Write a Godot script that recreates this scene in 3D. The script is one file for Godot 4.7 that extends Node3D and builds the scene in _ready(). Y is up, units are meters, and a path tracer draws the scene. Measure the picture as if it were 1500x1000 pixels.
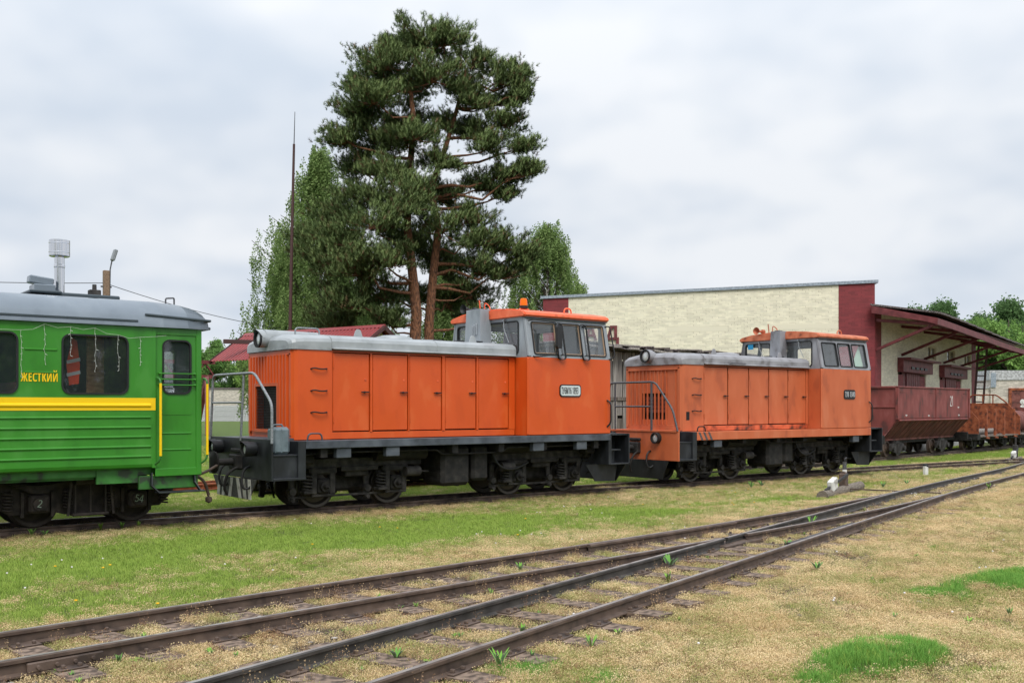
extends Node3D

const ZC := -15.22          # centre line of the train's track
const EYE := 1.62
const YAW := 38.137
var rng := RandomNumberGenerator.new()
var M := {}
var taken := {}
var na := FastNoiseLite.new()
var nb := FastNoiseLite.new()

# ---------------------------------------------------------------- mesh builder
class MB:
	var v := PackedVector3Array()
	var n := PackedVector3Array()
	var xf := Transform3D.IDENTITY
	func tri(a: Vector3, b: Vector3, c: Vector3, x: Vector3, y: Vector3, z: Vector3) -> void:
		a = xf * a; b = xf * b; c = xf * c
		x = xf.basis * x; y = xf.basis * y; z = xf.basis * z
		if (c - a).cross(b - a).dot(x + y + z) < 0.0:
			v.append(a); v.append(c); v.append(b); n.append(x); n.append(z); n.append(y)
		else:
			v.append(a); v.append(b); v.append(c); n.append(x); n.append(y); n.append(z)
	func flat(a: Vector3, b: Vector3, c: Vector3, hint: Vector3) -> void:
		var f := (c - a).cross(b - a).normalized()
		if f.dot(hint) < 0.0: f = -f
		tri(a, b, c, f, f, f)
	func quad(a: Vector3, b: Vector3, c: Vector3, d: Vector3, hint: Vector3) -> void:
		var f := (c - a).cross(b - a)
		if f.length_squared() < 1e-14: f = (d - a).cross(c - a)
		f = f.normalized()
		if f.dot(hint) < 0.0: f = -f
		tri(a, b, c, f, f, f); tri(a, c, d, f, f, f)
	func box(c: Vector3, s: Vector3, b := 0.0, r := Basis.IDENTITY) -> MB:
		var h := s * 0.5
		b = minf(b, minf(h.x, minf(h.y, h.z)) * 0.9)
		if b <= 0.0:
			for ax in 3:
				for sg in [-1.0, 1.0]:
					var o := Vector3.ZERO; o[ax] = h[ax] * sg
					var u := Vector3.ZERO; u[(ax + 1) % 3] = h[(ax + 1) % 3]
					var w := Vector3.ZERO; w[(ax + 2) % 3] = h[(ax + 2) % 3]
					quad(c + r * (o - u - w), c + r * (o + u - w), c + r * (o + u + w), c + r * (o - u + w), r * o)
			return self
		for ax in 3:
			var i1 := (ax + 1) % 3
			var i2 := (ax + 2) % 3
			for sg in [-1.0, 1.0]:
				var p := []
				for q in [[-1, -1], [1, -1], [1, 1], [-1, 1]]:
					var o := Vector3.ZERO
					o[ax] = h[ax] * sg; o[i1] = (h[i1] - b) * q[0]; o[i2] = (h[i2] - b) * q[1]
					p.append(c + r * o)
				var nn := Vector3.ZERO; nn[ax] = sg
				quad(p[0], p[1], p[2], p[3], r * nn)
				for s2 in [-1.0, 1.0]:
					var e := []
					for q in [[0, -1], [0, 1], [1, 1], [1, -1]]:
						var o := Vector3.ZERO
						o[ax] = (h[ax] if q[0] == 0 else h[ax] - b) * sg
						o[i1] = (h[i1] - b if q[0] == 0 else h[i1]) * s2
						o[i2] = (h[i2] - b) * q[1]
						e.append(c + r * o)
					var en := Vector3.ZERO; en[ax] = sg; en[i1] = s2
					quad(e[0], e[1], e[2], e[3], r * en)
		for q in 8:
			var g := Vector3(1 if q & 1 else -1, 1 if q & 2 else -1, 1 if q & 4 else -1)
			flat(c + r * (g * Vector3(h.x, h.y - b, h.z - b)), c + r * (g * Vector3(h.x - b, h.y, h.z - b)), c + r * (g * Vector3(h.x - b, h.y - b, h.z)), r * g)
		return self
	func bx(x0: float, x1: float, y0: float, y1: float, z0: float, z1: float, b := 0.0) -> MB:
		return box(Vector3(x0 + x1, y0 + y1, z0 + z1) * 0.5, Vector3(x1 - x0, y1 - y0, z1 - z0).abs(), b)
	func bar(p: Vector3, q: Vector3, w: float, d: float, up := Vector3.UP, b := 0.0) -> MB:
		var z := (q - p).normalized()
		var x := up.cross(z)
		if x.length() < 0.01: x = Vector3.RIGHT.cross(z)
		x = x.normalized()
		return box((p + q) * 0.5, Vector3(w, d, p.distance_to(q)), b, Basis(x, z.cross(x), z))
	static func frame(d: Vector3) -> Basis:
		var z := d.normalized()
		var x := (Vector3.UP if absf(z.y) < 0.9 else Vector3.RIGHT).cross(z).normalized()
		return Basis(x, z.cross(x), z)
	func cyl(p: Vector3, q: Vector3, r0: float, r1: float, seg := 12, caps := true) -> MB:
		var f := frame(q - p)
		var slope := (r0 - r1) / maxf(p.distance_to(q), 1e-5)
		for i in seg:
			var a := TAU * i / seg
			var b := TAU * (i + 1) / seg
			var da := f.x * cos(a) + f.y * sin(a)
			var db := f.x * cos(b) + f.y * sin(b)
			var ua := (da + f.z * slope).normalized()
			var ub := (db + f.z * slope).normalized()
			tri(p + da * r0, p + db * r0, q + db * r1, ua, ub, ub)
			tri(p + da * r0, q + db * r1, q + da * r1, ua, ub, ua)
			if caps:
				if r0 > 0.0: tri(p, p + da * r0, p + db * r0, -f.z, -f.z, -f.z)
				if r1 > 0.0: tri(q, q + da * r1, q + db * r1, f.z, f.z, f.z)
		return self
	func tube(pts: Array, r0: float, r1 := -1.0, seg := 6) -> MB:
		if r1 < 0.0: r1 = r0
		var k := pts.size()
		var f := frame(pts[1] - pts[0])
		var prev := []
		for i in k:
			var d: Vector3 = (pts[mini(i + 1, k - 1)] - pts[maxi(i - 1, 0)]).normalized()
			var x := (f.x - d * f.x.dot(d)).normalized()
			f = Basis(x, d.cross(x), d)
			var r := lerpf(r0, r1, float(i) / (k - 1))
			var ring := []
			for j in seg:
				var a := TAU * j / seg
				ring.append([pts[i] + (f.x * cos(a) + f.y * sin(a)) * r, f.x * cos(a) + f.y * sin(a)])
			if i > 0:
				for j in seg:
					var j2 := (j + 1) % seg
					tri(prev[j][0], prev[j2][0], ring[j2][0], prev[j][1], prev[j2][1], ring[j2][1])
					tri(prev[j][0], ring[j2][0], ring[j][0], prev[j][1], ring[j2][1], ring[j][1])
			if i == 0 or i == k - 1:
				var cn := -d if i == 0 else d
				for j in seg: tri(pts[i], ring[j][0], ring[(j + 1) % seg][0], cn, cn, cn)
			prev = ring
		return self
	# rounded polyline for pipes
	static func bend(pts: Array, rad: float, k := 4) -> Array:
		var out := [pts[0]]
		for i in range(1, pts.size() - 1):
			var p: Vector3 = pts[i]
			var a: Vector3 = p + (pts[i - 1] - p).limit_length(rad)
			var b: Vector3 = p + (pts[i + 1] - p).limit_length(rad)
			for j in k + 1:
				var t := float(j) / k
				out.append(a.lerp(p, t).lerp(p.lerp(b, t), t))
		out.append(pts[-1])
		return out
	func lathe(o: Vector3, ax: Vector3, prof: Array, seg := 16) -> MB:
		var f := frame(ax)
		for i in prof.size() - 1:
			var p: Vector2 = prof[i]
			var q: Vector2 = prof[i + 1]
			var nn := Vector2(q.y - p.y, p.x - q.x).normalized()
			for j in seg:
				var da := f.x * cos(TAU * j / seg) + f.y * sin(TAU * j / seg)
				var db := f.x * cos(TAU * (j + 1) / seg) + f.y * sin(TAU * (j + 1) / seg)
				var ua := da * nn.x + f.z * nn.y
				var ub := db * nn.x + f.z * nn.y
				if p.x > 0.0: tri(o + da * p.x + f.z * p.y, o + db * p.x + f.z * p.y, o + db * q.x + f.z * q.y, ua, ub, ub)
				if q.x > 0.0: tri(o + da * p.x + f.z * p.y, o + db * q.x + f.z * q.y, o + da * q.x + f.z * q.y, ua, ub, ua)
		return self
	# flat polygon given in (u, v), pushed through depth e
	func prism(poly: PackedVector2Array, o: Vector3, ux: Vector3, uy: Vector3, e: Vector3) -> MB:
		var idx := Geometry2D.triangulate_polygon(poly)
		var mid := Vector2.ZERO
		for p in poly: mid += p / poly.size()
		for i in range(0, idx.size(), 3):
			var a := o + ux * poly[idx[i]].x + uy * poly[idx[i]].y
			var b := o + ux * poly[idx[i + 1]].x + uy * poly[idx[i + 1]].y
			var c := o + ux * poly[idx[i + 2]].x + uy * poly[idx[i + 2]].y
			flat(a, b, c, -e); flat(a + e, b + e, c + e, e)
		var cw := Geometry2D.is_polygon_clockwise(poly)
		for i in poly.size():
			var p := poly[i]
			var q := poly[(i + 1) % poly.size()]
			var d := q - p
			var out := Vector2(d.y, -d.x) * (-1.0 if cw else 1.0)
			var a := o + ux * p.x + uy * p.y
			var b := o + ux * q.x + uy * q.y
			quad(a, b, b + e, a + e, ux * out.x + uy * out.y)
		return self
	# plate between two outlines with the same number of points
	func ring(pa: PackedVector2Array, pb: PackedVector2Array, o: Vector3, ux: Vector3, uy: Vector3, e: Vector3) -> MB:
		var k := pa.size()
		for i in k:
			var j := (i + 1) % k
			var a := o + ux * pa[i].x + uy * pa[i].y
			var b := o + ux * pa[j].x + uy * pa[j].y
			var c := o + ux * pb[j].x + uy * pb[j].y
			var d := o + ux * pb[i].x + uy * pb[i].y
			if a.distance_to(d) < 1e-5 and b.distance_to(c) < 1e-5: continue
			quad(a + e, b + e, c + e, d + e, e); quad(a, b, c, d, -e)
			var m := (a + b - c - d)
			if a.distance_to(b) > 1e-5: quad(a, b, b + e, a + e, m)
			if d.distance_to(c) > 1e-5: quad(d, c, c + e, d + e, -m)
		return self
	func mesh(mat: Material = null) -> ArrayMesh:
		var am := ArrayMesh.new()
		var arr := []; arr.resize(Mesh.ARRAY_MAX)
		for i in n.size(): n[i] = n[i].normalized()
		arr[Mesh.ARRAY_VERTEX] = v; arr[Mesh.ARRAY_NORMAL] = n
		am.add_surface_from_arrays(Mesh.PRIMITIVE_TRIANGLES, arr)
		if mat: am.surface_set_material(0, mat)
		return am

func V(x: float, y: float, z: float) -> Vector3: return Vector3(x, y, z)

# rounded rectangle outline: 4 corners of k points each (square when r = 0)
func rrect(x0: float, x1: float, y0: float, y1: float, r: float, k := 5) -> PackedVector2Array:
	var out := PackedVector2Array()
	var cs := [[x1, y1, 0.0], [x0, y1, 0.5], [x0, y0, 1.0], [x1, y0, 1.5]]
	for q in cs:
		var cx: float = q[0] - (r if q[0] == x1 else -r)
		var cy: float = q[1] - (r if q[1] == y1 else -r)
		for i in k:
			var a: float = (q[2] + 0.5 * i / (k - 1)) * PI
			out.append(Vector2(cx + cos(a) * r, cy + sin(a) * r))
	return out

# a wall from (x0, y0) to (x1, y1) cut round rectangular holes [x0, x1, y0, y1]
func holed(mb: MB, x0: float, x1: float, y0: float, y1: float, holes: Array, o: Vector3, ux: Vector3, uy: Vector3, e: Vector3) -> MB:
	var xs := [x0, x1]
	for h in holes: xs.append(h[0]); xs.append(h[1])
	xs.sort()
	for i in xs.size() - 1:
		var a: float = xs[i]
		var b: float = xs[i + 1]
		if b - a < 1e-5 or a < x0 - 1e-5 or b > x1 + 1e-5: continue
		var spans := []
		for h in holes:
			if h[0] < (a + b) / 2 and h[1] > (a + b) / 2: spans.append([h[2], h[3]])
		spans.sort()
		var y := y0
		for s in spans:
			if s[0] > y: mb.prism(PackedVector2Array([Vector2(a, y), Vector2(b, y), Vector2(b, s[0]), Vector2(a, s[0])]), o, ux, uy, e)
			y = s[1]
		if y < y1: mb.prism(PackedVector2Array([Vector2(a, y), Vector2(b, y), Vector2(b, y1), Vector2(a, y1)]), o, ux, uy, e)
	return mb

# ---------------------------------------------------------------- naming
func numbered(s: String) -> String:
	taken[s] = taken.get(s, -1) + 1
	return s if taken[s] == 0 else "%s_%03d" % [s, taken[s]]
func tag(o: Node, label: String, cat: String, group := "", kind := "") -> void:
	if label: o.set_meta("label", label)
	if cat: o.set_meta("category", cat)
	if group: o.set_meta("group", group)
	if kind: o.set_meta("kind", kind)
func thing(called: String, label: String, cat: String, at := Vector3.ZERO, turn := 0.0, group := "") -> Node3D:
	var o := Node3D.new(); o.name = numbered(called); add_child(o)
	o.position = at; o.rotation.y = turn
	tag(o, label, cat, group)
	return o
func part(p: Node, called: String, mb: MB, mat: Material, label := "") -> MeshInstance3D:
	var o := MeshInstance3D.new(); o.name = called
	o.mesh = mb.mesh(mat)
	p.add_child(o, true)
	if label: o.set_meta("label", label)
	return o
func share(p: Node, called: String, mesh: Mesh, at: Vector3, b := Basis.IDENTITY) -> MeshInstance3D:
	var o := MeshInstance3D.new(); o.name = called; o.mesh = mesh
	o.transform = Transform3D(b, at)
	p.add_child(o, true)
	return o
func single(called: String, mb: MB, mat: Material, label: String, cat: String, group := "", kind := "") -> MeshInstance3D:
	var o := MeshInstance3D.new(); o.name = numbered(called); o.mesh = mb.mesh(mat); add_child(o)
	tag(o, label, cat, group, kind)
	return o
func lettering(p: Node, called: String, s: String, size: float, at: Vector3, b: Basis, mat: Material, squeeze := 1.0, bold := 500) -> MeshInstance3D:
	var t := TextMesh.new()
	var f := SystemFont.new(); f.font_names = PackedStringArray(["Droid Sans"]); f.font_weight = bold
	t.font = f; t.text = s; t.font_size = 64; t.pixel_size = size / 46.0; t.depth = 0.006
	t.material = mat
	var o := MeshInstance3D.new(); o.name = called; o.mesh = t
	o.transform = Transform3D(b * Basis.from_scale(Vector3(squeeze, 1, 1)), at)
	p.add_child(o, true)
	return o

# ---------------------------------------------------------------- textures and materials
# tileable noise picture; value -> colour through a list of [stop, Color] (sRGB)
func ntex(seed_: int, freq: float, stops: Array, size := 256, oct := 4, lo := 0.25, hi := 0.75) -> ImageTexture:
	var f := FastNoiseLite.new()
	f.seed = seed_; f.frequency = freq; f.noise_type = FastNoiseLite.TYPE_SIMPLEX; f.fractal_octaves = oct
	var im := f.get_seamless_image(size, size, false, false, 0.12)
	im.convert(Image.FORMAT_L8)
	var src := im.get_data()
	var lut := []
	for i in 256:
		var t := clampf((i / 255.0 - lo) / (hi - lo), 0, 1)
		var c: Color = stops[-1][1]
		for k in stops.size() - 1:
			if t <= stops[k + 1][0]:
				c = stops[k][1].lerp(stops[k + 1][1], (t - stops[k][0]) / maxf(stops[k + 1][0] - stops[k][0], 1e-4))
				break
		lut.append([int(c.r * 255), int(c.g * 255), int(c.b * 255)])
	var out := PackedByteArray(); out.resize(size * size * 3)
	for i in size * size:
		var c = lut[src[i]]
		out[i * 3] = c[0]; out[i * 3 + 1] = c[1]; out[i * 3 + 2] = c[2]
	return ImageTexture.create_from_image(Image.create_from_data(size, size, false, Image.FORMAT_RGB8, out))
func sm(c: Color, rough: float, metal := 0.0) -> StandardMaterial3D:
	var m := StandardMaterial3D.new()
	m.albedo_color = c; m.roughness = rough; m.metallic = metal
	return m
func tm(tex: Texture2D, scale: Vector3, rough: float, metal := 0.0, bump: Texture2D = null, bs := 0.0) -> StandardMaterial3D:
	var m := sm(Color.WHITE, rough, metal)
	m.albedo_texture = tex; m.uv1_triplanar = true; m.uv1_scale = scale
	if bump:
		m.heightmap_enabled = true; m.heightmap_texture = bump; m.heightmap_scale = bs
	return m
func C(r: int, g: int, b: int) -> Color: return Color8(r, g, b)
func bricks(seed_: int, face: Color, vary: float, joint: Color, openness: float, big := 1) -> Array:
	var w := 512 * big; var h := 512 * big           # 8 bricks by 16 courses, times big
	var im := Image.create(w, h, false, Image.FORMAT_RGB8)
	var hm := Image.create(w, h, false, Image.FORMAT_L8)
	var r := RandomNumberGenerator.new()
	var f := FastNoiseLite.new(); f.seed = seed_; f.frequency = 0.03; f.fractal_octaves = 5
	var soft := f.get_seamless_image(w / 4, h / 4, false, false, 0.15)
	soft.resize(w, h, Image.INTERPOLATE_BILINEAR); soft.convert(Image.FORMAT_L8)
	im.fill(joint); hm.fill(Color(0.35, 0.35, 0.35))
	for row in 16 * big:
		for col in 8 * big + 1:
			var x0 := col * 64 - (32 if row % 2 else 0)
			r.seed = seed_ * 977 + (col % (8 * big)) + row * 8 * big
			var t := 1.0 + r.randf_range(-vary, vary)
			var c := Color(face.r * t, face.g * t, face.b * t)
			var jt := 3 if r.randf() < openness else 1
			var hh := r.randf_range(0.75, 1.0)
			var all := Rect2i(0, 0, w, h)
			im.fill_rect(Rect2i(x0, row * 32, 64, 32).intersection(all), joint if jt == 3 else c.lerp(joint, 0.35))
			im.fill_rect(Rect2i(x0 + jt, row * 32 + jt, 64 - jt, 32 - jt).intersection(all), c)
			hm.fill_rect(Rect2i(x0 + jt, row * 32 + jt, 64 - jt, 32 - jt).intersection(all), Color(hh, hh, hh))
	var d := im.get_data()
	var sd := soft.get_data()
	for i in w * h:
		var g := 0.955 + 0.09 * sd[i] / 255.0
		var j := i * 3
		d[j] = mini(int(d[j] * g), 255); d[j + 1] = mini(int(d[j + 1] * g), 255); d[j + 2] = mini(int(d[j + 2] * g), 255)
	return [ImageTexture.create_from_image(Image.create_from_data(w, h, false, Image.FORMAT_RGB8, d)), ImageTexture.create_from_image(hm)]

func make_materials() -> void:
	var W := Color.WHITE
	# paint with a little mottling; the tiles are metres wide and hold several scales of noise
	var P := func(seed_: int, a: Color, b: Color, c: Color, sc: float, rough: float, stretch := 1.0) -> StandardMaterial3D:
		return tm(ntex(seed_, 0.012, [[0.0, a], [0.22, b], [0.75, c], [1.0, c.lightened(0.05)]], 384, 6, 0.18, 0.82), V(sc, sc * stretch, sc), rough)
	M.orange = P.call(3, C(202, 79, 24), C(207, 82, 25), C(209, 84, 26), 0.33, 0.38, 0.5)
	M.orange_roof = P.call(5, C(184, 82, 46), C(224, 98, 56), C(232, 108, 66), 0.5, 0.5)
	M.faded = P.call(7, C(174, 88, 53), C(190, 97, 57), C(195, 103, 63), 0.3, 0.55, 0.45)
	M.faded_roof = P.call(9, C(130, 72, 50), C(180, 94, 62), C(200, 114, 80), 0.6, 0.65)
	M.faded_dirty = P.call(11, C(70, 46, 36), C(150, 70, 42), C(205, 96, 56), 0.5, 0.6)
	M.grey = P.call(13, C(128, 134, 139), C(140, 146, 152), C(148, 154, 160), 0.4, 0.42, 0.5)
	M.grey2 = P.call(15, C(104, 102, 106), C(130, 131, 137), C(144, 146, 152), 0.4, 0.52, 0.5)
	M.hoodroof = P.call(17, C(136, 141, 144), C(150, 155, 158), C(158, 163, 166), 0.4, 0.40)
	M.hoodroof2 = P.call(19, C(112, 109, 110), C(132, 131, 135), C(146, 146, 150), 0.5, 0.55)
	M.black = P.call(21, C(23, 25, 28), C(29, 32, 36), C(37, 40, 44), 0.5, 0.48, 0.6)
	M.frame = P.call(23, C(58, 63, 70), C(68, 74, 82), C(78, 84, 92), 0.5, 0.48)
	M.dirtmetal = P.call(25, C(16, 15, 15), C(24, 23, 22), C(36, 33, 31), 0.9, 0.75)
	M.bogie = P.call(26, C(27, 26, 25), C(41, 39, 38), C(58, 55, 53), 0.9, 0.8)
	M.carbogie = P.call(28, C(26, 21, 19), C(38, 32, 29), C(52, 44, 40), 0.9, 0.8)
	# slightly uneven sheet metal
	var wave := ntex(75, 0.008, [[0.0, Color.BLACK], [1.0, W]], 256, 2)
	for k in ["orange", "faded", "grey", "grey2", "hoodroof", "hoodroof2", "black", "frame"]:
		M[k].heightmap_enabled = true; M[k].heightmap_texture = wave; M[k].heightmap_scale = 1.2
	M.rubber = sm(C(24, 25, 27), 0.6)
	M.seal = sm(C(168, 142, 118), 0.7)
	M.pipe = tm(ntex(29, 0.05, [[0.0, C(112, 116, 120)], [1.0, C(150, 155, 160)]]), V(2, 2, 2), 0.45)
	M.pipe2 = tm(ntex(31, 0.05, [[0.0, C(62, 62, 66)], [1.0, C(92, 92, 97)]]), V(2, 2, 2), 0.5)
	M.steel = sm(C(190, 190, 188), 0.28, 1.0)
	M.tread = sm(C(74, 69, 64), 0.45, 0.5)
	M.stainless = sm(C(214, 214, 216), 0.12, 1.0)
	M.lens = sm(C(216, 220, 220), 0.16, 0.25)
	M.mesh_black = sm(C(16, 16, 18), 0.8)
	M.white_paint = P.call(33, C(160, 157, 150), C(204, 203, 198), C(220, 220, 216), 0.9, 0.6)
	M.stripe_grey = tm(ntex(35, 0.05, [[0.0, C(60, 60, 62)], [1.0, C(96, 96, 98)]]), V(2, 2, 2), 0.6)
	M.plate_white = sm(C(205, 214, 214), 0.4)
	M.plate_ink = sm(C(30, 32, 36), 0.5)
	M.plate_black = sm(C(28, 29, 31), 0.5)
	M.plate_pale = sm(C(188, 192, 196), 0.5)
	M.green = P.call(37, C(50, 118, 34), C(54, 127, 37), C(58, 132, 40), 0.3, 0.30, 0.5)
	M.green2 = P.call(38, C(52, 66, 50), C(56, 104, 50), C(60, 126, 52), 0.5, 0.45)
	M.green.heightmap_enabled = true; M.green.heightmap_texture = wave; M.green.heightmap_scale = 1.2
	M.yellow = sm(C(244, 200, 8), 0.35)
	M.car_roof = P.call(39, C(104, 114, 124), C(112, 122, 132), C(118, 128, 138), 0.3, 0.26)
	M.car_roof_dark = sm(C(62, 72, 78), 0.4)
	M.inside = sm(C(70, 46, 32), 0.8)
	M.inside_dark = sm(C(52, 44, 40), 0.85)
	M.curtain = sm(C(205, 178, 186), 0.9)
	M.plywood = tm(ntex(41, 0.03, [[0.0, C(150, 110, 70)], [1.0, C(184, 144, 98)]]), V(0.3, 2, 2), 0.6)
	M.vest = sm(C(232, 70, 24), 0.8)
	M.reflective = sm(C(200, 204, 206), 0.35)
	var g := sm(Color(0.62, 0.66, 0.68, 0.06), 0.02); g.transparency = BaseMaterial3D.TRANSPARENCY_ALPHA; M.glass = g
	var gd := sm(Color(0.30, 0.34, 0.36, 0.12), 0.02); gd.transparency = BaseMaterial3D.TRANSPARENCY_ALPHA; M.glass_dark = gd
	M.amber = sm(C(255, 138, 10), 0.15); M.amber.backlight_enabled = true; M.amber.backlight = Color(0.9, 0.45, 0.02)
	M.rust = P.call(43, C(86, 48, 34), C(126, 64, 38), C(150, 82, 50), 0.7, 0.85)
	M.rail_rust = P.call(45, C(58, 47, 41), C(78, 64, 56), C(94, 78, 68), 0.7, 0.7)
	M.rail_dark = P.call(46, C(46, 43, 42), C(58, 55, 53), C(72, 68, 65), 0.7, 0.62)
	M.railhead = P.call(47, C(118, 110, 104), C(146, 139, 133), C(160, 154, 149), 0.7, 0.42)
	M.railhead.metallic = 0.5
	M.maroon = P.call(49, C(84, 46, 42), C(114, 54, 49), C(128, 62, 57), 0.4, 0.6, 0.5)
	M.maroon_dirt = P.call(51, C(80, 46, 40), C(104, 58, 52), C(122, 70, 62), 0.5, 0.75)
	M.maroon_trim = P.call(53, C(90, 36, 38), C(102, 41, 44), C(112, 48, 50), 0.5, 0.6)
	M.sleeper = tm(ntex(55, 0.05, [[0.0, C(72, 59, 50)], [0.5, C(108, 91, 78)], [1.0, C(134, 115, 100)]], 256, 5), V(0.8, 2, 0.8), 0.92)
	M.old_wood = tm(ntex(57, 0.03, [[0.0, C(104, 98, 94)], [0.5, C(134, 127, 121)], [1.0, C(152, 145, 138)]], 256, 4), V(2.2, 0.12, 2.2), 0.9)
	M.old_wood3 = tm(ntex(56, 0.03, [[0.0, C(128, 122, 116)], [0.5, C(152, 146, 139)], [1.0, C(172, 166, 158)]], 256, 4), V(2.2, 0.12, 2.2), 0.9)
	M.old_wood2 = tm(ntex(58, 0.03, [[0.0, C(78, 70, 64)], [0.5, C(104, 95, 87)], [1.0, C(124, 114, 105)]], 256, 4), V(2.2, 0.12, 2.2), 0.9)
	M.log = tm(ntex(59, 0.06, [[0.0, C(68, 60, 52)], [0.5, C(112, 102, 92)], [1.0, C(142, 132, 120)]], 256, 5), V(0.5, 2.5, 2.5), 0.9)
	M.felt = tm(ntex(61, 0.05, [[0.0, C(52, 46, 46)], [0.45, C(88, 80, 80)], [1.0, C(140, 130, 126)]], 256, 5), V(1.2, 1.2, 1.2), 0.9)
	M.flash = tm(ntex(62, 0.03, [[0.0, C(138, 148, 158)], [1.0, C(170, 179, 188)]]), V(1, 1, 1), 0.35, 0.4)
	var bc := bricks(5, C(226, 220, 196), 0.035, C(172, 164, 138), 0.32, 2)
	M.brick_cream = tm(bc[0], V(0.25, 1 / 2.4, 0.25), 0.75, 0.0, bc[1], 0.8)
	var br := bricks(8, C(124, 46, 50), 0.07, C(96, 34, 38), 0.35)
	M.brick_red = tm(br[0], V(0.5, 1 / 1.2, 0.5), 0.7, 0.0, br[1], 0.8)
	var bw := bricks(9, C(192, 184, 172), 0.10, C(146, 138, 128), 0.6)
	M.brick_grey = tm(bw[0], V(0.5, 1 / 1.2, 0.5), 0.85, 0.0, bw[1], 0.8)
	M.tile = tm(ntex(63, 0.03, [[0.0, C(118, 36, 37)], [1.0, C(142, 48, 48)]]), V(1, 1, 1), 0.45)
	M.cream = sm(C(216, 204, 160), 0.8)
	M.concrete = tm(ntex(65, 0.03, [[0.0, C(150, 150, 150)], [1.0, C(192, 193, 194)]], 256, 5), V(0.6, 0.6, 0.6), 0.9)
	M.booth = sm(C(104, 86, 84), 0.7)
	M.can = P.call(67, C(84, 96, 102), C(98, 111, 118), C(106, 119, 126), 0.8, 0.45)
	M.mast = sm(C(70, 44, 42), 0.7)
	M.pole = tm(ntex(69, 0.05, [[0.0, C(112, 92, 76)], [1.0, C(150, 126, 106)]]), V(4, 0.6, 4), 0.9)
	M.wire = sm(C(60, 60, 62), 0.6)
	M.cable_white = sm(C(206, 208, 200), 0.5)
	M.bark_pine = tm(ntex(71, 0.05, [[0.0, C(76, 56, 46)], [0.4, C(124, 84, 62)], [1.0, C(154, 106, 76)]], 256, 5, 0.2, 0.8), V(0.9, 0.22, 0.9), 0.95, 0.0, ntex(72, 0.06, [[0.0, Color.BLACK], [1.0, W]]), 4.0)
	M.bark_birch = tm(ntex(73, 0.05, [[0.0, C(60, 56, 54)], [0.3, C(176, 172, 166)], [1.0, C(208, 206, 200)]], 256, 4), V(0.8, 2.4, 0.8), 0.9)
	M.bark = tm(ntex(74, 0.05, [[0.0, C(58, 50, 44)], [1.0, C(104, 92, 80)]]), V(2, 0.6, 2), 0.95)
	for k in ["needle", "leaf", "grass"]:
		var m := sm(W, 0.65 if k != "grass" else 0.8)
		m.vertex_color_use_as_albedo = true
		m.backlight_enabled = true; m.backlight = Color(0.85, 0.85, 0.85) if k != "needle" else Color(0.5, 0.5, 0.5)
		m.cull_mode = BaseMaterial3D.CULL_DISABLED
		m.roughness = 0.9; m.metallic_specular = 0.2
		M[k] = m

func build_sky() -> Sky:
	var w := 1024; var h := 512
	var f := FastNoiseLite.new(); f.seed = 14; f.frequency = 0.9; f.fractal_octaves = 5; f.noise_type = FastNoiseLite.TYPE_SIMPLEX_SMOOTH
	var im := Image.create(w, h, false, Image.FORMAT_RGBF)
	for y in h:
		var el := (0.5 - (y + 0.5) / h) * PI
		for x in w:
			var a := (x + 0.5) / w * TAU
			var d := V(cos(el) * sin(a), sin(el), -cos(el) * cos(a))
			var e := maxf(d.y, 0.0)
			# a cloud deck seen in perspective: stretched towards the horizon
			var q := d / (e + 0.22)
			var n := f.get_noise_3d(q.x * 0.75, 3.0, q.z * 0.75)
			var n2 := f.get_noise_3d(q.x * 2.1 + 9.0, 7.0, q.z * 2.1)
			var n3 := f.get_noise_3d(q.x * 5.5 + 3.0, 17.0, q.z * 5.5)
			var base := lerpf(SKY_LOW, SKY_HIGH, 0.45 * e * e + 0.55 * smoothstep(0.15, 1.0, e))
			var cl := clampf(0.52 + n * 0.85 + n2 * 0.75 + n3 * 0.4, 0.0, 1.0)
			var c := Color(0.825, 0.92, 1.05).lerp(Color(0.965, 1.0, 1.05), cl)
			var b := base * (0.90 + 0.135 * cl)
			im.set_pixel(x, y, Color(c.r * b, c.g * b, c.b * b))
	var pm := PanoramaSkyMaterial.new(); pm.panorama = ImageTexture.create_from_image(im)
	var s := Sky.new(); s.sky_material = pm
	return s
const SKY_LOW := 0.525
const SKY_HIGH := 0.98

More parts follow.
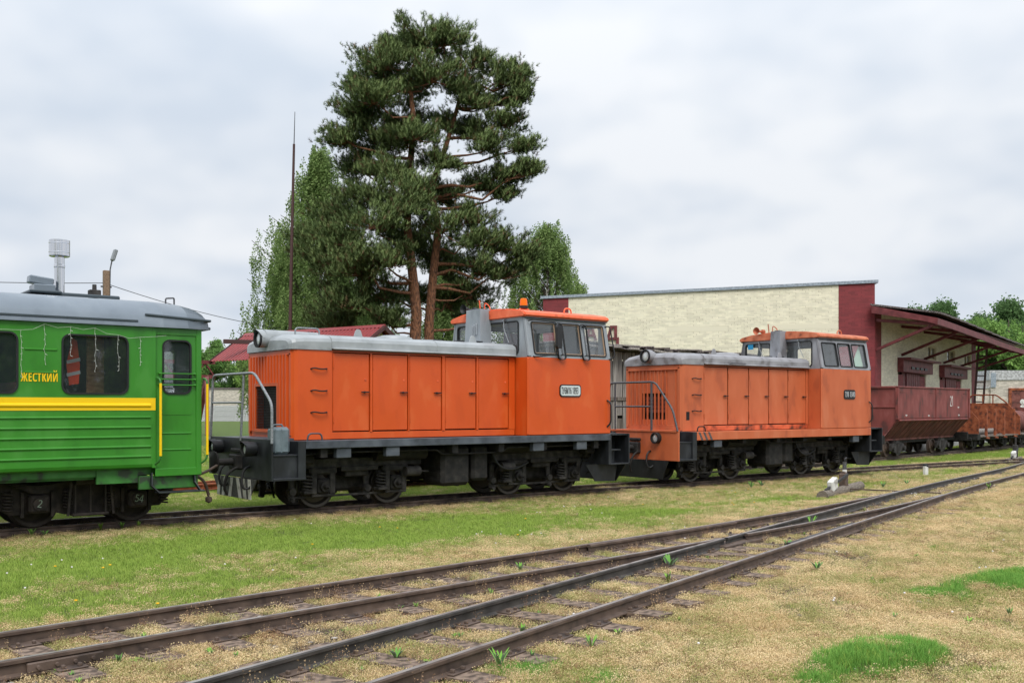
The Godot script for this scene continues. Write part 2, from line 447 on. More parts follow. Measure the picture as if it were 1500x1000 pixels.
func _ready() -> void:
	# camera: level, lens shifted up
	var cam := Camera3D.new(); cam.name = "camera"; add_child(cam)
	var near := 0.1
	var size := near * 1000.0 / 1458.0
	cam.set_frustum(size, Vector2(0, 0.096 * size), near, 1500.0)
	cam.position = V(0, EYE, 0); cam.rotation_degrees = V(0, -YAW, 0)
	# sky, exposure, sun behind the cloud
	var env := Environment.new()
	env.background_mode = Environment.BG_SKY; env.sky = build_sky()
	env.tonemap_mode = Environment.TONE_MAPPER_LINEAR; env.tonemap_exposure = 1.62
	env.sdfgi_enabled = true; env.ssao_enabled = true; env.ssil_enabled = true
	var we := WorldEnvironment.new(); we.environment = env; add_child(we)
	var sun := DirectionalLight3D.new(); sun.name = "sun"; add_child(sun)
	sun.light_energy = 0.5; sun.light_angular_distance = 30.0; sun.light_color = Color(1.0, 0.98, 0.95); sun.shadow_enabled = true
	sun.look_at_from_position(V(-13, 31, 21), Vector3.ZERO)
	na.seed = 6; na.frequency = 0.05; na.fractal_octaves = 3
	nb.seed = 17; nb.frequency = 0.06; nb.fractal_octaves = 4
	rng.seed = 1
	make_materials(); print("materials")
	build_ground(); print("ground")
	build_tracks(); print("tracks")
	build_warehouse(); build_shed(); build_house(); print("buildings")
	build_loco({"old": false, "at": V(10.2, -0.03, ZC), "shift": 0.0, "number": "ТУ6М16 1893", "label": "bright orange narrow gauge locomotive with amber beacon, next to the green carriage"})
	build_loco({"old": true, "at": V(19.15, -0.08 + 0.05, ZC), "shift": 0.12, "number": "ТУ8  0340", "label": "faded orange narrow gauge locomotive with grimy panels, nearer the warehouse"})
	build_carriage(); build_wagons(); print("rolling stock")
	build_jerrycan(); build_furniture()
	build_trees(); print("trees")
	build_weeds(); build_grass(); build_litter(); print("done")

# ---------------------------------------------------------------- ground, tracks, grass
func za(x: float) -> float: return -6.725 - 0.13773 * x + 0.0034321 * x * x - 0.0002773 * x * x * x
func zb(x: float) -> float: return -4.318 - 0.310934 * x + 0.00088763 * x * x - 0.00001991 * x * x * x
func zt(x: float) -> float: return ZC + (0.0055 * (x - 22.0) * (x - 22.0) if x > 22.0 else 0.0)
func zw(x: float) -> float: return -18.325 - (x - 29.5) * 0.1495
func ra(x: float) -> float: return 0.12 - 0.15 * smoothstep(16.0, 30.0, x)
func gh(x: float, z: float) -> float:
	var h := -0.12 * maxf(1.0 - smoothstep(-13.0, -9.5, z), smoothstep(17.0, 30.0, x))
	h += 0.035 * na.get_noise_2d(x * 6.0, z * 6.0)
	if z > -13.5:
		var l1 := Vector2((x - 5.72) / 0.75, (z + 3.5) / 0.36).length()
		var l2 := Vector2((x - 9.3) / 1.5, (z + 4.35) / 0.6).length()
		h += 0.09 * (1.0 - smoothstep(0.2, 1.1, l1)) + 0.06 * (1.0 - smoothstep(0.2, 1.1, l2))
	return h
# how green, and how bare, the turf is at a place
func lush(x: float, z: float) -> float:
	var k := na.get_noise_2d(x * 9.0, z * 9.0) * 0.30 + nb.get_noise_2d(x * 4.0, z * 4.0) * 0.35
	if z < -16.3: return clampf(0.92 + k * 0.4, 0, 1)
	if z < -14.1: return clampf(0.5 + k, 0, 1)
	var fa := za(x) if x < 17.0 else zb(x)
	var fb := zb(x)
	if z < fa - 0.42:
		var u := (fa - 0.4 - z) / maxf(fa - 0.4 + 14.8, 0.2)
		var g := smoothstep(-0.05, 0.42, u + k * 0.25) * (1.0 - 0.5 * smoothstep(0.58, 0.9, u + k * 0.3))
		g *= 1.0 - 0.42 * smoothstep(7.5, 14.0, x)
		return clampf(g * 0.82 + k * 0.8 + 0.27, 0, 1)
	if z < fb + 0.45: return clampf(0.14 + k * 0.8, 0, 1)
	var l1 := Vector2((x - 5.72) / 0.75, (z + 3.5) / 0.36).length()
	var l2 := Vector2((x - 9.3) / 1.5, (z + 4.35) / 0.6).length()
	var lump := 1.0 - minf(smoothstep(0.5, 1.3, l1 + k * 1.1 + 0.5 * nb.get_noise_2d(x * 14.0, z * 14.0)), smoothstep(0.55, 1.4, l2 + k * 1.3 + 0.7 * nb.get_noise_2d(x * 14.0, z * 14.0)))
	var f := nb.get_noise_2d(x * 22.0, z * 22.0)
	return clampf(maxf(0.10 + 0.20 * (1.0 - smoothstep(4.0, 9.5, x)) + k * 1.3 + f * 0.35, lump + minf(f, 0.0) * 0.8), 0, 1)
func bare(x: float, z: float) -> float:
	var k := nb.get_noise_2d(x * 11.0 + 40.0, z * 11.0)
	if z < -16.3: return 0.0
	var e := absf(z - zt(x))
	if e < 1.25: return clampf(0.85 - smoothstep(0.62, 1.25, e) + k * 0.35, 0, 1)
	var fa := za(x) if x < 17.0 else zb(x)
	if z < fa - 0.42:
		return clampf(0.35 - smoothstep(0.42, 1.1, fa - z) * 0.4 + k * 0.3 - 0.05 + smoothstep(10.0, 13.0, x) * 0.1, 0, 1)
	if z < zb(x) + 0.55: return clampf(0.50 + k * 0.9, 0, 1)
	return clampf(0.20 + k * 1.1 - smoothstep(0.5, 3.0, z - zb(x)) * 0.06, 0, 1)

func build_ground() -> void:
	var xs := []
	var zs := []
	for q in [[-420.0, -60.0, 60.0], [-60.0, -8.0, 6.5], [-8.0, 0.0, 1.0], [0.0, 34.0, 0.2], [34.0, 60.0, 1.3], [60.0, 420.0, 45.0]]:
		var x: float = q[0]
		while x < q[1] - 1e-3: xs.append(x); x += q[2]
	xs.append(420.0)
	for q in [[60.0, 4.0, 14.0], [4.0, 0.0, 1.0], [0.0, -17.0, 0.2], [-17.0, -60.0, 1.5], [-60.0, -420.0, 45.0]]:
		var z: float = q[0]
		while z > q[1] + 1e-3: zs.append(z); z -= q[2]
	zs.append(-420.0)
	var v := PackedVector3Array(); var nn := PackedVector3Array(); var cc := PackedColorArray(); var idx := PackedInt32Array()
	var soil := Color(0.175, 0.125, 0.088)
	var gr := Color(0.15, 0.20, 0.045)
	var dr := Color(0.50, 0.36, 0.19)
	for z in zs:
		for x in xs:
			var inner: bool = x > -10 and x < 60 and z < 4 and z > -60
			v.append(Vector3(x, gh(x, z) if inner else -0.12, z))
			nn.append(Vector3.UP)
			if inner:
				var g := lush(x, z)
				var b := bare(x, z)
				cc.append((dr.lerp(gr, g).lerp(soil, clampf(b * 1.15 * (1.0 - g), 0, 1))) if z > -24.0 else Color(0.20, 0.31, 0.065))
			else: cc.append(Color(0.20, 0.31, 0.065))
	var w := xs.size()
	for j in zs.size() - 1:
		for i in w - 1:
			var a := j * w + i
			idx.append_array(PackedInt32Array([a, a + w, a + 1, a + 1, a + w, a + w + 1]))
	var arr := []; arr.resize(Mesh.ARRAY_MAX)
	arr[Mesh.ARRAY_VERTEX] = v; arr[Mesh.ARRAY_NORMAL] = nn; arr[Mesh.ARRAY_COLOR] = cc; arr[Mesh.ARRAY_INDEX] = idx
	var am := ArrayMesh.new(); am.add_surface_from_arrays(Mesh.PRIMITIVE_TRIANGLES, arr)
	var m := tm(ntex(81, 0.06, [[0.0, C(150, 146, 140)], [0.5, C(214, 212, 208)], [1.0, C(255, 255, 255)]], 512, 6), V(0.9, 0.9, 0.9), 0.95, 0.0, ntex(82, 0.08, [[0.0, Color.BLACK], [1.0, Color.WHITE]], 512, 5), 3.0)
	m.uv1_world_triplanar = true
	m.vertex_color_use_as_albedo = true
	am.surface_set_material(0, m)
	var o := MeshInstance3D.new(); o.name = "ground"; o.mesh = am; add_child(o)
	tag(o, "mown yard of green and dried grass with bare soil", "ground", "", "structure")

func rail_shape(pts: Array, y: Callable) -> MB:
	var prof := [Vector2(-0.046, -0.107), Vector2(-0.046, -0.097), Vector2(-0.010, -0.085), Vector2(-0.008, -0.036), Vector2(-0.025, -0.026), Vector2(-0.026, -0.006), Vector2(-0.020, 0.0), Vector2(0.020, 0.0), Vector2(0.026, -0.006), Vector2(0.025, -0.026), Vector2(0.008, -0.036), Vector2(0.010, -0.085), Vector2(0.046, -0.097), Vector2(0.046, -0.107)]
	var mb := MB.new()
	var rings := []
	for i in pts.size():
		var p: Vector2 = pts[i]
		var d: Vector2 = (pts[mini(i + 1, pts.size() - 1)] - pts[maxi(i - 1, 0)]).normalized()
		var s := Vector3(-d.y, 0, d.x)
		var ring := []
		var yy: float = y.call(p.x)
		for q in prof: ring.append(Vector3(p.x, yy + q.y, p.y) + s * q.x)
		rings.append([ring, s])
	for i in rings.size() - 1:
		for j in prof.size() - 1:
			var e: Vector2 = prof[j + 1] - prof[j]
			var sd: Vector3 = rings[i][1]
			mb.quad(rings[i][0][j], rings[i][0][j + 1], rings[i + 1][0][j + 1], rings[i + 1][0][j], sd * -e.y * -1.0 * -1.0 + Vector3.UP * e.x)
	for r in [[0, -1], [rings.size() - 1, 1]]:
		var ring: Array = rings[r[0]][0]
		mb.quad(ring[0], ring[1], ring[12], ring[13], Vector3(r[1], 0, 0))
		mb.quad(ring[2], ring[3], ring[10], ring[11], Vector3(r[1], 0, 0))
		mb.quad(ring[4], ring[5], ring[8], ring[9], Vector3(r[1], 0, 0))
	return mb
# polished strip along the top of a rail
func head_strip(pts: Array, y: Callable) -> MB:
	var mb := MB.new()
	for i in pts.size() - 1:
		var p: Vector2 = pts[i]
		var q: Vector2 = pts[i + 1]
		var d := (q - p).normalized()
		var s := Vector3(-d.y, 0, d.x) * 0.017
		var a := Vector3(p.x, y.call(p.x) + 0.0015, p.y)
		var b := Vector3(q.x, y.call(q.x) + 0.0015, q.y)
		mb.quad(a - s, b - s, b + s, a + s, Vector3.UP)
	return mb
func rail_line(f: Callable, side: float, x0: float, x1: float, step := 0.6, extra := 0.0) -> Array:
	var out := []
	var k := int(ceil((x1 - x0) / step))
	for i in k + 1:
		var x := lerpf(x0, x1, float(i) / k)
		var d: float = (f.call(x + 0.05) - f.call(x - 0.05)) / 0.1
		var nl := sqrt(1 + d * d)
		out.append(Vector2(x - d / nl * side, f.call(x) + side / nl))
	return out
func add_rail(t: Node3D, f: Callable, side: float, x0: float, x1: float, y: Callable, m: Material, label := "") -> void:
	var pts := rail_line(f, side, x0, x1)
	var r := part(t, "rail", rail_shape(pts, y), m, label)
	part(r, "rail_head", head_strip(pts, y), M.railhead)
func add_sleepers(t: Node3D, f: Callable, x0: float, x1: float, step: float, top: Callable, len_: float, widen := 0.0) -> void:
	var vs := []
	for k in 4:
		var mb := MB.new()
		var pol := PackedVector2Array()
		for q in [[-0.5, -0.09], [-0.17, -0.11], [0.2, -0.10], [0.5, -0.11], [0.51, 0.1], [0.16, 0.11], [-0.21, 0.095], [-0.5, 0.105]]:
			pol.append(Vector2(q[0] * len_ + rng.randf_range(-0.02, 0.02), q[1] + rng.randf_range(-0.012, 0.012)))
		mb.prism(pol, Vector3.ZERO, Vector3(0, 0, 1), Vector3(1, 0, 0), Vector3(0, -0.14, 0))
		vs.append(mb.mesh(M.sleeper))
	var plate := MB.new()
	for s in [-1, 1]:
		plate.bx(-0.09, 0.09, 0.002, 0.012, s * 0.40 - 0.11, s * 0.40 + 0.11, 0.003)
		for q in [[-0.05, 0.075], [0.05, -0.075], [0.05, 0.075]]:
			plate.box(V(q[0], 0.022, s * 0.40 + q[1]), V(0.022, 0.024, 0.03), 0.005)
	var pm := plate.mesh(M.rail_rust)
	var x := x0
	var i := 0
	while x < x1:
		var d: float = (f.call(x + 0.05) - f.call(x - 0.05)) / 0.1
		var b := Basis(Vector3.UP, -atan(d) + rng.randf_range(-0.03, 0.03))
		var zz: float = f.call(x) + rng.randf_range(-0.04, 0.04)
		ties.append([x, zz, atan(d), len_ * 0.5])
		var o := share(t, "sleeper", vs[i % 4], Vector3(x, top.call(x), zz), b)
		share(o, "tie_plate", pm, Vector3.ZERO)
		x += step * rng.randf_range(0.94, 1.06); i += 1

func build_tracks() -> void:
	var yt := func(_x: float) -> float: return -0.03
	var t := thing("railway_track", "straight narrow gauge track carrying the orange locomotives and green carriage", "railway track")
	t.set_meta("kind", "structure")
	for s in [-1, 1]: add_rail(t, zt, s * 0.4, -6.0, 46.0, yt, M.rail_rust)
	add_sleepers(t, zt, -5.5, 36.0, 0.55, func(x: float) -> float: return -0.138, 1.5)
	# front track: A joins B at a turnout
	t = thing("railway_track", "nearer curved track crossing the dry grass, joined by the turnout", "railway track")
	t.set_meta("kind", "structure")
	add_rail(t, zb, 0.4, -3.0, 46.0, ra, M.rail_rust)
	add_rail(t, zb, -0.4, -3.0, 9.05, ra, M.rail_dark)
	add_rail(t, zb, -0.4, 9.12, 46.0, ra, M.rail_dark)
	add_sleepers(t, zb, -2.6, 9.2, 0.53, func(x: float) -> float: return 0.022, 1.5)
	add_sleepers(t, zb, 17.6, 36.0, 0.55, func(x: float) -> float: return ra(x) - 0.112, 1.5)
	# check rail
	var chk := MB.new()
	var pts := rail_line(zb, 0.345, 9.1, 11.4)
	part(t, "check_rail", rail_shape(pts, ra), M.rail_dark)
	t = thing("railway_track", "farther branch track on the left merging at the turnout frog", "railway track")
	t.set_meta("kind", "structure")
	add_rail(t, za, -0.4, -4.0, 16.9, ra, M.rail_rust)
	add_rail(t, za, 0.4, -4.0, 8.86, ra, M.rail_rust)
	add_rail(t, za, 0.4, 9.4, 16.3, ra, M.rail_rust)
	pts = rail_line(za, -0.345, 7.4, 10.4)
	part(t, "check_rail", rail_shape(pts, ra), M.rail_rust)
	add_sleepers(t, za, -3.6, 9.2, 0.53, func(x: float) -> float: return 0.022, 1.5)
	var mid := func(x: float) -> float: return (za(x) + zb(x)) * 0.5
	add_sleepers(t, mid, 9.5, 17.4, 0.53, func(x: float) -> float: return ra(x) - 0.112, 2.1)
	# frog casting where the two inner rails cross
	var fg := MB.new()
	var fx := 9.25
	var fz := (za(fx) + 0.4 + zb(fx) - 0.4) * 0.5
	fg.bar(V(fx - 0.45, 0.025, fz + 0.10), V(fx + 0.65, 0.025, fz - 0.14), 0.20, 0.05, Vector3.UP, 0.01)
	part(t, "frog", fg, M.rail_rust)
	var fp := MB.new(); fp.bx(-0.5, 0.5, 0.0, 0.16, -0.05, 0.0, 0.01)
	# fishplates with bolts at two joints
	for q in [[1.62, za(1.62) + 0.372 + 0.06, -atan(0.127)], [8.1, za(8.1) - 0.36, -atan(0.13)]]:
		var fm := MB.new(); fm.bx(-0.23, 0.23, -0.03, 0.03, -0.014, 0.014, 0.006)
		for k in 4: fm.cyl(V(-0.17 + k * 0.11, 0, 0.012), V(-0.17 + k * 0.11, 0, 0.034), 0.014, 0.012, 6)
		var o := part(t, "fishplate", fm, M.rail_rust)
		o.transform = Transform3D(Basis(Vector3.UP, -q[2]), V(q[0], 0.055, q[1]))
	# wagon track behind
	var yw := func(_x: float) -> float: return 0.0
	t = thing("railway_track", "grassy siding under the maroon hopper wagon", "railway track")
	t.set_meta("kind", "structure")
	for s in [-1, 1]: add_rail(t, zw, s * 0.4, 22.0, 62.0, yw, M.rail_rust)
	add_sleepers(t, zw, 22.2, 48.0, 0.6, func(x: float) -> float: return -0.115, 1.5)

var ties := []
func on_tie(x: float, z: float) -> bool:
	for q in ties_at.get(int(floor(x)), []):
		var dx: float = x - q[0]
		var dz: float = z - q[1]
		var c := cos(q[2])
		var s := sin(q[2])
		if absf(dx * c + dz * s) < 0.125 and absf(-dx * s + dz * c) < q[3] + 0.02: return true
	return false
var ties_at := {}
func near_rail(x: float, z: float) -> bool:
	if absf(absf(z - zt(x)) - 0.4) < 0.06: return true
	if x < 17.0 and absf(absf(z - za(x)) - 0.405) < 0.06: return true
	if absf(absf(z - zb(x)) - 0.42) < 0.065: return true
	return false

func blades(n_: int, hgt: float, wid: float, spread: float, lean: float) -> MB:
	var mb := MB.new()
	for i in n_:
		var a := rng.randf() * TAU
		var r := sqrt(rng.randf()) * spread
		var p := V(cos(a) * r, -0.01, sin(a) * r)
		var yaw := rng.randf() * TAU
		var d := V(cos(yaw), 0, sin(yaw))
		var s := V(-d.z, 0, d.x) * wid * 0.5
		var h := hgt * rng.randf_range(0.5, 1.1)
		var l := h * lean * rng.randf_range(0.3, 1.2)
		var m := p + d * l * 0.35 + Vector3.UP * h * 0.6
		var t := p + d * l + Vector3.UP * h
		var nr := (d * -0.4 + Vector3.UP).normalized()
		mb.tri(p - s, p + s, m + s * 0.8, nr, nr, nr); mb.tri(p - s, m + s * 0.8, m - s * 0.8, nr, nr, nr)
		mb.tri(m - s * 0.8, m + s * 0.8, t, nr, nr, nr)
	return mb
func fluff(n_: int, hgt: float, spread: float) -> MB:
	var mb := MB.new()
	for i in n_:
		var a := rng.randf() * TAU
		var r := sqrt(rng.randf()) * spread
		var p := V(cos(a) * r, -0.008, sin(a) * r)
		var t := p + V(rng.randf_range(-0.03, 0.03), hgt * rng.randf_range(0.4, 1.15), rng.randf_range(-0.03, 0.03))
		var s := V(cos(a + 1.3), 0, sin(a + 1.3)) * 0.0014
		mb.tri(p - s, p + s, t, Vector3.UP, Vector3.UP, Vector3.UP)
		for k in 4:
			var q := p.lerp(t, 0.55 + 0.15 * k) + V(rng.randf_range(-1, 1), rng.randf_range(-0.5, 0.5), rng.randf_range(-1, 1)) * 0.014
			var e := V(rng.randf_range(-1, 1), rng.randf_range(-1, 1), rng.randf_range(-1, 1)).normalized() * 0.010
			var f := V(rng.randf_range(-1, 1), rng.randf_range(-1, 1), rng.randf_range(-1, 1)).normalized() * 0.010
			mb.tri(q, q + e, q + f, Vector3.UP, Vector3.UP, Vector3.UP)
	return mb
func put(buf: PackedFloat32Array, b: Basis, o: Vector3, c: Color) -> void:
	buf.append_array(PackedFloat32Array([b.x.x, b.y.x, b.z.x, o.x, b.x.y, b.y.y, b.z.y, o.y, b.x.z, b.y.z, b.z.z, o.z, c.r, c.g, c.b, 1.0]))
func multi(p: Node, called: String, mesh: Mesh, buf: PackedFloat32Array) -> MultiMeshInstance3D:
	var mm := MultiMesh.new()
	mm.transform_format = MultiMesh.TRANSFORM_3D; mm.use_colors = true; mm.mesh = mesh
	mm.instance_count = buf.size() / 16
	mm.buffer = buf
	var o := MultiMeshInstance3D.new(); o.name = called; o.multimesh = mm
	p.add_child(o, true)
	return o

func build_grass() -> void:
	rng.seed = 4
	var green := blades(12, 0.044, 0.0040, 0.055, 1.0).mesh(M.grass)
	var dry := fluff(16, 0.042, 0.065).mesh(M.grass)
	var dryb := blades(10, 0.040, 0.0038, 0.055, 1.3).mesh(M.grass)
	var bg := PackedFloat32Array()
	var bd := PackedFloat32Array()
	var be := PackedFloat32Array()
	var bt := PackedFloat32Array()
	var bc := PackedFloat32Array()
	var tall := fluff(9, 0.15, 0.05).mesh(M.grass)
	var clover := blades(26, 0.05, 0.0036, 0.06, 1.1).mesh(M.grass)
	for q in ties:
		for e in [-1, 0, 1]:
			var key: int = int(floor(q[0])) + e
			if not ties_at.has(key): ties_at[key] = []
			ties_at[key].append(q)
	var cs := cos(deg_to_rad(YAW)); var sn := sin(deg_to_rad(YAW))
	for i in 430000:
		var zc := 3.4 + rng.randf() * 41.0
		var xc := rng.randf_range(-0.68, 0.62) * zc
		var x := xc * cs + zc * sn
		var z := -(zc * cs - xc * sn)
		if near_rail(x, z): continue
		if z < -26.0 and rng.randf() < 0.5: continue
		if rng.randf() < 0.95 and on_tie(x, z): continue
		var b := bare(x, z)
		var g := lush(x, z)
		if rng.randf() < b * 0.92 * (1.0 - g): continue
		var r := rng.randf()
		var bs := Basis(Vector3.UP, rng.randf() * TAU)
		var s := rng.randf_range(0.5, 1.05) * (1.0 + 0.012 * zc)
		var o := V(x, gh(x, z), z)
		var between := x < 17.0 and z > za(x) - 0.5 and z < zb(x) + 0.9
		if between and rng.randf() < 0.10 and nb.get_noise_2d(x * 30.0, z * 30.0) > -0.05:
			put(bt, bs.scaled(V(s, s * rng.randf_range(0.5, 1.1), s)), o, Color(0.34, 0.19, 0.12).lerp(Color(0.62, 0.46, 0.26), rng.randf()))
			continue
		if z > zb(x) + 0.5 and g > 0.6 and rng.randf() < 0.6:
			for e in 2: put(bc, Basis(Vector3.UP, rng.randf() * TAU).scaled(V(s * 0.8, s * rng.randf_range(0.5, 1.3) * (0.4 + g), s * 0.8)), o + V(rng.randf_range(-0.05, 0.05), 0, rng.randf_range(-0.05, 0.05)), Color(0.12, 0.29, 0.05).lerp(Color(0.25, 0.45, 0.10), rng.randf()))
			continue
		if r < g * 1.05:
			var t := rng.randf()
			var c := Color(0.20, 0.32, 0.05).lerp(Color(0.36, 0.46, 0.10), t)
			c = c.lerp(Color(0.50, 0.45, 0.17), (1.0 - g) * rng.randf() * 1.0)
			put(bg, bs.scaled(V(s, s * (0.75 + g * 0.45), s)), o, c)
		elif rng.randf() < 0.72:
			var c := Color(0.68, 0.50, 0.26).lerp(Color(0.90, 0.72, 0.43), clampf(rng.randf() + na.get_noise_2d(x * 14.0, z * 14.0) * 0.6, 0, 1))
			var q := rng.randf()
			if q < 0.05: c = Color(0.36, 0.21, 0.12)
			elif q < 0.12 + 0.6 * clampf(0.42 + nb.get_noise_2d(x * 16.0, z * 16.0 + 70.0) * 1.6, 0, 1): c = c.lerp(Color(0.36, 0.38, 0.12), 0.7)
			put(bd, bs.scaled(V(s, s * 1.0, s)), o, c)
		else:
			var c := Color(0.62, 0.49, 0.22).lerp(Color(0.82, 0.68, 0.36), rng.randf())
			if rng.randf() < 0.22: c = Color(0.27, 0.31, 0.09)
			put(be, bs.scaled(V(s, s * 0.8, s)), o, c)
	tag(multi(self, "grass", green, bg), "short green grass of the mown yard", "grass", "", "stuff")
	tag(multi(self, "dry_weeds", dry, bd), "dried straw coloured weeds with fluffy seed heads", "weeds", "", "stuff")
	tag(multi(self, "dry_grass", dryb, be), "dried yellow grass blades of the parched yard", "grass", "", "stuff")
	tag(multi(self, "dry_stalks", tall, bt), "taller reddish brown dried stalks along the front rails", "weeds", "", "stuff")
	tag(multi(self, "fine_grass", clover, bc), "fine bright green grass growing in cushions in the dry field", "grass", "", "stuff")
	print("grass ", bg.size() / 16, " ", bd.size() / 16, " ", be.size() / 16)

func build_litter() -> void:
	rng.seed = 91
	var st := MB.new()
	st.lathe(Vector3.ZERO, V(0.1, 1, 0.05), [Vector2(0.0, -0.4), Vector2(0.8, -0.2), Vector2(1.0, 0.15), Vector2(0.6, 0.5), Vector2(0.0, 0.6)], 7)
	var m := sm(Color.WHITE, 0.9); m.vertex_color_use_as_albedo = true
	var buf := PackedFloat32Array()
	for i in 5200:
		var x := rng.randf_range(0.5, 26.0)
		var z := 0.0
		var k := i % 3
		if k == 0: z = zb(x) + rng.randfn(0, 0.6)
		elif k == 1: z = (za(x) if x < 17 else zb(x)) + rng.randfn(0, 0.6)
		else: z = rng.randf_range(-14.5, -2.5)
		if near_rail(x, z): continue
		var s := absf(rng.randfn(0, 0.009)) + 0.004
		var g := rng.randf_range(0.12, 0.42)
		put(buf, Basis(Vector3.UP, rng.randf() * TAU).scaled(V(s, s * 0.6, s * rng.randf_range(0.6, 1.0))), V(x, gh(x, z) + 0.004, z), Color(g, g * 0.92, g * 0.84))
	tag(multi(self, "gravel", st.mesh(m), buf), "scattered small stones around the front tracks", "gravel", "", "stuff")
	buf = PackedFloat32Array()
	var fl := MB.new()
	fl.lathe(V(0, 0.05, 0), Vector3.UP, [Vector2(0.0, -0.006), Vector2(0.009, -0.003), Vector2(0.009, 0.004), Vector2(0.0, 0.009)], 7)
	for i in 420:
		var x := rng.randf_range(2.0, 24.0)
		var z := rng.randf_range(-13.8, -2.6)
		if near_rail(x, z) or nb.get_noise_2d(x * 5.0 + 9.0, z * 5.0) < 0.08: continue
		put(buf, Basis.IDENTITY, V(x, gh(x, z), z), Color(0.80, 0.76, 0.74))
	tag(multi(self, "clover_flowers", fl.mesh(m), buf), "tiny white clover flowers scattered in the lawn", "flowers", "", "stuff")
func leafy(n_: int, hgt: float, wide: float, upright: float) -> MB:
	var mb := MB.new()
	for i in n_:
		var a := TAU * i / n_ + rng.randf_range(-0.4, 0.4)
		var d := V(cos(a), 0, sin(a))
		var s := V(-d.z, 0, d.x)
		var l := hgt * rng.randf_range(0.7, 1.1)
		var prev := [Vector3.ZERO, 0.004]
		for k in range(1, 5):
			var t := k / 4.0
			var p := d * l * t * (1.0 - upright * 0.75) + Vector3.UP * (l * upright * t - l * 0.35 * (1.0 - upright) * t * t + l * 0.3 * t * (1.0 - t))
			var w: float = wide * [0.0, 0.75, 1.0, 0.8, 0.05][k]
			var nr := (Vector3.UP - d * 0.4).normalized()
			mb.tri(prev[0] - s * prev[1], prev[0] + s * prev[1], p + s * w, nr, nr, nr)
			mb.tri(prev[0] - s * prev[1], p + s * w, p - s * w, nr, nr, nr)
			prev = [p, w]
	return mb
func build_weeds() -> void:
	rng.seed = 77
	var mats := []
	for c in [C(104, 158, 44), C(92, 142, 50), C(128, 172, 58)]:
		var m := sm(c, 0.6); m.backlight_enabled = true; m.backlight = Color(0.4, 0.4, 0.4); mats.append(m)
	var spots := [[1.44,-7.22,0.16],[1.83,-7.10,0.10],[2.25,-7.0,0.10],[2.45,-6.3,0.13],[1.91,-6.42,0.12],[2.00,-6.44,0.16],[1.56,-6.42,0.14],[1.60,-6.3,0.10],[1.60,-6.15,0.10],[2.54,-6.10,0.10],[2.72,-6.05,0.10],[3.59,-7.05,0.16],[6.07,-7.6,0.20],[4.18,-6.78,0.13],[4.30,-7.3,0.10],[3.51,-6.40,0.16],[4.19,-6.59,0.12],[5.15,-6.85,0.12],[4.84,-6.4,0.10],[3.34,-5.45,0.20],[2.81,-5.1,0.18],[3.75,-5.02,0.26],[3.98,-5.65,0.10],[3.44,-5.25,0.10],[4.41,-5.5,0.15],[7.43,-7.02,0.36],[6.79,-6.32,0.20],[11.53,-8.1,0.30],[9.64,-7.1,0.20],[13.87,-8.9,0.12],[19.01,-11.6,0.30],[20.44,-11.9,0.30],[19.65,-9.69,0.25],[4.51,-4.89,0.20],[4.06,-4.96,0.10],[4.30,-4.75,0.10],[6.66,-5.55,0.10],[8.40,-5.84,0.25],[4.96,-5.10,0.12],[17.2,-13.6,0.32],[17.75,-13.75,0.36],[4.10,-14.62,0.20],[3.20,-14.6,0.22],[3.35,-14.55,0.2],[4.62,-14.6,0.18],[4.4,-14.65,0.20],[11.5,-14.6,0.16],[9.96,-5.69,0.12],[10.43,-5.62,0.10],[7.81,-3.69,0.14],[4.70,-3.98,0.14],[7.56,-4.96,0.10],[6.99,-4.17,0.12],[7.32,-3.76,0.14]]
	for i in 56:
		var x := rng.randf_range(1.0, 15.0)
		spots.append([x, lerpf(za(x), zb(x), rng.randf()) + rng.randf_range(-0.25, 0.25) if i < 40 else zb(x) + rng.randf_range(0.6, 2.6), rng.randf_range(0.05, 0.11)])
	var forms := []
	for k in 5: forms.append(leafy(11 + k * 2, 1.0, 0.038 + 0.006 * k, [0.35, 0.6, 0.8, 0.7, 0.9][k]))
	var meshes := []
	for k in 5:
		var row := []
		for m in mats: row.append(forms[k].mesh(m))
		meshes.append(row)
	for i in spots.size():
		var s: Array = spots[i]
		if near_rail(s[0], s[1]): s[1] += 0.12
		var k := i % 5 if s[2] < 0.2 else 2 + i % 3
		var o := share(self, numbered("weed"), meshes[k][i % 3], V(s[0], gh(s[0], s[1]) - 0.005, s[1]), Basis(Vector3.UP, i * 1.7).scaled(Vector3.ONE * s[2] * 0.66))
		var lab := "green leafy weed sprouting between the front rails"
		var grp := "weeds between the front rails"
		if s[1] > zb(s[0]) + 0.45: lab = "green weed in dry grass before the rails"; grp = "weeds in the dry grass"
		elif s[1] < -13.0 and s[0] < 12: lab = "green weed growing against the near rail under the train"; grp = "weeds along the train track"
		elif s[0] > 16.0: lab = "bushy green weed standing near the switch stand"; grp = "weeds near the switch stand"
		if s[2] == 0.36 and s[0] < 10: lab = "tall dandelion plant with upright leaves between the converging rails"; grp = ""
		if i == 21: lab = "bright green grass tuft against the nearest rail"; grp = ""
		if grp and s[0] < 16.0: lab += ", " + ("at the lower left corner" if s[0] < 2.4 else ("left of the middle" if s[0] < 4.3 else ("near the middle of the picture" if s[0] < 7.0 else ("near the turnout frog" if s[0] < 11.0 else "right of the turnout frog"))))
		tag(o, lab, "weed", grp)
	# dandelion flowers
	var st := MB.new()
	st.tube([V(0, -0.01, 0), V(0.004, 0.05, 0), V(0.0, 0.085, 0.004)], 0.002, 0.0016, 5)
	var hd := MB.new()
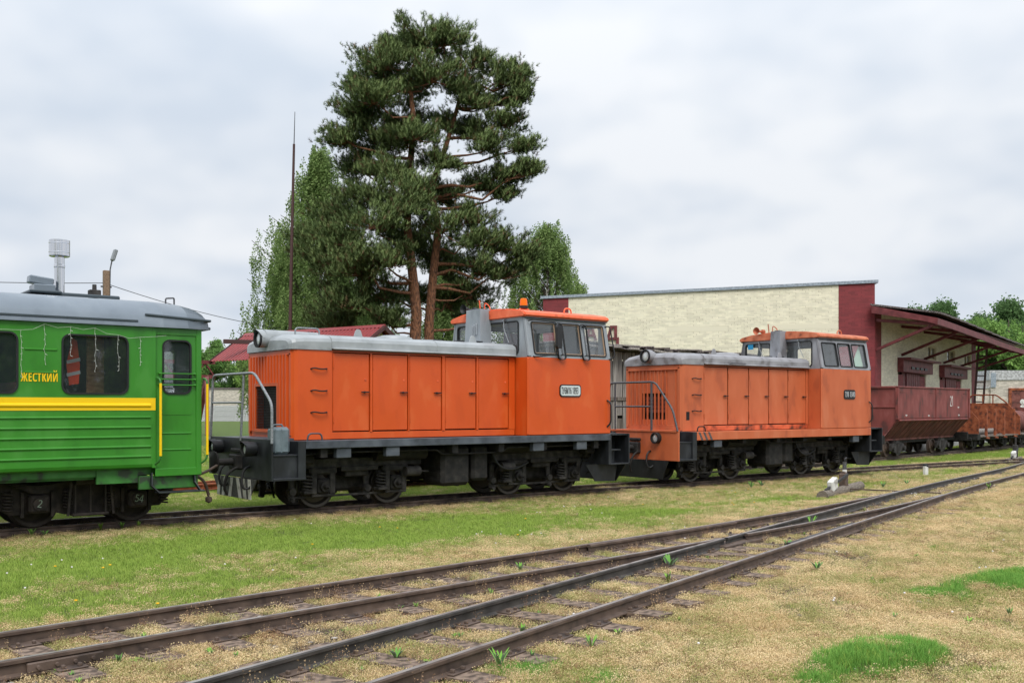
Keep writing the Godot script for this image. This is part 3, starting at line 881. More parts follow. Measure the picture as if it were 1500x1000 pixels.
	for k in 14:
		var a := TAU * k / 14
		var d := V(cos(a), 0.25, sin(a))
		var sd := V(-sin(a), 0, cos(a)) * 0.0045
		hd.tri(V(0, 0.085, 0) - sd, V(0, 0.085, 0) + sd, V(0, 0.086, 0) + d * 0.02, Vector3.UP, Vector3.UP, Vector3.UP)
	hd.lathe(V(0, 0.083, 0), Vector3.UP, [Vector2(0.012, 0), Vector2(0.012, 0.006), Vector2(0.0, 0.011)], 8)
	var sm_ := st.mesh(mats[0]); var hm_ := hd.mesh(sm(C(246, 190, 10), 0.7))
	for s in [[2.16,-8.38],[2.61,-7.79],[6.96,-11.79],[7.07,-11.51],[7.46,-9.39],[11.91,-11.65],[12.26,-10.94],[12.9,-10.59],[13.1,-10.3],[12.32,-10.08],[17.40,-11.25],[13.85,-9.2],[2.79,-9.87],[2.48,-10.36],[2.90,-10.03],[5.2,-10.3],[8.8,-10.9],[15.2,-12.4],[16.1,-12.8]]:
		var o := thing("dandelion", "yellow dandelion in the grass between the tracks, " + ("left of the first locomotive" if s[0] < 4 else ("in front of the brighter locomotive" if s[0] < 9.5 else "in front of the faded locomotive")), "flower", V(s[0], gh(s[0], s[1]), s[1]), 0.0, "dandelions in the grass")
		share(o, "stem", sm_, Vector3.ZERO); share(o, "flower_head", hm_, Vector3.ZERO)

# ---------------------------------------------------------------- rolling stock
func wheel_shape(r: float, s: float) -> MB:
	# s = side (+1 near); tread outside, flange inside
	var mb := MB.new()
	var pr := [Vector2(0.0, 0.05), Vector2(0.07, 0.05), Vector2(0.075, 0.02), Vector2(r - 0.09, 0.0), Vector2(r - 0.055, 0.045), Vector2(r - 0.01, 0.05), Vector2(r, 0.04), Vector2(r + 0.003, -0.035), Vector2(r + 0.024, -0.045), Vector2(r + 0.026, -0.06), Vector2(r + 0.01, -0.07), Vector2(r - 0.06, -0.07), Vector2(r - 0.08, -0.03), Vector2(0.06, -0.03), Vector2(0.0, -0.03)]
	mb.lathe(Vector3.ZERO, V(0, 0, s), pr, 28)
	return mb
func coil(c: Vector3, r: float, y0: float, y1: float, turns: int, wire: float) -> MB:
	var mb := MB.new()
	var pts := []
	for i in turns * 10 + 1:
		var a := TAU * i / 10.0
		pts.append(c + V(cos(a) * r, lerpf(y0, y1, float(i) / (turns * 10)), sin(a) * r))
	mb.tube(pts, wire, wire, 5)
	return mb
func loco_bogie(t: Node3D, x: float) -> void:
	var f := MB.new()
	for s in [-1.0, 1.0]:
		f.bx(x - 1.22, x + 1.22, 0.66, 0.82, s * 0.60, s * 0.68, 0.015)
		f.bx(x - 0.35, x + 0.35, 0.60, 0.68, s * 0.59, s * 0.70, 0.01)
		for a in [-0.68, 0.68]:
			for e in [-0.155, 0.17]:
				f.bx(x + a + e - 0.05, x + a + e + 0.05, 0.24, 0.68, s * 0.60, s * 0.71, 0.012)
			f.bx(x + a - 0.24, x + a + 0.26, 0.56, 0.68, s * 0.61, s * 0.715, 0.03)
			f.bx(x + a - 0.2, x + a + 0.22, 0.20, 0.25, s * 0.62, s * 0.70, 0.01)
			# spring seat and brake gear
			f.bx(x + a - 0.36, x + a - 0.18, 0.26, 0.31, s * 0.58, s * 0.76, 0.01)
			f.bx(x + a - 0.54, x + a - 0.44, 0.16, 0.60, s * 0.52, s * 0.58, 0.015)
			f.cyl(V(x + a - 0.49, 0.30, s * 0.50), V(x + a - 0.49, 0.30, s * 0.63), 0.06, 0.06, 10)
			f.cyl(V(x + a - 0.49, 0.16, s * 0.52), V(x + a - 0.49, 0.16, s * 0.64), 0.035, 0.035, 8)
		f.bar(V(x - 1.2, 0.20, s * 0.58), V(x + 0.6, 0.21, s * 0.58), 0.03, 0.035)
	f.bx(x - 0.22, x + 0.22, 0.5, 0.8, -0.6, 0.6, 0.02)
	f.bx(x - 1.22, x - 1.12, 0.62, 0.8, -0.6, 0.6); f.bx(x + 1.12, x + 1.22, 0.62, 0.8, -0.6, 0.6)
	# motor / gearbox block between the wheels
	f.bx(x - 0.5, x + 0.5, 0.24, 0.6, -0.28, 0.28, 0.05)
	var b := part(t, "bogie", f, M.bogie)
	for a in [-0.68, 0.68]:
		for s in [-1.0, 1.0]:
			var w := part(b, "wheel", wheel_shape(0.335, s), M.tread)
			w.position = V(x + a, 0.336, s * 0.405)
			var ab := MB.new()
			ab.bx(x + a - 0.10, x + a + 0.115, 0.25, 0.50, s * 0.58, s * 0.74, 0.03)
			ab.cyl(V(x + a, 0.37, s * 0.73), V(x + a, 0.37, s * 0.79), 0.085, 0.08, 14)
			ab.cyl(V(x + a, 0.37, s * 0.78), V(x + a, 0.37, s * 0.86), 0.045, 0.03, 10)
			ab.cyl(V(x + a, 0.36, s * 0.85), V(x + a, 0.36, s * 0.93), 0.018, 0.014, 8)
			part(b, "axle_box", ab, M.dirtmetal)
			part(b, "spring", coil(V(x + a - 0.27, 0, s * 0.67), 0.075, 0.31, 0.58, 5, 0.017), M.bogie)
		part(b, "axle", MB.new().cyl(V(x + a, 0.336, -0.5), V(x + a, 0.336, 0.5), 0.06, 0.06, 10), M.dirtmetal)

func window(t: Node3D, called: String, o: Vector3, ux: Vector3, uy: Vector3, out: Vector3, r4: Array, rad: float, glass: Material, frame_w := 0.028, seal := false) -> MeshInstance3D:
	var a := rrect(r4[0], r4[1], r4[2], r4[3], rad)
	var b := rrect(r4[0] + frame_w, r4[1] - frame_w, r4[2] + frame_w, r4[3] - frame_w, maxf(rad - frame_w, 0.008))
	var fr := part(t, called, MB.new().ring(a, b, o - out * 0.028, ux, uy, out * 0.046), M.rubber)
	if seal:
		var c := rrect(r4[0] + frame_w + 0.012, r4[1] - frame_w - 0.012, r4[2] + frame_w + 0.012, r4[3] - frame_w - 0.012, maxf(rad - frame_w - 0.012, 0.006))
		part(fr, "seal", MB.new().ring(b, c, o - out * 0.02, ux, uy, out * 0.028), M.seal)
	var pane := MB.new()
	pane.prism(b, o - out * 0.016, ux, uy, out * 0.006)
	part(fr, "pane", pane, glass)
	return fr
# square hole -> rounded hole, in the wall's own paint
func corner_fill(mb: MB, o: Vector3, ux: Vector3, uy: Vector3, e: Vector3, r4: Array, rad: float) -> void:
	mb.ring(rrect(r4[0], r4[1], r4[2], r4[3], 0.0), rrect(r4[0], r4[1], r4[2], r4[3], rad), o, ux, uy, e)

func headlight(t: Node3D, at: Vector3, r: float, hooded: bool, shell: Material, called := "headlight") -> void:
	var mb := MB.new()
	mb.lathe(at, V(-1, 0, 0), [Vector2(0.0, -0.24), Vector2(r * 0.7, -0.22), Vector2(r * 0.95, -0.12), Vector2(r, 0.0), Vector2(r, 0.05), Vector2(r * 0.93, 0.055), Vector2(r * 0.86, 0.03), Vector2(r * 0.84, 0.0)], 24)
	if hooded:
		for i in 12:
			var a := PI * (0.02 + 0.96 * i / 12.0)
			var b := PI * (0.02 + 0.96 * (i + 1) / 12.0)
			var la := 0.03 + 0.09 * sin(a)
			var lb := 0.03 + 0.09 * sin(b)
			var pa := at + V(0.02, sin(a) * r * 1.06, cos(a) * r * 1.06)
			var pb := at + V(0.02, sin(b) * r * 1.06, cos(b) * r * 1.06)
			mb.quad(pa, pb, pb - V(lb, 0, 0), pa - V(la, 0, 0), V(0, sin(a), cos(a)))
			mb.quad(pa * 1.0 - V(0, sin(a), cos(a)) * 0.006, pb - V(0, sin(b), cos(b)) * 0.006, pb - V(lb, 0, 0) - V(0, sin(b), cos(b)) * 0.006, pa - V(la, 0, 0) - V(0, sin(a), cos(a)) * 0.006, -V(0, sin(a), cos(a)))
	var h := part(t, called, mb, shell)
	part(h, "rim", MB.new().lathe(at, V(-1, 0, 0), [Vector2(r * 1.01, 0.03), Vector2(r * 1.01, 0.058), Vector2(r * 0.8, 0.06), Vector2(r * 0.78, 0.01)], 24), M.rubber)
	part(h, "lens", MB.new().lathe(at, V(-1, 0, 0), [Vector2(r * 0.85, 0.010), Vector2(r * 0.6, 0.026), Vector2(r * 0.3, 0.034), Vector2(0.0, 0.036)], 20), M.lens)

func build_loco(o: Dictionary) -> Node3D:
	var old: bool = o.old
	var t := thing("locomotive", o.label, "locomotive", o.at)
	var paint: Material = M.faded if old else M.orange
	var grey: Material = M.grey2 if old else M.grey
	var cap: Material = M.hoodroof2 if old else M.hoodroof
	var fr_m: Material = M.faded if old else M.frame
	var beam_m: Material = M.faded if old else M.black
	var rail_m: Material = M.pipe2 if old else M.pipe
	var fx := -3.82          # front face of the buffer beam
	# --- underframe
	var f := MB.new()
	var fb := 0.95 if old else 1.005
	for s in [-1.0, 1.0]: f.bx(-3.25, 3.2, fb, 1.13, s * 1.17, s * 1.25, 0.008)
	f.bx(-3.25, 3.2, 1.09, 1.125, -1.17, 1.17)
	part(t, "frame", f, fr_m)
	f = MB.new()
	f.bx(-3.6, 3.6, 0.80, 1.09, -0.42, 0.42, 0.02)
	for x in [-2.9, -1.6, -0.4, 0.6, 1.6, 2.9]: f.bx(x - 0.06, x + 0.06, 0.86, 1.09, -1.16, 1.16)
	part(t, "centre_sill", f, M.dirtmetal)
	for x in ([-2.58, -1.68, 1.42, 2.48] if not old else [-2.55, 2.6]):
		part(t, "bracket", MB.new().bx(x - 0.13, x + 0.13, fb - 0.16, fb - 0.002, 1.10, 1.22, 0.01), M.frame)
	# --- tanks and boxes slung between the bogies
	f = MB.new()
	f.bx(-0.55, 0.05, 0.28, 0.98, 0.35, 0.98, 0.06); f.bx(0.14, 0.5, 0.34, 0.98, 0.3, 0.92, 0.05)
	f.bx(-0.62, 0.4, 0.30, 0.98, -1.0, -0.4, 0.06); f.bx(-0.5, 0.55, 0.62, 1.0, -0.4, 0.4, 0.03)
	for k in 5: f.bx(-0.56, -0.545 + 0.01, 0.36 + k * 0.11, 0.40 + k * 0.11, 0.40, 0.93)
	part(t, "fuel_tank", f, M.dirtmetal)
	f = MB.new()
	f.cyl(V(-1.75, 0.88, 0.72), V(-0.75, 0.88, 0.72), 0.13, 0.13, 16); f.cyl(V(0.75, 0.9, 0.7), V(1.6, 0.9, 0.7), 0.11, 0.11, 16)
	part(t, "air_tank", f, M.dirtmetal)
	f = MB.new()
	f.tube(MB.bend([V(0.6, 0.8, 0.9), V(0.7, 0.55, 0.95), V(1.1, 0.5, 0.9), V(1.5, 0.62, 0.8)], 0.2), 0.022)
	f.tube(MB.bend([V(3.3, 0.85, 0.8), V(3.15, 0.45, 0.85), V(2.95, 0.35, 0.8)], 0.15), 0.018)
	part(t, "hose", f, M.rubber)
	# pipes, sand boxes and brake cylinders under the frame
	for s in [-1.0, 1.0]:
		part(t, "brake_pipe", MB.new().tube(MB.bend([V(-3.3, 0.90, s * 1.02), V(-2.6, 0.93, s * 1.05), V(-0.7, 0.92, s * 1.05), V(-0.6, 0.84, s * 1.05), V(0.7, 0.84, s * 1.05), V(0.8, 0.92, s * 1.05), V(3.1, 0.92, s * 1.05)], 0.06), 0.018, 0.018, 6), M.dirtmetal)
		for x in [-3.05, 3.0]:
			var sb := part(t, "sand_box", MB.new().box(V(x, 0.86, s * 0.78), V(0.26, 0.24, 0.24), 0.03), M.dirtmetal)
			part(sb, "sand_pipe", MB.new().tube(MB.bend([V(x, 0.75, s * 0.74), V(x + signf(-x) * 0.03, 0.45, s * 0.62), V(x + signf(-x) * 0.05, 0.12, s * 0.44)], 0.1), 0.016, 0.016, 6), M.rubber)
		for x in [-1.05, 1.0]: part(t, "brake_cylinder", MB.new().cyl(V(x - 0.14, 0.56, s * 0.80), V(x + 0.14, 0.56, s * 0.80), 0.085, 0.085, 14).cyl(V(x + 0.14, 0.56, s * 0.80), V(x + 0.34, 0.54, s * 0.78), 0.018, 0.018, 6), M.bogie)
	for z in [-0.45, 0.45]: part(t, "air_hose", MB.new().tube(MB.bend([V(fx, 0.72, z), V(fx - 0.10, 0.70, z), V(fx - 0.16, 0.45, z + 0.02), V(fx - 0.08, 0.34, z + 0.06), V(fx - 0.02, 0.42, z + 0.1)], 0.1), 0.02, 0.02, 7), M.rubber)
	loco_bogie(t, -2.0 + o.shift); loco_bogie(t, 2.0 + o.shift)
	# --- front end: beam, steps, plough
	f = MB.new()
	f.bx(fx, fx + 0.03, 0.53, 1.16, -1.24, 1.25, 0.006)
	if old: f.bx(fx - 0.02, fx, 1.13, 1.16, -1.2, 1.2)
	var bm := part(t, "buffer_beam", f, beam_m)
	f = MB.new()
	f.bx(fx + 0.03, -3.25, 1.13, 1.16, -0.84, 0.84)
	part(t, "front_deck", f, M.frame if not old else M.faded_dirty)
	for s in [-1.0, 1.0]:
		f = MB.new()
		f.bx(fx + 0.03, -3.25, 0.53, 0.57, s * 0.85, s * 1.25, 0.006)
		f.bx(fx + 0.03, -3.38, 0.90, 0.925, s * 0.84, s * 1.22, 0.004)
		f.bx(fx + 0.03, -3.38, 0.57, 0.90, s * 1.17, s * 1.20)
		f.bx(-3.38, -3.25, 0.53, 1.13, s * 0.86, s * 1.245, 0.008)
		f.bx(fx + 0.03, -3.38, 0.57, 1.13, s * 0.80, s * 0.84)
		part(t, "step", f, M.black)
	# plough
	var pl := [Vector2(-0.95, 0.53), Vector2(0.80, 0.53), Vector2(0.42, 0.20), Vector2(-0.75, 0.20)]
	if old: pl = [Vector2(-1.15, 0.53), Vector2(1.0, 0.53), Vector2(0.78, 0.14), Vector2(-0.95, 0.14)]
	f = MB.new()
	f.prism(PackedVector2Array(pl), V(fx + 0.02, 0, 0), V(0, 0, 1), V(-0.12, 1, 0), V(0.02, 0, 0))
	var pg := part(t, "plough", f, M.stripe_grey if not old else M.black)
	if not old:
		var k := 0
		for q in [[-0.92, -0.80, -0.86, -0.74], [-0.74, -0.52, -0.54, -0.42], [-0.44, -0.22, -0.30, -0.18], [-0.12, -0.10, 0.02, 0.04], [0.18, 0.14, 0.30, 0.26], [0.44, 0.30, 0.56, 0.38]]:
			var st := MB.new()
			# [x top left, x bottom left - shift, ...] slanting bars
			var sl: float = [-0.16, -0.20, -0.18, 0.02, -0.03, -0.06][k]
			var c0: float = [-0.70, -0.46, -0.20, 0.02, 0.26, 0.48][k]
			st.prism(PackedVector2Array([Vector2(c0, 0.525), Vector2(c0 + 0.11, 0.525), Vector2(c0 + 0.11 + sl, 0.205), Vector2(c0 + sl, 0.205)]), V(fx + 0.017, 0, 0), V(0, 0, 1), V(-0.12, 1, 0), V(-0.004, 0, 0))
			part(pg, "white_stripe", st, M.white_paint)
			k += 1
	# coupler
	f = MB.new()
	f.bx(fx - 0.10, fx + 0.02, 0.66, 0.90, -0.16, 0.16, 0.02)
	f.cyl(V(fx - 0.1, 0.78, 0), V(fx - 0.36, 0.78, 0), 0.06, 0.05, 12)
	f.lathe(V(fx - 0.36, 0.78, 0), V(-1, 0, 0), [Vector2(0.05, 0.0), Vector2(0.17, 0.02), Vector2(0.18, 0.05), Vector2(0.1, 0.08), Vector2(0.0, 0.085)], 20)
	f.bx(fx - 0.06, fx, 0.93, 0.99, -0.18, 0.18, 0.015)
	f.tube(MB.bend([V(fx - 0.02, 0.72, 0.14), V(fx - 0.25, 0.62, 0.16), V(fx - 0.3, 0.35, 0.12), V(fx - 0.22, 0.28, 0.1)], 0.12), 0.022)
	part(t, "coupler", f, M.dirtmetal)
	# lower headlights
	for s in ([-1.0, 1.0]):
		headlight(t, V(fx - (0.05 if old else 0.14), 1.0, s * 0.66), 0.115, not old, M.black if not old else M.dirtmetal, "marker_light")
	# --- front railing
	f = MB.new()
	var yr := 2.18
	if not old:
		f.tube(MB.bend([V(fx - 0.02, 1.02, -1.18), V(fx, 1.14, -1.16), V(fx, yr, -1.05), V(fx, yr, 0.62), V(fx, 1.70, 1.26), V(fx, 1.10, 1.26)], 0.12), 0.022, 0.022, 8)
		f.tube([V(fx, yr - 0.01, 0.22), V(fx, 1.12, 0.10)], 0.02, 0.02, 8)
		f.tube([V(fx, 1.72, -1.10), V(fx, 1.72, 0.17)], 0.016, 0.016, 8)
	else:
		f.tube(MB.bend([V(fx, 1.14, -0.80), V(fx, yr, -0.80), V(fx, yr, 0.58), V(fx, 1.60, 1.08), V(fx, 1.15, 1.22)], 0.12), 0.022, 0.022, 8)
		f.tube([V(fx, yr - 0.01, 0.48), V(fx, 1.14, 0.48)], 0.024, 0.024, 8)
		f.tube([V(fx, yr - 0.01, -0.62), V(fx, 1.14, -0.62)], 0.02, 0.02, 8)
		f.tube([V(fx, 1.66, -0.62), V(fx, 1.66, 0.48)], 0.02, 0.02, 8)
	part(t, "front_railing", f, rail_m)
	part(t, "grab_handle", MB.new().tube(MB.bend([V(-3.22, 1.12, 1.22), V(-3.20, 1.24, 1.22), V(-2.98, 1.24, 1.22), V(-2.96, 1.12, 1.22)], 0.06), 0.014), M.dirtmetal if old else M.frame)
	# --- hood core
	var hx0 := -3.30
	var hx1 := 1.16
	f = MB.new()
	f.bx(hx0 + 0.42, hx1, 1.13, 2.56, -0.80, 0.80); f.bx(hx0 + 0.04, hx0 + 0.42, 1.13, 1.16, -0.8, 0.8); f.bx(hx0 + 0.04, hx0 + 0.42, 2.53, 2.56, -0.8, 0.8)
	part(t, "hood_body", f, M.dirtmetal)
	var go := [-0.50, 0.32, 1.29, 1.99] if not old else [-0.33, 0.42, 1.38, 1.95]
	f = MB.new(); holed(f, -0.79, 0.79, 1.15, 2.55, [go], V(hx0 + 0.026, 0, 0), V(0, 0, 1), V(0, 1, 0), V(0.012, 0, 0))
	part(t, "front_panel", f, paint)
	# front corner panels beside the doors
	for s in [-1.0, 1.0]:
		f = MB.new()
		var dx0 := -2.62
		# rounded front corner
		var poly := PackedVector2Array([Vector2(dx0, 0.81), Vector2(dx0, 0.86), Vector2(hx0 + 0.10, 0.86), Vector2(hx0 + 0.045, 0.845), Vector2(hx0 + 0.012, 0.81), Vector2(hx0 + 0.01, 0.74), Vector2(hx0 + 0.05, 0.74), Vector2(hx0 + 0.06, 0.81)])
		f.prism(poly, V(0, 1.135, 0), V(1, 0, 0), V(0, 0, s), V(0, 1.425, 0))
		var hp := part(t, "corner_panel", f, paint)
		if old and s > 0: part(hp, "vent_hole", MB.new().bx(-3.16, -3.06, 1.37, 1.55, 0.852, 0.864), M.mesh_black)
		# frame posts and rails round the doors
		f = MB.new()
		part(t, "lower_rail", MB.new().bx(-2.62, 1.14, 1.135, 1.243, s * 0.80, s * 0.855, 0.004), M.faded_dirty if old else paint)
		f.bx(-2.62, 1.14, 2.535, 2.56, s * 0.79, s * 0.852)
		var xd := [-2.58, -1.92, -1.85, -1.18, -1.13, -0.49, -0.40, 0.25, 0.32, 0.99]
		if old: xd = [-2.58, -1.81, -1.775, -1.09, -1.055, -0.37, -0.335, 0.35, 0.385, 1.05]
		f.bx(-2.62, xd[0] - 0.012, 1.245, 2.535, s * 0.79, s * 0.852)
		for k in (4 if not old else 0): f.bx(xd[k * 2 + 1] + 0.016, xd[k * 2 + 2] - 0.016, 1.245, 2.535, s * 0.79, s * (0.868 if not old else 0.846))
		f.bx(xd[9] + 0.012, 1.14, 1.245, 2.535, s * 0.79, s * 0.86)
		part(t, "door_frame", f, paint)
		for k in 5:
			f = MB.new()
			var tip: float = [0.0, 0.004, -0.003, 0.005, 0.002][k]
			f.bx(xd[k * 2], xd[k * 2 + 1], 1.262 + tip, 2.520, s * 0.82, s * (0.852 + absf(tip)), 0.006)
			var d := part(t, "engine_door", f, paint)
			var hx: float = xd[k * 2 + 1] - 0.09
			part(d, "handle", MB.new().bx(hx - 0.07, hx + 0.08, 1.885, 1.905, s * 0.87, s * 0.90, 0.006).cyl(V(hx, 1.895, s * 0.85), V(hx, 1.895, s * 0.89), 0.018, 0.014, 8), M.rubber)
			for y in [1.45, 2.33]: part(d, "hinge", MB.new().cyl(V(xd[k * 2] + 0.004, y - 0.05, s * 0.858), V(xd[k * 2] + 0.004, y + 0.05, s * 0.858), 0.011, 0.011, 6), paint)
			if not old: part(d, "lock", MB.new().cyl(V(hx + 0.02, 2.10, s * 0.852), V(hx + 0.02, 2.10, s * 0.862), 0.02, 0.016, 10), M.orange_roof)
		# climbing rungs
		for k in 3:
			var y: float = [2.25, 1.90, 1.555][k]
			part(t, "rung", MB.new().tube(MB.bend([V(-2.98, y + 0.005, s * 0.86), V(-2.95, y + 0.02, s * 0.915), V(-2.82, y, s * 0.92), V(-2.72, y + 0.01, s * 0.915), V(-2.70, y + 0.015, s * 0.86)], 0.04), 0.0125), M.rubber)
	# --- front face
	f = MB.new()
	f.bx(hx0 + 0.02, hx0 + 0.06, 1.14, 1.26, -0.80, 0.80, 0.005); f.bx(hx0 + 0.0, hx0 + 0.06, 2.47, 2.56, -0.80, 0.80, 0.005)
	f.bx(hx0 + 0.0, hx0 + 0.06, 1.2, 2.5, 0.74, 0.81, 0.005); f.bx(hx0 + 0.0, hx0 + 0.06, 1.2, 2.5, -0.81, -0.74, 0.005)
	part(t, "front_frame", f, paint)
	var g0 := -0.50
	var g1 := 0.32
	var gy0 := 1.29
	var gy1 := 1.99
	if old: g0 = -0.33; g1 = 0.42; gy0 = 1.38; gy1 = 1.95
	f = MB.new()
	if not old:
		# pressed ribs, cut round the grille
		for k in 13:
			var z0 := -0.735 + k * 0.1135
			for seg in ([[1.25, 2.48]] if z0 + 0.060 < g0 - 0.03 or z0 > g1 + 0.03 else [[1.25, gy0 - 0.04], [gy1 + 0.04, 2.48]]):
				if seg[1] <= seg[0] + 0.005: continue
				f.prism(PackedVector2Array([Vector2(z0, 0.0), Vector2(z0 + 0.012, -0.062), Vector2(z0 + 0.048, -0.062), Vector2(z0 + 0.060, 0.0)]), V(hx0 + 0.042, seg[0], 0), V(0, 0, 1), V(1, 0, 0), V(0, seg[1] - seg[0], 0))
	else:
		for z0 in [-0.74, -0.62, -0.50, -0.385, -0.27, -0.16, -0.05, 0.065, 0.175, 0.285, 0.395, 0.66]:
			f.bx(hx0 + 0.004, hx0 + 0.04, 1.26, 2.47, z0 - 0.010, z0 + 0.010)
		f.bx(hx0 - 0.012, hx0 + 0.045, 2.45, 2.475, -0.74, 0.74)
	part(t, "front_ribs", f, paint)
	f = MB.new(); f.bx(hx0 + 0.16, hx0 + 0.20, gy0 - 0.05, gy1 + 0.05, g0 - 0.05, g1 + 0.05)
	var gr := part(t, "radiator_grille", f, M.dirtmetal)
	if not old:
		part(gr, "grille_frame", MB.new().ring(rrect(g0 - 0.05, g1 + 0.05, gy0 - 0.05, gy1 + 0.05, 0.0, 2), rrect(g0, g1, gy0, gy1, 0.0, 2), V(hx0 + 0.04, 0, 0), V(0, 0, 1), V(0, 1, 0), V(-0.055, 0, 0)), paint)
		f = MB.new()
		for k in 27: f.bx(hx0 + 0.002, hx0 + 0.008, gy0 + 0.012 + k * 0.026, gy0 + 0.016 + k * 0.026, g0, g1)
		part(gr, "wire_mesh", f, M.stripe_grey)
	else:
		for k in 4: part(gr, "slat", MB.new().bx(hx0 + 0.06, hx0 + 0.075, gy0 + 0.15 + k * 0.09, gy0 + 0.222 + k * 0.09, g0 + 0.07, g1, 0.003), M.maroon_dirt)
	# --- hood roof: nose section and ribbed main section
	var sec := func(w: float, y0: float, lift: float) -> PackedVector2Array:
		var p := PackedVector2Array()
		for q in [[1.0, 0.0], [1.0, 0.5], [0.97, 0.72], [0.88, 0.9], [0.7, 1.0], [0.35, 1.08], [0.0, 1.1], [-0.35, 1.08], [-0.7, 1.0], [-0.88, 0.9], [-0.97, 0.72], [-1.0, 0.5], [-1.0, 0.0]]:
			p.append(Vector2(q[0] * w, y0 + q[1] * lift))
		return p
	f = MB.new()
	var secs := [[hx0 - 0.03, 0.79, 2.56, 0.15], [hx0 + 0.0, 0.86, 2.56, 0.185], [hx0 + 0.06, 0.875, 2.56, 0.22], [hx0 + 0.2, 0.88, 2.56, 0.25], [-2.62, 0.88, 2.56, 0.262]]
	for k in secs.size() - 1:
		var a: PackedVector2Array = sec.call(secs[k][1], secs[k][2], secs[k][3])
		var b: PackedVector2Array = sec.call(secs[k + 1][1], secs[k + 1][2], secs[k + 1][3])
		for i in a.size() - 1:
			var pa := V(secs[k][0], a[i].y, a[i].x); var pb := V(secs[k][0], a[i + 1].y, a[i + 1].x)
			var pc := V(secs[k + 1][0], b[i + 1].y, b[i + 1].x); var pd := V(secs[k + 1][0], b[i].y, b[i].x)
			f.quad(pa, pb, pc, pd, V(-0.1, pa.y + pb.y - 5.2, pa.z + pb.z))
	var first: PackedVector2Array = sec.call(secs[0][1], secs[0][2], secs[0][3])
	f.prism(first, V(secs[0][0], 0, 0), V(0, 0, 1), V(0, 1, 0), V(0.004, 0, 0))
	part(t, "nose_cap", f, cap)
	f = MB.new()
	f.prism(sec.call(0.90, 2.585, 0.235), V(-2.62, 0, 0), V(0, 0, 1), V(0, 1, 0), V(3.76, 0, 0))
	for s in [-1.0, 1.0]: f.bx(-2.60, 1.12, 2.568, 2.60, s * 0.86, s * 0.945, 0.01)
	f.prism(sec.call(0.905, 2.583, 0.245), V(-0.6, 0, 0), V(0, 0, 1), V(0, 1, 0), V(0.05, 0, 0))
	var hr := part(t, "hood_roof", f, cap)
	f = MB.new()
	for q in [[-0.25, 0.35], [-0.05, 0.2], [0.2, 0.42], [0.42, 0.15], [-0.25, -0.2], [0.2, -0.3], [0.55, 0.5]]:
		f.bx(q[0] - 0.09, q[0] + 0.09, 2.835, 2.856, q[1] - 0.06, q[1] + 0.06, 0.008)
	part(hr, "roof_vent", f, M.black)
	for x in [-2.0, 0.35]:
		f = MB.new()
		f.prism(PackedVector2Array([Vector2(-0.09, 0), Vector2(0.09, 0), Vector2(0.05, 0.12), Vector2(0.02, 0.15), Vector2(-0.02, 0.15), Vector2(-0.05, 0.12)]), V(x, 2.79, 0.62), V(1, 0, 0), V(0, 1, 0), V(0, 0, 0.02))
		part(hr, "lifting_eye", f, cap)
	f = MB.new()
	f.lathe(V(-1.0, 2.82, 0.1), Vector3.UP, [Vector2(0.36, 0.0), Vector2(0.33, 0.05), Vector2(0.2, 0.085), Vector2(0.0, 0.095)], 24)
	part(hr, "fan_cover", f, cap)
	if not old:
		part(hr, "roof_handle", MB.new().tube(MB.bend([V(-3.05, 2.78, 0.45), V(-3.05, 2.93, 0.45), V(-2.62, 2.93, 0.45), V(-2.62, 2.78, 0.45)], 0.07), 0.014), M.pipe)
		f = MB.new(); f.cyl(V(-3.36, 2.79, -0.05), V(-2.4, 2.845, -0.05), 0.125, 0.06, 16)
		part(hr, "lamp_fairing", f, cap)
	else:
		f = MB.new(); f.tube(MB.bend([V(-1.9, 2.56, 0.9), V(-1.8, 2.62, 0.96), V(-1.3, 2.62, 0.96)], 0.05), 0.012)
		part(hr, "roof_hook", f, M.pipe2)
	headlight(t, V(-3.42, 2.76, -0.06), 0.145, not old, cap)
	# --- cab
	var cx0 := 1.16
	var cx1 := 3.2
	var wy := 2.56
	var ty := 3.30
	var lean := 0.14
	f = MB.new()
	f.bx(cx0, cx1, 1.135, wy, 1.19, 1.25, 0.015); f.bx(cx0, cx1, 1.135, wy, -1.25, -1.19, 0.015)
	f.bx(cx0, cx0 + 0.05, 1.135, wy, -1.2, 1.2); f.bx(cx1 - 0.05, cx1, 1.135, wy, -1.2, 1.2)
	f.box(V(cx0 + 0.012, (1.135 + wy) / 2, 1.222), V(0.07, wy - 1.135, 0.05), 0.024)
	part(t, "cab_body", f, paint)
	part(t, "cab_floor", MB.new().bx(cx0 + 0.05, cx1 - 0.05, 1.20, 1.26, -1.18, 1.18), M.inside_dark)
	# upper cab: leaning side walls with window openings
	var hgt := ty - wy
	var uy := V(0, 1, -lean / hgt)
	var side := [[0.13, 0.72, 0.05, 0.66], [0.80, 1.33, 0.05, 0.66], [1.41, 1.94, 0.05, 0.66]]
	if old: side = [[0.10, 0.70, 0.06, 0.64], [0.75, 1.28, 0.06, 0.64], [1.33, 1.92, 0.06, 0.64]]
	for s in [1.0, -1.0]:
		var u2 := V(0, 1, -s * lean / hgt)
		f = MB.new()
		var org := V(cx0, wy, s * 1.245)
		holed(f, 0.0, cx1 - cx0, 0.0, hgt, side, org, V(1, 0, 0), u2, V(0, 0, -s * 0.05))
		for w in side: corner_fill(f, org, V(1, 0, 0), u2, V(0, 0, -s * 0.05), w, 0.05)
		part(t, "cab_side", f, grey)
		for w in side: window(t, "side_window", org, V(1, 0, 0), u2, V(0, 0, s), w, 0.05, M.glass, 0.022, not old and s > 0)
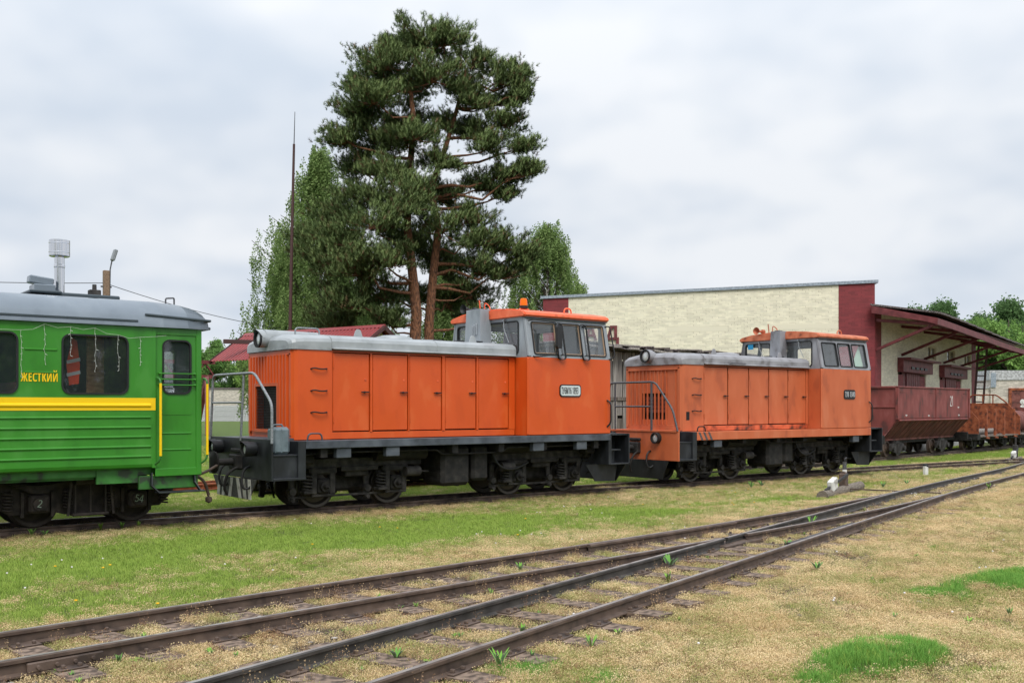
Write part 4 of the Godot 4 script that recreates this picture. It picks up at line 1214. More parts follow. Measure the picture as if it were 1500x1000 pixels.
	# end walls follow the lean of the sides
	for e in [[cx0, -1.0], [cx1, 1.0]]:
		f = MB.new()
		var wins := [[0.02, 0.96, 0.06, 0.68], [-1.0, -0.40, 0.06, 0.68]]
		if e[1] > 0: wins = [[0.30, 0.95, 0.06, 0.66], [-0.95, -0.30, 0.06, 0.66]]
		if old and e[1] < 0: wins = [[0.10, 0.97, 0.05, 0.68], [-1.02, -0.24, 0.05, 0.68]]
		holed(f, -1.11, 1.11, 0.0, hgt, wins, V(e[0], wy, 0), V(0, 0, 1), V(0, 1, 0), V(-e[1] * 0.05, 0, 0))
		for s in [-1.0, 1.0]:
			f.prism(PackedVector2Array([Vector2(1.11 * s, 0), Vector2(1.245 * s, 0), Vector2((1.245 - lean) * s, hgt)]), V(e[0], wy, 0), V(0, 0, 1), V(0, 1, 0), V(-e[1] * 0.05, 0, 0))
		for w in wins: corner_fill(f, V(e[0], wy, 0), V(0, 0, 1), V(0, 1, 0), V(-e[1] * 0.05, 0, 0), w, 0.08)
		var ew := part(t, "cab_front" if e[1] < 0 else "cab_rear", f, grey)
		for w in wins:
			var wn := window(t, "end_window", V(e[0], wy, 0), V(0, 0, 1), V(0, 1, 0), V(e[1], 0, 0), w, 0.08, M.glass, 0.026)
			if e[1] < 0:
				var zc: float = (w[0] + w[1]) / 2 + 0.05
				part(wn, "wiper", MB.new().tube([V(e[0] - 0.03, wy + 0.70, zc), V(e[0] - 0.05, wy + 0.55, zc + 0.03), V(e[0] - 0.045, wy + 0.28, zc + 0.17)], 0.009).cyl(V(e[0], wy + 0.70, zc), V(e[0] - 0.05, wy + 0.70, zc), 0.022, 0.018, 8), M.pipe)
	for e in [cx0 + 0.03, cx1 - 0.03]:
		for s in [1.0, -1.0]: part(t, "cab_post", MB.new().bar(V(e, wy, s * 1.222), V(e, ty, s * (1.222 - lean)), 0.07, 0.07, V(1, 0, 0), 0.02), grey)
	# cab roof
	f = MB.new()
	var rp := PackedVector2Array()
	for q in [[1.16, 0.0], [1.185, 0.03], [1.17, 0.075], [1.10, 0.11], [0.8, 0.16], [0.4, 0.19], [0.0, 0.20], [-0.4, 0.19], [-0.8, 0.16], [-1.10, 0.11], [-1.17, 0.075], [-1.185, 0.03], [-1.16, 0.0]]: rp.append(Vector2(q[0], q[1]))
	f.prism(rp, V(cx0 - 0.02, ty, 0), V(0, 0, 1), V(0, 1, 0), V(cx1 - cx0 + 0.02, 0, 0))
	var rp2 := PackedVector2Array()
	for q in rp: rp2.append(Vector2(q.x * 0.985, q.y * 0.8 + 0.012))
	f.prism(rp2, V(cx0 - 0.055, ty, 0), V(0, 0, 1), V(0, 1, 0), V(0.04, 0, 0)); f.prism(rp2, V(cx1, ty, 0), V(0, 0, 1), V(0, 1, 0), V(0.03, 0, 0))
	var rf := part(t, "cab_roof", f, M.faded_roof if old else M.orange_roof)
	part(t, "cab_ceiling", MB.new().bx(cx0 + 0.03, cx1 - 0.03, ty - 0.02, ty - 0.004, -1.09, 1.09), M.inside if old else M.grey)
	for s in [-1.0, 1.0]: part(t, "cab_gutter", MB.new().bx(cx0, cx1, ty - 0.022, ty - 0.004, s * 1.10, s * 1.16, 0.004), M.frame)
	part(rf, "lifting_ring", MB.new().tube(MB.bend([V(2.35, ty + 0.10, 0.85), V(2.35, ty + 0.24, 0.85), V(2.53, ty + 0.24, 0.85), V(2.53, ty + 0.10, 0.85)], 0.08), 0.016), M.faded_roof if old else M.orange_roof)
	# exhaust stack against the cab front
	f = MB.new()
	var e0 := -0.14
	var ew2 := 0.26
	if old: e0 = 0.08; ew2 = 0.16
	f.prism(PackedVector2Array([Vector2(e0 - ew2, 2.80), Vector2(e0 + ew2, 2.78), Vector2(e0 + ew2 * 0.95, 3.50), Vector2(e0 - ew2 * 0.75, 3.50)]), V(cx0 - 0.26, 0, 0), V(0, 0, 1), V(0, 1, 0), V(0.26, 0, 0))
	var ex := part(t, "exhaust_stack", f, grey)
	if not old:
		for k in 3: part(ex, "louvre", MB.new().box(V(cx0 - 0.275, 3.08 + 0.02 * k, e0 + 0.02 + k * 0.065), V(0.035, 0.22, 0.022), 0.01), grey)
	part(ex, "exhaust_mouth", MB.new().bx(cx0 - 0.2, cx0 - 0.05, 3.49, 3.52, e0 - ew2 * 0.4, e0 + ew2 * 0.5, 0.01), M.black)
	# horn
	f = MB.new()
	var hz := -0.55
	f.lathe(V(cx0 + 0.02, ty + 0.24, hz), V(-1, 0.03, 0.1), [Vector2(0.02, -0.05), Vector2(0.026, 0.06), Vector2(0.05, 0.17), Vector2(0.088, 0.22), Vector2(0.092, 0.222), Vector2(0.05, 0.16), Vector2(0.0, 0.1)], 18)
	f.cyl(V(cx0 + 0.08, ty + 0.13, hz), V(cx0 + 0.08, ty + 0.26, hz), 0.02, 0.02, 8)
	f.lathe(V(cx0 + 0.1, ty + 0.24, hz), V(1, 0, -0.1), [Vector2(0.0, -0.06), Vector2(0.05, -0.05), Vector2(0.06, 0.02), Vector2(0.0, 0.05)], 14)
	part(rf, "horn", f, M.faded_roof if old else M.rubber)
	f = MB.new()
	f.tube(MB.bend([V(cx0 + 0.15, ty + 0.15, -0.3), V(cx0 + 0.13, ty + 0.38, -0.28), V(cx0 + 0.2, ty + 0.30, -0.2), V(cx0 + 0.2, ty + 0.15, -0.18)], 0.06), 0.012)
	f.tube([V(cx0 + 0.1, ty + 0.14, -0.36), V(cx0 + 0.08, ty + 0.42, -0.38)], 0.014)
	part(rf, "antenna_bracket", f, M.faded_roof if old else M.orange_roof)
	# interior
	f = MB.new()
	f.bx(cx0 + 0.12, cx0 + 0.5, 1.3, 2.5, -0.9, 0.2, 0.03); f.bx(cx0 + 1.2, cx0 + 1.6, 1.3, 1.75, 0.2, 0.65, 0.04); f.bx(cx0 + 1.55, cx0 + 1.65, 1.7, 2.62, 0.2, 0.65, 0.04)
	part(t, "control_desk", f, M.inside_dark)
	f = MB.new()
	for k in 12: f.bx(cx0 + 1.24 + k * 0.03, cx0 + 1.27 + k * 0.03, wy - 0.1, ty - 0.12, -1.11 + 0.012 * (k % 2), -1.09 + 0.012 * (k % 2))
	part(t, "curtain", f, M.curtain)
	# number plate
	var pz := 1.251
	var pxc := (2.15 if not old else 2.26)
	var pw := 0.265 if not old else 0.235
	var plate := part(t, "number_plate", MB.new().prism(rrect(pxc - pw, pxc + pw, 1.84, 2.07, 0.06), V(0, 0, pz), V(1, 0, 0), V(0, 1, 0), V(0, 0, 0.014)), M.plate_black)
	if not old: part(plate, "plate_face", MB.new().prism(rrect(pxc - pw + 0.022, pxc + pw - 0.022, 1.862, 2.048, 0.045), V(0, 0, pz + 0.014), V(1, 0, 0), V(0, 1, 0), V(0, 0, 0.004)), M.plate_white)
	lettering(plate, "number", o.number, 0.125, V(pxc - (0.02 if not old else 0.0), 1.955, pz + 0.021), Basis.IDENTITY, M.plate_ink if not old else M.plate_pale, 0.40 if not old else 0.56)
	# cab grab handles
	part(t, "door_handle", MB.new().tube(MB.bend([V(cx1 - 0.10, 1.78, 1.25), V(cx1 - 0.06, 1.74, 1.32), V(cx1 - 0.06, 1.33, 1.32), V(cx1 - 0.10, 1.27, 1.25)], 0.08), 0.017), M.rubber)
	if not old:
		# wind deflectors and mirror
		for x in [0.765, 1.37]:
			var c := V(cx0 + x, wy + 0.33, 1.33)
			var w2 := V(0.10, 0, 0.05)
			var out := V(-0.05, 0, 0.1).normalized()
			var dv := window(t, "wind_deflector", V(cx0 + x, wy - 0.02, 1.30), V(0.95, 0, 0.3), V(0, 1, -lean / hgt), V(-0.3, 0, 0.95), [-0.08, 0.08, -0.02, 0.68], 0.07, M.glass, 0.018)
			part(dv, "deflector_arm", MB.new().tube([V(cx0 + x, wy + 0.62, 1.16), V(cx0 + x, wy + 0.60, 1.22)], 0.012).tube([V(cx0 + x, wy + 0.05, 1.22), V(cx0 + x, wy + 0.06, 1.31)], 0.012), M.rubber)
		f = MB.new()
		f.tube(MB.bend([V(cx0 + 0.06, wy + 0.66, 1.16), V(cx0 + 0.08, wy + 0.68, 1.24), V(cx0 + 0.50, wy + 0.64, 1.42), V(cx0 + 0.52, wy + 0.05, 1.42), V(cx0 + 0.12, wy + 0.0, 1.28), V(cx0 + 0.1, wy + 0.02, 1.22)], 0.06), 0.012)
		part(t, "mirror_arm", f, M.rubber)
		part(t, "mirror", MB.new().prism(rrect(-0.10, 0.10, -0.21, 0.21, 0.05), V(cx0 + 0.52, wy + 0.37, 1.44), V(0.8, 0, -0.35).normalized(), V(0, 1, 0), V(0.025, 0, 0.04)), M.rubber)
		f = MB.new()
		f.tube(MB.bend([V(cx1 - 0.05, wy + 0.64, 1.13), V(cx1 + 0.02, wy + 0.66, 1.2), V(cx1 + 0.04, wy + 0.05, 1.33), V(cx1 - 0.04, wy + 0.0, 1.26)], 0.06), 0.014)
		part(t, "corner_rail", f, M.rubber)
		# amber beacon
		f = MB.new()
		f.tube(MB.bend([V(1.86, ty + 0.19, 0.05), V(1.90, ty + 0.27, 0.05), V(2.12, ty + 0.27, 0.05), V(2.18, ty + 0.17, 0.05)], 0.04), 0.016)
		var bs := part(rf, "beacon_bracket", f, M.orange_roof)
		var be := part(rf, "beacon", MB.new().lathe(V(2.0, ty + 0.28, 0.05), Vector3.UP, [Vector2(0.0, 0), Vector2(0.085, 0), Vector2(0.085, 0.05), Vector2(0.0, 0.052)], 18), M.rubber)
		part(be, "beacon_lens", MB.new().lathe(V(2.0, ty + 0.33, 0.05), Vector3.UP, [Vector2(0.076, 0), Vector2(0.074, 0.05), Vector2(0.064, 0.13), Vector2(0.05, 0.142), Vector2(0.0, 0.146)], 20), M.amber)
	else:
		# curtain cloths in the windows
		part(t, "window_cloth", MB.new().prism(PackedVector2Array([Vector2(1.36, 0.02), Vector2(1.90, 0.02), Vector2(1.84, 0.6), Vector2(1.62, 0.35)]), V(cx0, wy, 1.14), V(1, 0, 0), uy, V(0, 0, -0.01)), sm(C(170, 200, 180), 0.9))
		part(t, "blue_sticker", MB.new().bx(cx0 - 0.03, cx0 - 0.02, 3.10, 3.22, -0.92, -0.76), sm(C(30, 140, 190), 0.5))
		# hazard stripes on the frame end
		for k in 3: part(t, "hazard_stripe", MB.new().prism(PackedVector2Array([Vector2(-3.22 + k * 0.15, 1.125), Vector2(-3.16 + k * 0.15, 1.125), Vector2(-3.06 + k * 0.15, 0.955), Vector2(-3.12 + k * 0.15, 0.955)]), V(0, 0, 1.25), V(1, 0, 0), V(0, 1, 0), V(0, 0, 0.003)), M.stripe_grey)
	# --- rear end
	f = MB.new()
	f.bx(3.2, 3.72, 0.53, 0.56, 0.85, 1.25, 0.006); f.bx(3.2, 3.5, 0.80, 0.83, 0.9, 1.22, 0.006); f.bx(3.2, 3.5, 0.56, 0.80, 1.0, 1.03)
	f.bx(3.16, 3.24, 0.53, 1.09, 0.8, 1.24, 0.008); f.bx(3.2, 3.72, 0.56, 1.13, 0.82, 0.86); f.bx(3.69, 3.72, 0.53, 1.13, -1.24, 1.25, 0.005)
	f.bx(3.2, 3.72, 1.10, 1.13, -1.2, 1.2); f.bx(3.2, 3.72, 0.53, 0.56, -1.25, -0.85, 0.006)
	part(t, "rear_step", f, M.black)
	f = MB.new()
	f.prism(PackedVector2Array([Vector2(-1.1, 0.53), Vector2(1.1, 0.53), Vector2(0.85, 0.18), Vector2(-0.85, 0.18)]), V(3.72, 0, 0), V(0, 0, 1), V(0.1, 1, 0), V(-0.02, 0, 0))
	f.prism(PackedVector2Array([Vector2(2.85, 0.53), Vector2(3.70, 0.53), Vector2(3.62, 0.18), Vector2(3.1, 0.2)]), V(0, 0, 0.9), V(1, 0, 0), V(0, 1, 0), V(0, 0, 0.02))
	part(t, "rear_plough", f, M.black)
	f = MB.new()
	f.tube(MB.bend([V(3.25, 2.02, 1.2), V(3.32, 2.05, 1.22), V(3.70, 1.55, 1.24), V(3.70, 1.1, 1.24)], 0.08), 0.02, 0.02, 8)
	f.tube(MB.bend([V(3.70, 1.12, -0.8), V(3.70, 1.95, -0.8), V(3.70, 1.95, 0.5), V(3.70, 1.12, 0.5)], 0.08), 0.02, 0.02, 8)
	part(t, "rear_railing", f, rail_m)
	f = MB.new()
	f.cyl(V(3.7, 0.78, 0), V(4.05, 0.78, 0), 0.06, 0.05, 12); f.lathe(V(4.05, 0.78, 0), V(1, 0, 0), [Vector2(0.05, 0.0), Vector2(0.17, 0.02), Vector2(0.18, 0.05), Vector2(0.0, 0.08)], 20)
	part(t, "coupler", f, M.dirtmetal)
	return t

func build_jerrycan() -> void:
	var t := thing("jerrycan", "grey plastic jerrycan standing on the front step of the brighter locomotive", "jerrycan", V(10.2 - 3.66, -0.03 + 0.925, ZC + 1.06))
	part(t, "body", MB.new().box(V(0.04, 0.21, 0), V(0.30, 0.42, 0.22), 0.045), M.can)
	var rb := MB.new()
	rb.box(V(0.04, 0.21, 0.112), V(0.018, 0.36, 0.008), 0.003); rb.box(V(-0.06, 0.21, 0.112), V(0.018, 0.36, 0.008), 0.003)
	part(t, "rib", rb, M.can)
	part(t, "handle", MB.new().tube(MB.bend([V(-0.06, 0.40, 0), V(-0.05, 0.455, 0), V(0.10, 0.455, 0), V(0.11, 0.40, 0)], 0.03), 0.014), M.can)
	part(t, "cap", MB.new().cyl(V(-0.09, 0.40, 0.02), V(-0.09, 0.45, 0.02), 0.03, 0.028, 12), M.rubber)

func build_carriage() -> void:
	var t := thing("passenger_carriage", "green narrow gauge passenger carriage with yellow stripe and grey roof", "carriage", V(0, -0.03, ZC))
	var x0 := -6.2
	var xe := 5.31
	var xd := 4.655
	var y0 := 0.80
	var y1 := 2.77
	var wins := []
	for k in 6: wins.append([3.42 - 1.385 * k, 4.285 - 1.385 * k, 1.82, 2.62])
	for s in [1.0, -1.0]:
		var f := MB.new()
		holed(f, x0, xd, y0 + 0.06, y1, wins, V(0, 0, s * 1.25), V(1, 0, 0), V(0, 1, 0), V(0, 0, -s * 0.05))
		for w in wins: corner_fill(f, V(0, 0, s * 1.25), V(1, 0, 0), V(0, 1, 0), V(0, 0, -s * 0.05), w, 0.11)
		# turned-under lower edge
		f.prism(PackedVector2Array([Vector2(1.25, y0 + 0.06), Vector2(1.235, y0 + 0.02), Vector2(1.20, y0), Vector2(1.1, y0), Vector2(1.1, y0 + 0.06)]), V(x0, 0, 0), V(0, 0, s), V(0, 1, 0), V(xd - x0, 0, 0))
		var side := part(t, "side_wall", f, M.green)
		for k in 5:
			var y: float = [1.51, 1.372, 1.24, 1.105, 0.97][k]
			var rb := MB.new()
			rb.prism(PackedVector2Array([Vector2(0.0, -0.020), Vector2(0.014, -0.011), Vector2(0.018, 0.0), Vector2(0.014, 0.011), Vector2(0.0, 0.020)]), V(x0, y, s * 1.25), V(0, 0, s), V(0, 1, 0), V(4.58 - x0, 0, 0))
			part(side, "rib", rb, M.green)
		var yb := MB.new()
		yb.bx(x0, xd - 0.005, 1.605, 1.775, s * 1.25, s * 1.256)
		yb.prism(PackedVector2Array([Vector2(0.0, -0.028), Vector2(0.016, -0.016), Vector2(0.02, 0.0), Vector2(0.016, 0.012), Vector2(0.0, 0.026)]), V(x0, 1.675, s * 1.256), V(0, 0, s), V(0, 1, 0), V(4.58 - x0, 0, 0))
		part(side, "yellow_band", yb, M.yellow)
		for k in 6:
			for y in [2.10, 2.40]:
				var xx: float = 2.98 - 1.385 * k
				part(side, "short_rib", MB.new().box(V(xx + 0.19, y, s * 1.252), V(0.40, 0.03, 0.02), 0.009), M.green)
		for w in wins: window(t, "window", V(0, 0, s * 1.25), V(1, 0, 0), V(0, 1, 0), V(0, 0, s), w, 0.11, M.glass_dark if s > 0 else M.glass, 0.022)
		# vestibule with door
		var dw := [4.755, 5.17, 1.83, 2.60]
		f = MB.new()
		holed(f, xd, xe, 0.68, y1, [dw], V(0, 0, s * 1.215), V(1, 0, 0), V(0, 1, 0), V(0, 0, -s * 0.04))
		corner_fill(f, V(0, 0, s * 1.215), V(1, 0, 0), V(0, 1, 0), V(0, 0, -s * 0.04), dw, 0.10)
		var dr := part(t, "door", f, M.green)
		f = MB.new()
		f.bx(xd - 0.05, xd + 0.005, y0, y1, s * 1.17, s * 1.252, 0.008); f.bx(xe - 0.075, xe + 0.005, 0.68, y1, s * 1.17, s * 1.235, 0.008)
		f.bx(xd, xe, 0.68, 0.79, s * 1.17, s * 1.232, 0.006); f.bx(xd, xe, 2.66, y1, s * 1.17, s * 1.23, 0.006)
		part(t, "door_frame", f, M.green)
		for y in [1.28, 1.05]: part(dr, "rib", MB.new().box(V(4.96, y, s * 1.217), V(0.42, 0.025, 0.02), 0.009), M.green)
		part(dr, "panel", MB.new().prism(rrect(4.74, 5.18, 1.54, 1.70, 0.04), V(0, 0, s * 1.215), V(1, 0, 0), V(0, 1, 0), V(0, 0, s * 0.006)), M.green)
		for y in [2.12, 2.04, 1.96]: part(dr, "window_guard", MB.new().tube([V(4.70, y, s * 1.255), V(5.22, y, s * 1.255)], 0.010).box(V(4.71, y, s * 1.235), V(0.03, 0.03, 0.04), 0.006).box(V(5.21, y, s * 1.235), V(0.03, 0.03, 0.04), 0.006), M.green)
		window(dr, "window", V(0, 0, s * 1.215), V(1, 0, 0), V(0, 1, 0), V(0, 0, s), dw, 0.10, M.glass_dark if s > 0 else M.glass, 0.024)
		for x in [4.695, 5.36]:
			var hr := part(t, "handrail", MB.new().tube(MB.bend([V(x - 0.03, 2.06, s * 1.25), V(x - 0.005, 2.04, s * 1.32), V(x, 1.96, s * 1.33)], 0.04), 0.015).tube(MB.bend([V(x, 0.99, s * 1.33), V(x - 0.01, 0.90, s * 1.32), V(x - 0.05, 0.85, s * 1.24)], 0.05), 0.015), M.green2)
			part(hr, "grip", MB.new().tube([V(x, 0.97, s * 1.33), V(x, 1.98, s * 1.33)], 0.019, 0.019, 8), M.yellow)
		# step under the door
		f = MB.new()
		f.bar(V(4.62, 0.72, s * 1.16), V(4.60, 0.56, s * 1.22), 0.014, 0.09, V(0, 0, 1)); f.bar(V(4.60, 0.56, s * 1.22), V(4.70, 0.45, s * 1.26), 0.014, 0.09, V(0, 0, 1))
		f.bar(V(5.22, 0.72, s * 1.16), V(5.22, 0.58, s * 1.2), 0.014, 0.09, V(0, 0, 1)); f.bar(V(5.22, 0.58, s * 1.2), V(5.28, 0.46, s * 1.26), 0.014, 0.09, V(0, 0, 1))
		f.bx(4.68, 5.34, 0.445, 0.465, s * 1.12, s * 1.32, 0.005)
		part(t, "door_step", f, M.black)
	part(t, "sole_bar", MB.new().bx(xd - 0.2, xe - 0.02, 0.50, 0.69, 1.10, 1.16, 0.008).bx(xd - 0.2, xe - 0.02, 0.50, 0.69, -1.16, -1.10, 0.008).bx(3.9, xd - 0.2, 0.60, 0.80, 1.06, 1.12).bx(x0, 3.9, 0.66, 0.80, 0.95, 1.0).bx(x0, 4.4, 0.62, 0.80, -0.3, 0.3).bx(x0, xe - 0.05, 0.70, 0.80, -1.1, 1.1), M.green2)
	# lettering
	lettering(t, "lettering", "ЖЕСТКИЙ", 0.112, V(3.155, 2.035, 1.254), Basis.IDENTITY, M.yellow, 0.60, 600)
	# end wall, floor, inside
	var e := MB.new()
	holed(e, -1.2, 1.2, 0.68, 2.9, [[-0.33, 0.33, 1.0, 2.6]], V(xe, 0, 0), V(0, 0, 1), V(0, 1, 0), V(-0.05, 0, 0))
	holed(e, -0.33, 0.33, 1.0, 2.6, [[-0.25, 0.25, 1.75, 2.5]], V(xe - 0.02, 0, 0), V(0, 0, 1), V(0, 1, 0), V(-0.025, 0, 0))
	part(t, "end_wall", e, M.green)
	part(t, "end_door_pane", MB.new().bx(xe - 0.04, xe - 0.034, 1.75, 2.5, -0.25, 0.25), M.glass)
	part(t, "floor", MB.new().bx(x0, xe - 0.05, 0.95, 1.02, -1.19, 1.19), M.inside_dark)
	part(t, "far_end_wall", MB.new().bx(x0, x0 + 0.05, 0.8, 2.85, -1.2, 1.2), M.green)
	part(t, "ceiling", MB.new().bx(x0, xe - 0.06, 2.74, 2.765, -1.19, 1.19), M.inside)
	var w := MB.new()
	holed(w, -1.19, 1.19, 1.02, 2.74, [], V(4.5, 0, 0), V(0, 0, 1), V(0, 1, 0), V(0.03, 0, 0))
	w.bx(3.45, 4.5, 1.02, 2.74, -0.42, -0.38)
	part(t, "partition", w, M.inside)
	part(t, "plywood_sheet", MB.new().box(V(4.02, 1.85, 0.62), V(0.30, 1.6, 0.02), 0.0, Basis(V(0, 1, 0), 0.5)), M.plywood)
	var bench := MB.new()
	for k in 6: bench.bx(2.5 - k * 1.385, 2.95 - k * 1.385, 1.02, 1.45, -1.1, 1.1, 0.03); bench.bx(2.9 - k * 1.385, 2.98 - k * 1.385, 1.4, 1.98, -1.1, 1.1, 0.03)
	part(t, "bench", bench, M.inside)
	# roof
	var sec := func(k: float, dip: float) -> PackedVector2Array:
		var p := PackedVector2Array()
		p.append(Vector2(1.27 * k, 2.755)); p.append(Vector2(1.30 * k, 2.76)); p.append(Vector2(1.30 * k, 2.80))
		for i in 17:
			var a := PI * i / 16.0
			var sx := signf(cos(a)) * pow(absf(cos(a)), 0.72)
			p.append(Vector2(1.285 * k * sx, 2.80 + (0.40 - dip) * pow(sin(a), 0.8)))
		p.append(Vector2(-1.30 * k, 2.80)); p.append(Vector2(-1.30 * k, 2.76)); p.append(Vector2(-1.27 * k, 2.755))
		return p
	var f := MB.new()
	var st := [[x0 - 0.1, 1.0, 0.0], [4.75, 1.0, 0.0], [5.1, 1.0, 0.02], [5.28, 0.985, 0.06], [5.37, 0.97, 0.11], [5.41, 0.955, 0.17], [5.425, 0.94, 0.24]]
	for k in st.size() - 1:
		var a: PackedVector2Array = sec.call(st[k][1], st[k][2])
		var b: PackedVector2Array = sec.call(st[k + 1][1], st[k + 1][2])
		for i in a.size() - 1:
			var m := (a[i] + a[i + 1]) * 0.5
			var na_ := V(0.0, (a[i].y - 2.7) * 4.0, a[i].x).normalized()
			var nb_ := V(0.0, (a[i + 1].y - 2.7) * 4.0, a[i + 1].x).normalized()
			var nx := V(0.35 * k, 0, 0)
			var pa := V(st[k][0], a[i].y, a[i].x); var pb := V(st[k][0], a[i + 1].y, a[i + 1].x)
			var pc := V(st[k + 1][0], b[i + 1].y, b[i + 1].x); var pd := V(st[k + 1][0], b[i].y, b[i].x)
			f.tri(pa, pb, pc, (na_ + nx).normalized(), (nb_ + nx).normalized(), (nb_ + nx * 1.2).normalized()); f.tri(pa, pc, pd, (na_ + nx).normalized(), (nb_ + nx * 1.2).normalized(), (na_ + nx * 1.2).normalized())
	var last: PackedVector2Array = sec.call(st[-1][1], st[-1][2])
	f.prism(last, V(st[-1][0], 0, 0), V(0, 0, 1), V(0, 1, 0), V(-0.01, 0, 0))
	var roof := part(t, "roof", f, M.car_roof)
	f = MB.new()
	for s in [1.0, -1.0]: f.bar(V(4.5, 2.93, s * 1.27), V(5.44, 2.885, s * 1.27), 0.03, 0.035, Vector3.UP, 0.01)
	f.bx(5.40, 5.455, 2.76, 2.80, -1.22, 1.22, 0.01); f.bx(5.35, 5.45, 2.87, 2.90, -1.25, 1.25, 0.01)
	part(roof, "rain_strip", f, M.car_roof_dark)
	part(roof, "seam_strip", MB.new().bar(V(3.9, 3.165, 0.72), V(5.0, 3.03, 1.02), 0.012, 0.02).bar(V(x0, 2.835, 1.292), V(4.4, 2.835, 1.292), 0.01, 0.02), M.car_roof_dark)
	f = MB.new()
	f.bx(3.42, 4.42, 3.19, 3.25, -0.35, 0.42, 0.015); f.bx(3.20, 3.62, 3.22, 3.26, -0.15, 0.5, 0.015)
	part(roof, "roof_hatch", f, M.car_roof_dark)
	f = MB.new()
	f.bx(3.30, 3.58, 3.25, 3.36, 0.0, 0.3, 0.01); f.box(V(3.42, 3.42, 0.12), V(0.32, 0.11, 0.18), 0.015, Basis(V(0, 0, 1), -0.12))
	part(roof, "vent_box", f, M.car_roof)
	f = MB.new(); f.bx(4.10, 4.26, 3.25, 3.36, -0.06, 0.06, 0.01); f.cyl(V(4.18, 3.3, 0), V(4.18, 3.44, 0), 0.035, 0.03, 8)
	part(roof, "roof_valve", f, M.bogie)
	part(roof, "grab_rail", MB.new().tube(MB.bend([V(5.1, 3.12, 0.35), V(5.1, 3.27, 0.35), V(5.28, 3.30, 0.2), V(5.28, 3.1, 0.2)], 0.03), 0.012), M.pipe2)
	f = MB.new()
	f.lathe(V(3.70, 3.22, 0), Vector3.UP, [Vector2(0.09, 0), Vector2(0.085, 0.03), Vector2(0.068, 0.04), Vector2(0.068, 0.42), Vector2(0.074, 0.43), Vector2(0.074, 0.46), Vector2(0.068, 0.47), Vector2(0.068, 0.60), Vector2(0.0, 0.60)], 24)
	var ch := part(roof, "chimney", f, M.stainless)
	part(ch, "chimney_cowl", MB.new().lathe(V(3.70, 3.80, 0), Vector3.UP, [Vector2(0.07, -0.01), Vector2(0.125, 0.0), Vector2(0.14, 0.01), Vector2(0.14, 0.055), Vector2(0.143, 0.06), Vector2(0.14, 0.065), Vector2(0.14, 0.185), Vector2(0.143, 0.19), Vector2(0.14, 0.195), Vector2(0.14, 0.235), Vector2(0.125, 0.235), Vector2(0.12, 0.15), Vector2(0.0, 0.14)], 28), M.stainless)
	# bogie
	for bx in [3.92, -4.2]:
		f = MB.new()
		for s in [-1.0, 1.0]:
			var poly := PackedVector2Array([Vector2(-1.25, 0.62), Vector2(1.2, 0.62), Vector2(1.2, 0.42), Vector2(1.0, 0.22), Vector2(0.35, 0.22), Vector2(0.3, 0.17), Vector2(-0.3, 0.17), Vector2(-0.4, 0.2), Vector2(-1.0, 0.2), Vector2(-1.25, 0.35)])
			f.prism(poly, V(bx, 0, s * 0.56), V(1, 0, 0), V(0, 1, 0), V(0, 0, s * 0.05))
			for a in [-0.655, 0.655]:
				# leaf spring over the axle box
				for k in 5:
					var hl := 0.42 - k * 0.07
					var pts := []
					for i in 7:
						var u := -1.0 + i / 3.0
						pts.append(V(bx + a + u * hl, 0.58 - k * 0.022 + 0.07 * u * u * (hl / 0.42), s * 0.70))
					for i in 6: f.bar(pts[i], pts[i + 1], 0.07, 0.02)
				for d in [-0.19, 0.19]: f.bx(bx + a + d - 0.02, bx + a + d + 0.02, 0.16, 0.5, s * 0.61, s * 0.66)
			f.bx(bx - 0.2, bx + 0.2, 0.58, 0.66, s * 0.60, s * 0.80, 0.01)
			for d in [-0.2, 0.0, 0.2]: f.bx(bx + d - 0.012, bx + d + 0.012, 0.19, 0.58, s * 0.74, s * 0.77)
			f.bx(bx - 0.24, bx + 0.24, 0.15, 0.19, s * 0.62, s * 0.80, 0.01)
			f.bar(V(bx - 0.26, 0.62, s * 0.78), V(bx - 0.30, 0.16, s * 0.78), 0.03, 0.03); f.bar(V(bx + 0.26, 0.62, s * 0.78), V(bx + 0.30, 0.16, s * 0.78), 0.03, 0.03)
		f.bx(bx - 0.25, bx + 0.25, 0.3, 0.62, -0.56, 0.56)
		var b := part(t, "bogie", f, M.carbogie)
		for a in [-0.655, 0.655]:
			for s in [-1.0, 1.0]:
				var wl := part(b, "wheel", wheel_shape(0.31, s), M.carbogie)
				wl.position = V(bx + a, 0.311, s * 0.405)
				var ab := MB.new().bx(bx + a - 0.13, bx + a + 0.13, 0.22, 0.46, s * 0.6, s * 0.76, 0.03)
				ab.cyl(V(bx + a, 0.345, s * 0.75), V(bx + a, 0.345, s * 0.79), 0.09, 0.085, 16)
				var abn := part(b, "axle_box", ab, M.carbogie)
				if s > 0 and bx > 0: lettering(abn, "chalk_number", "2" if a < 0 else "54", 0.10, V(bx + a, 0.35, 0.792), Basis(V(0, 0, 1), -0.2), sm(C(138, 152, 138), 0.8), 0.8, 300)
				for d in [-0.38, 0.38]: part(b, "spring", coil(V(bx + a + d, 0, s * 0.68), 0.055, 0.26, 0.52, 6, 0.014), M.carbogie)
	# centre buffer and chain
	f = MB.new()
	f.cyl(V(xe - 0.1, 0.80, 0), V(5.62, 0.80, 0), 0.07, 0.06, 12)
	f.lathe(V(5.62, 0.80, 0), V(1, 0, 0), [Vector2(0.06, -0.02), Vector2(0.2, 0.0), Vector2(0.21, 0.03), Vector2(0.15, 0.06), Vector2(0.0, 0.075)], 24)
	f.bx(xe - 0.06, xe + 0.02, 0.55, 0.95, -0.5, 0.5, 0.02)
	part(t, "buffer", f, M.black)
	f = MB.new()
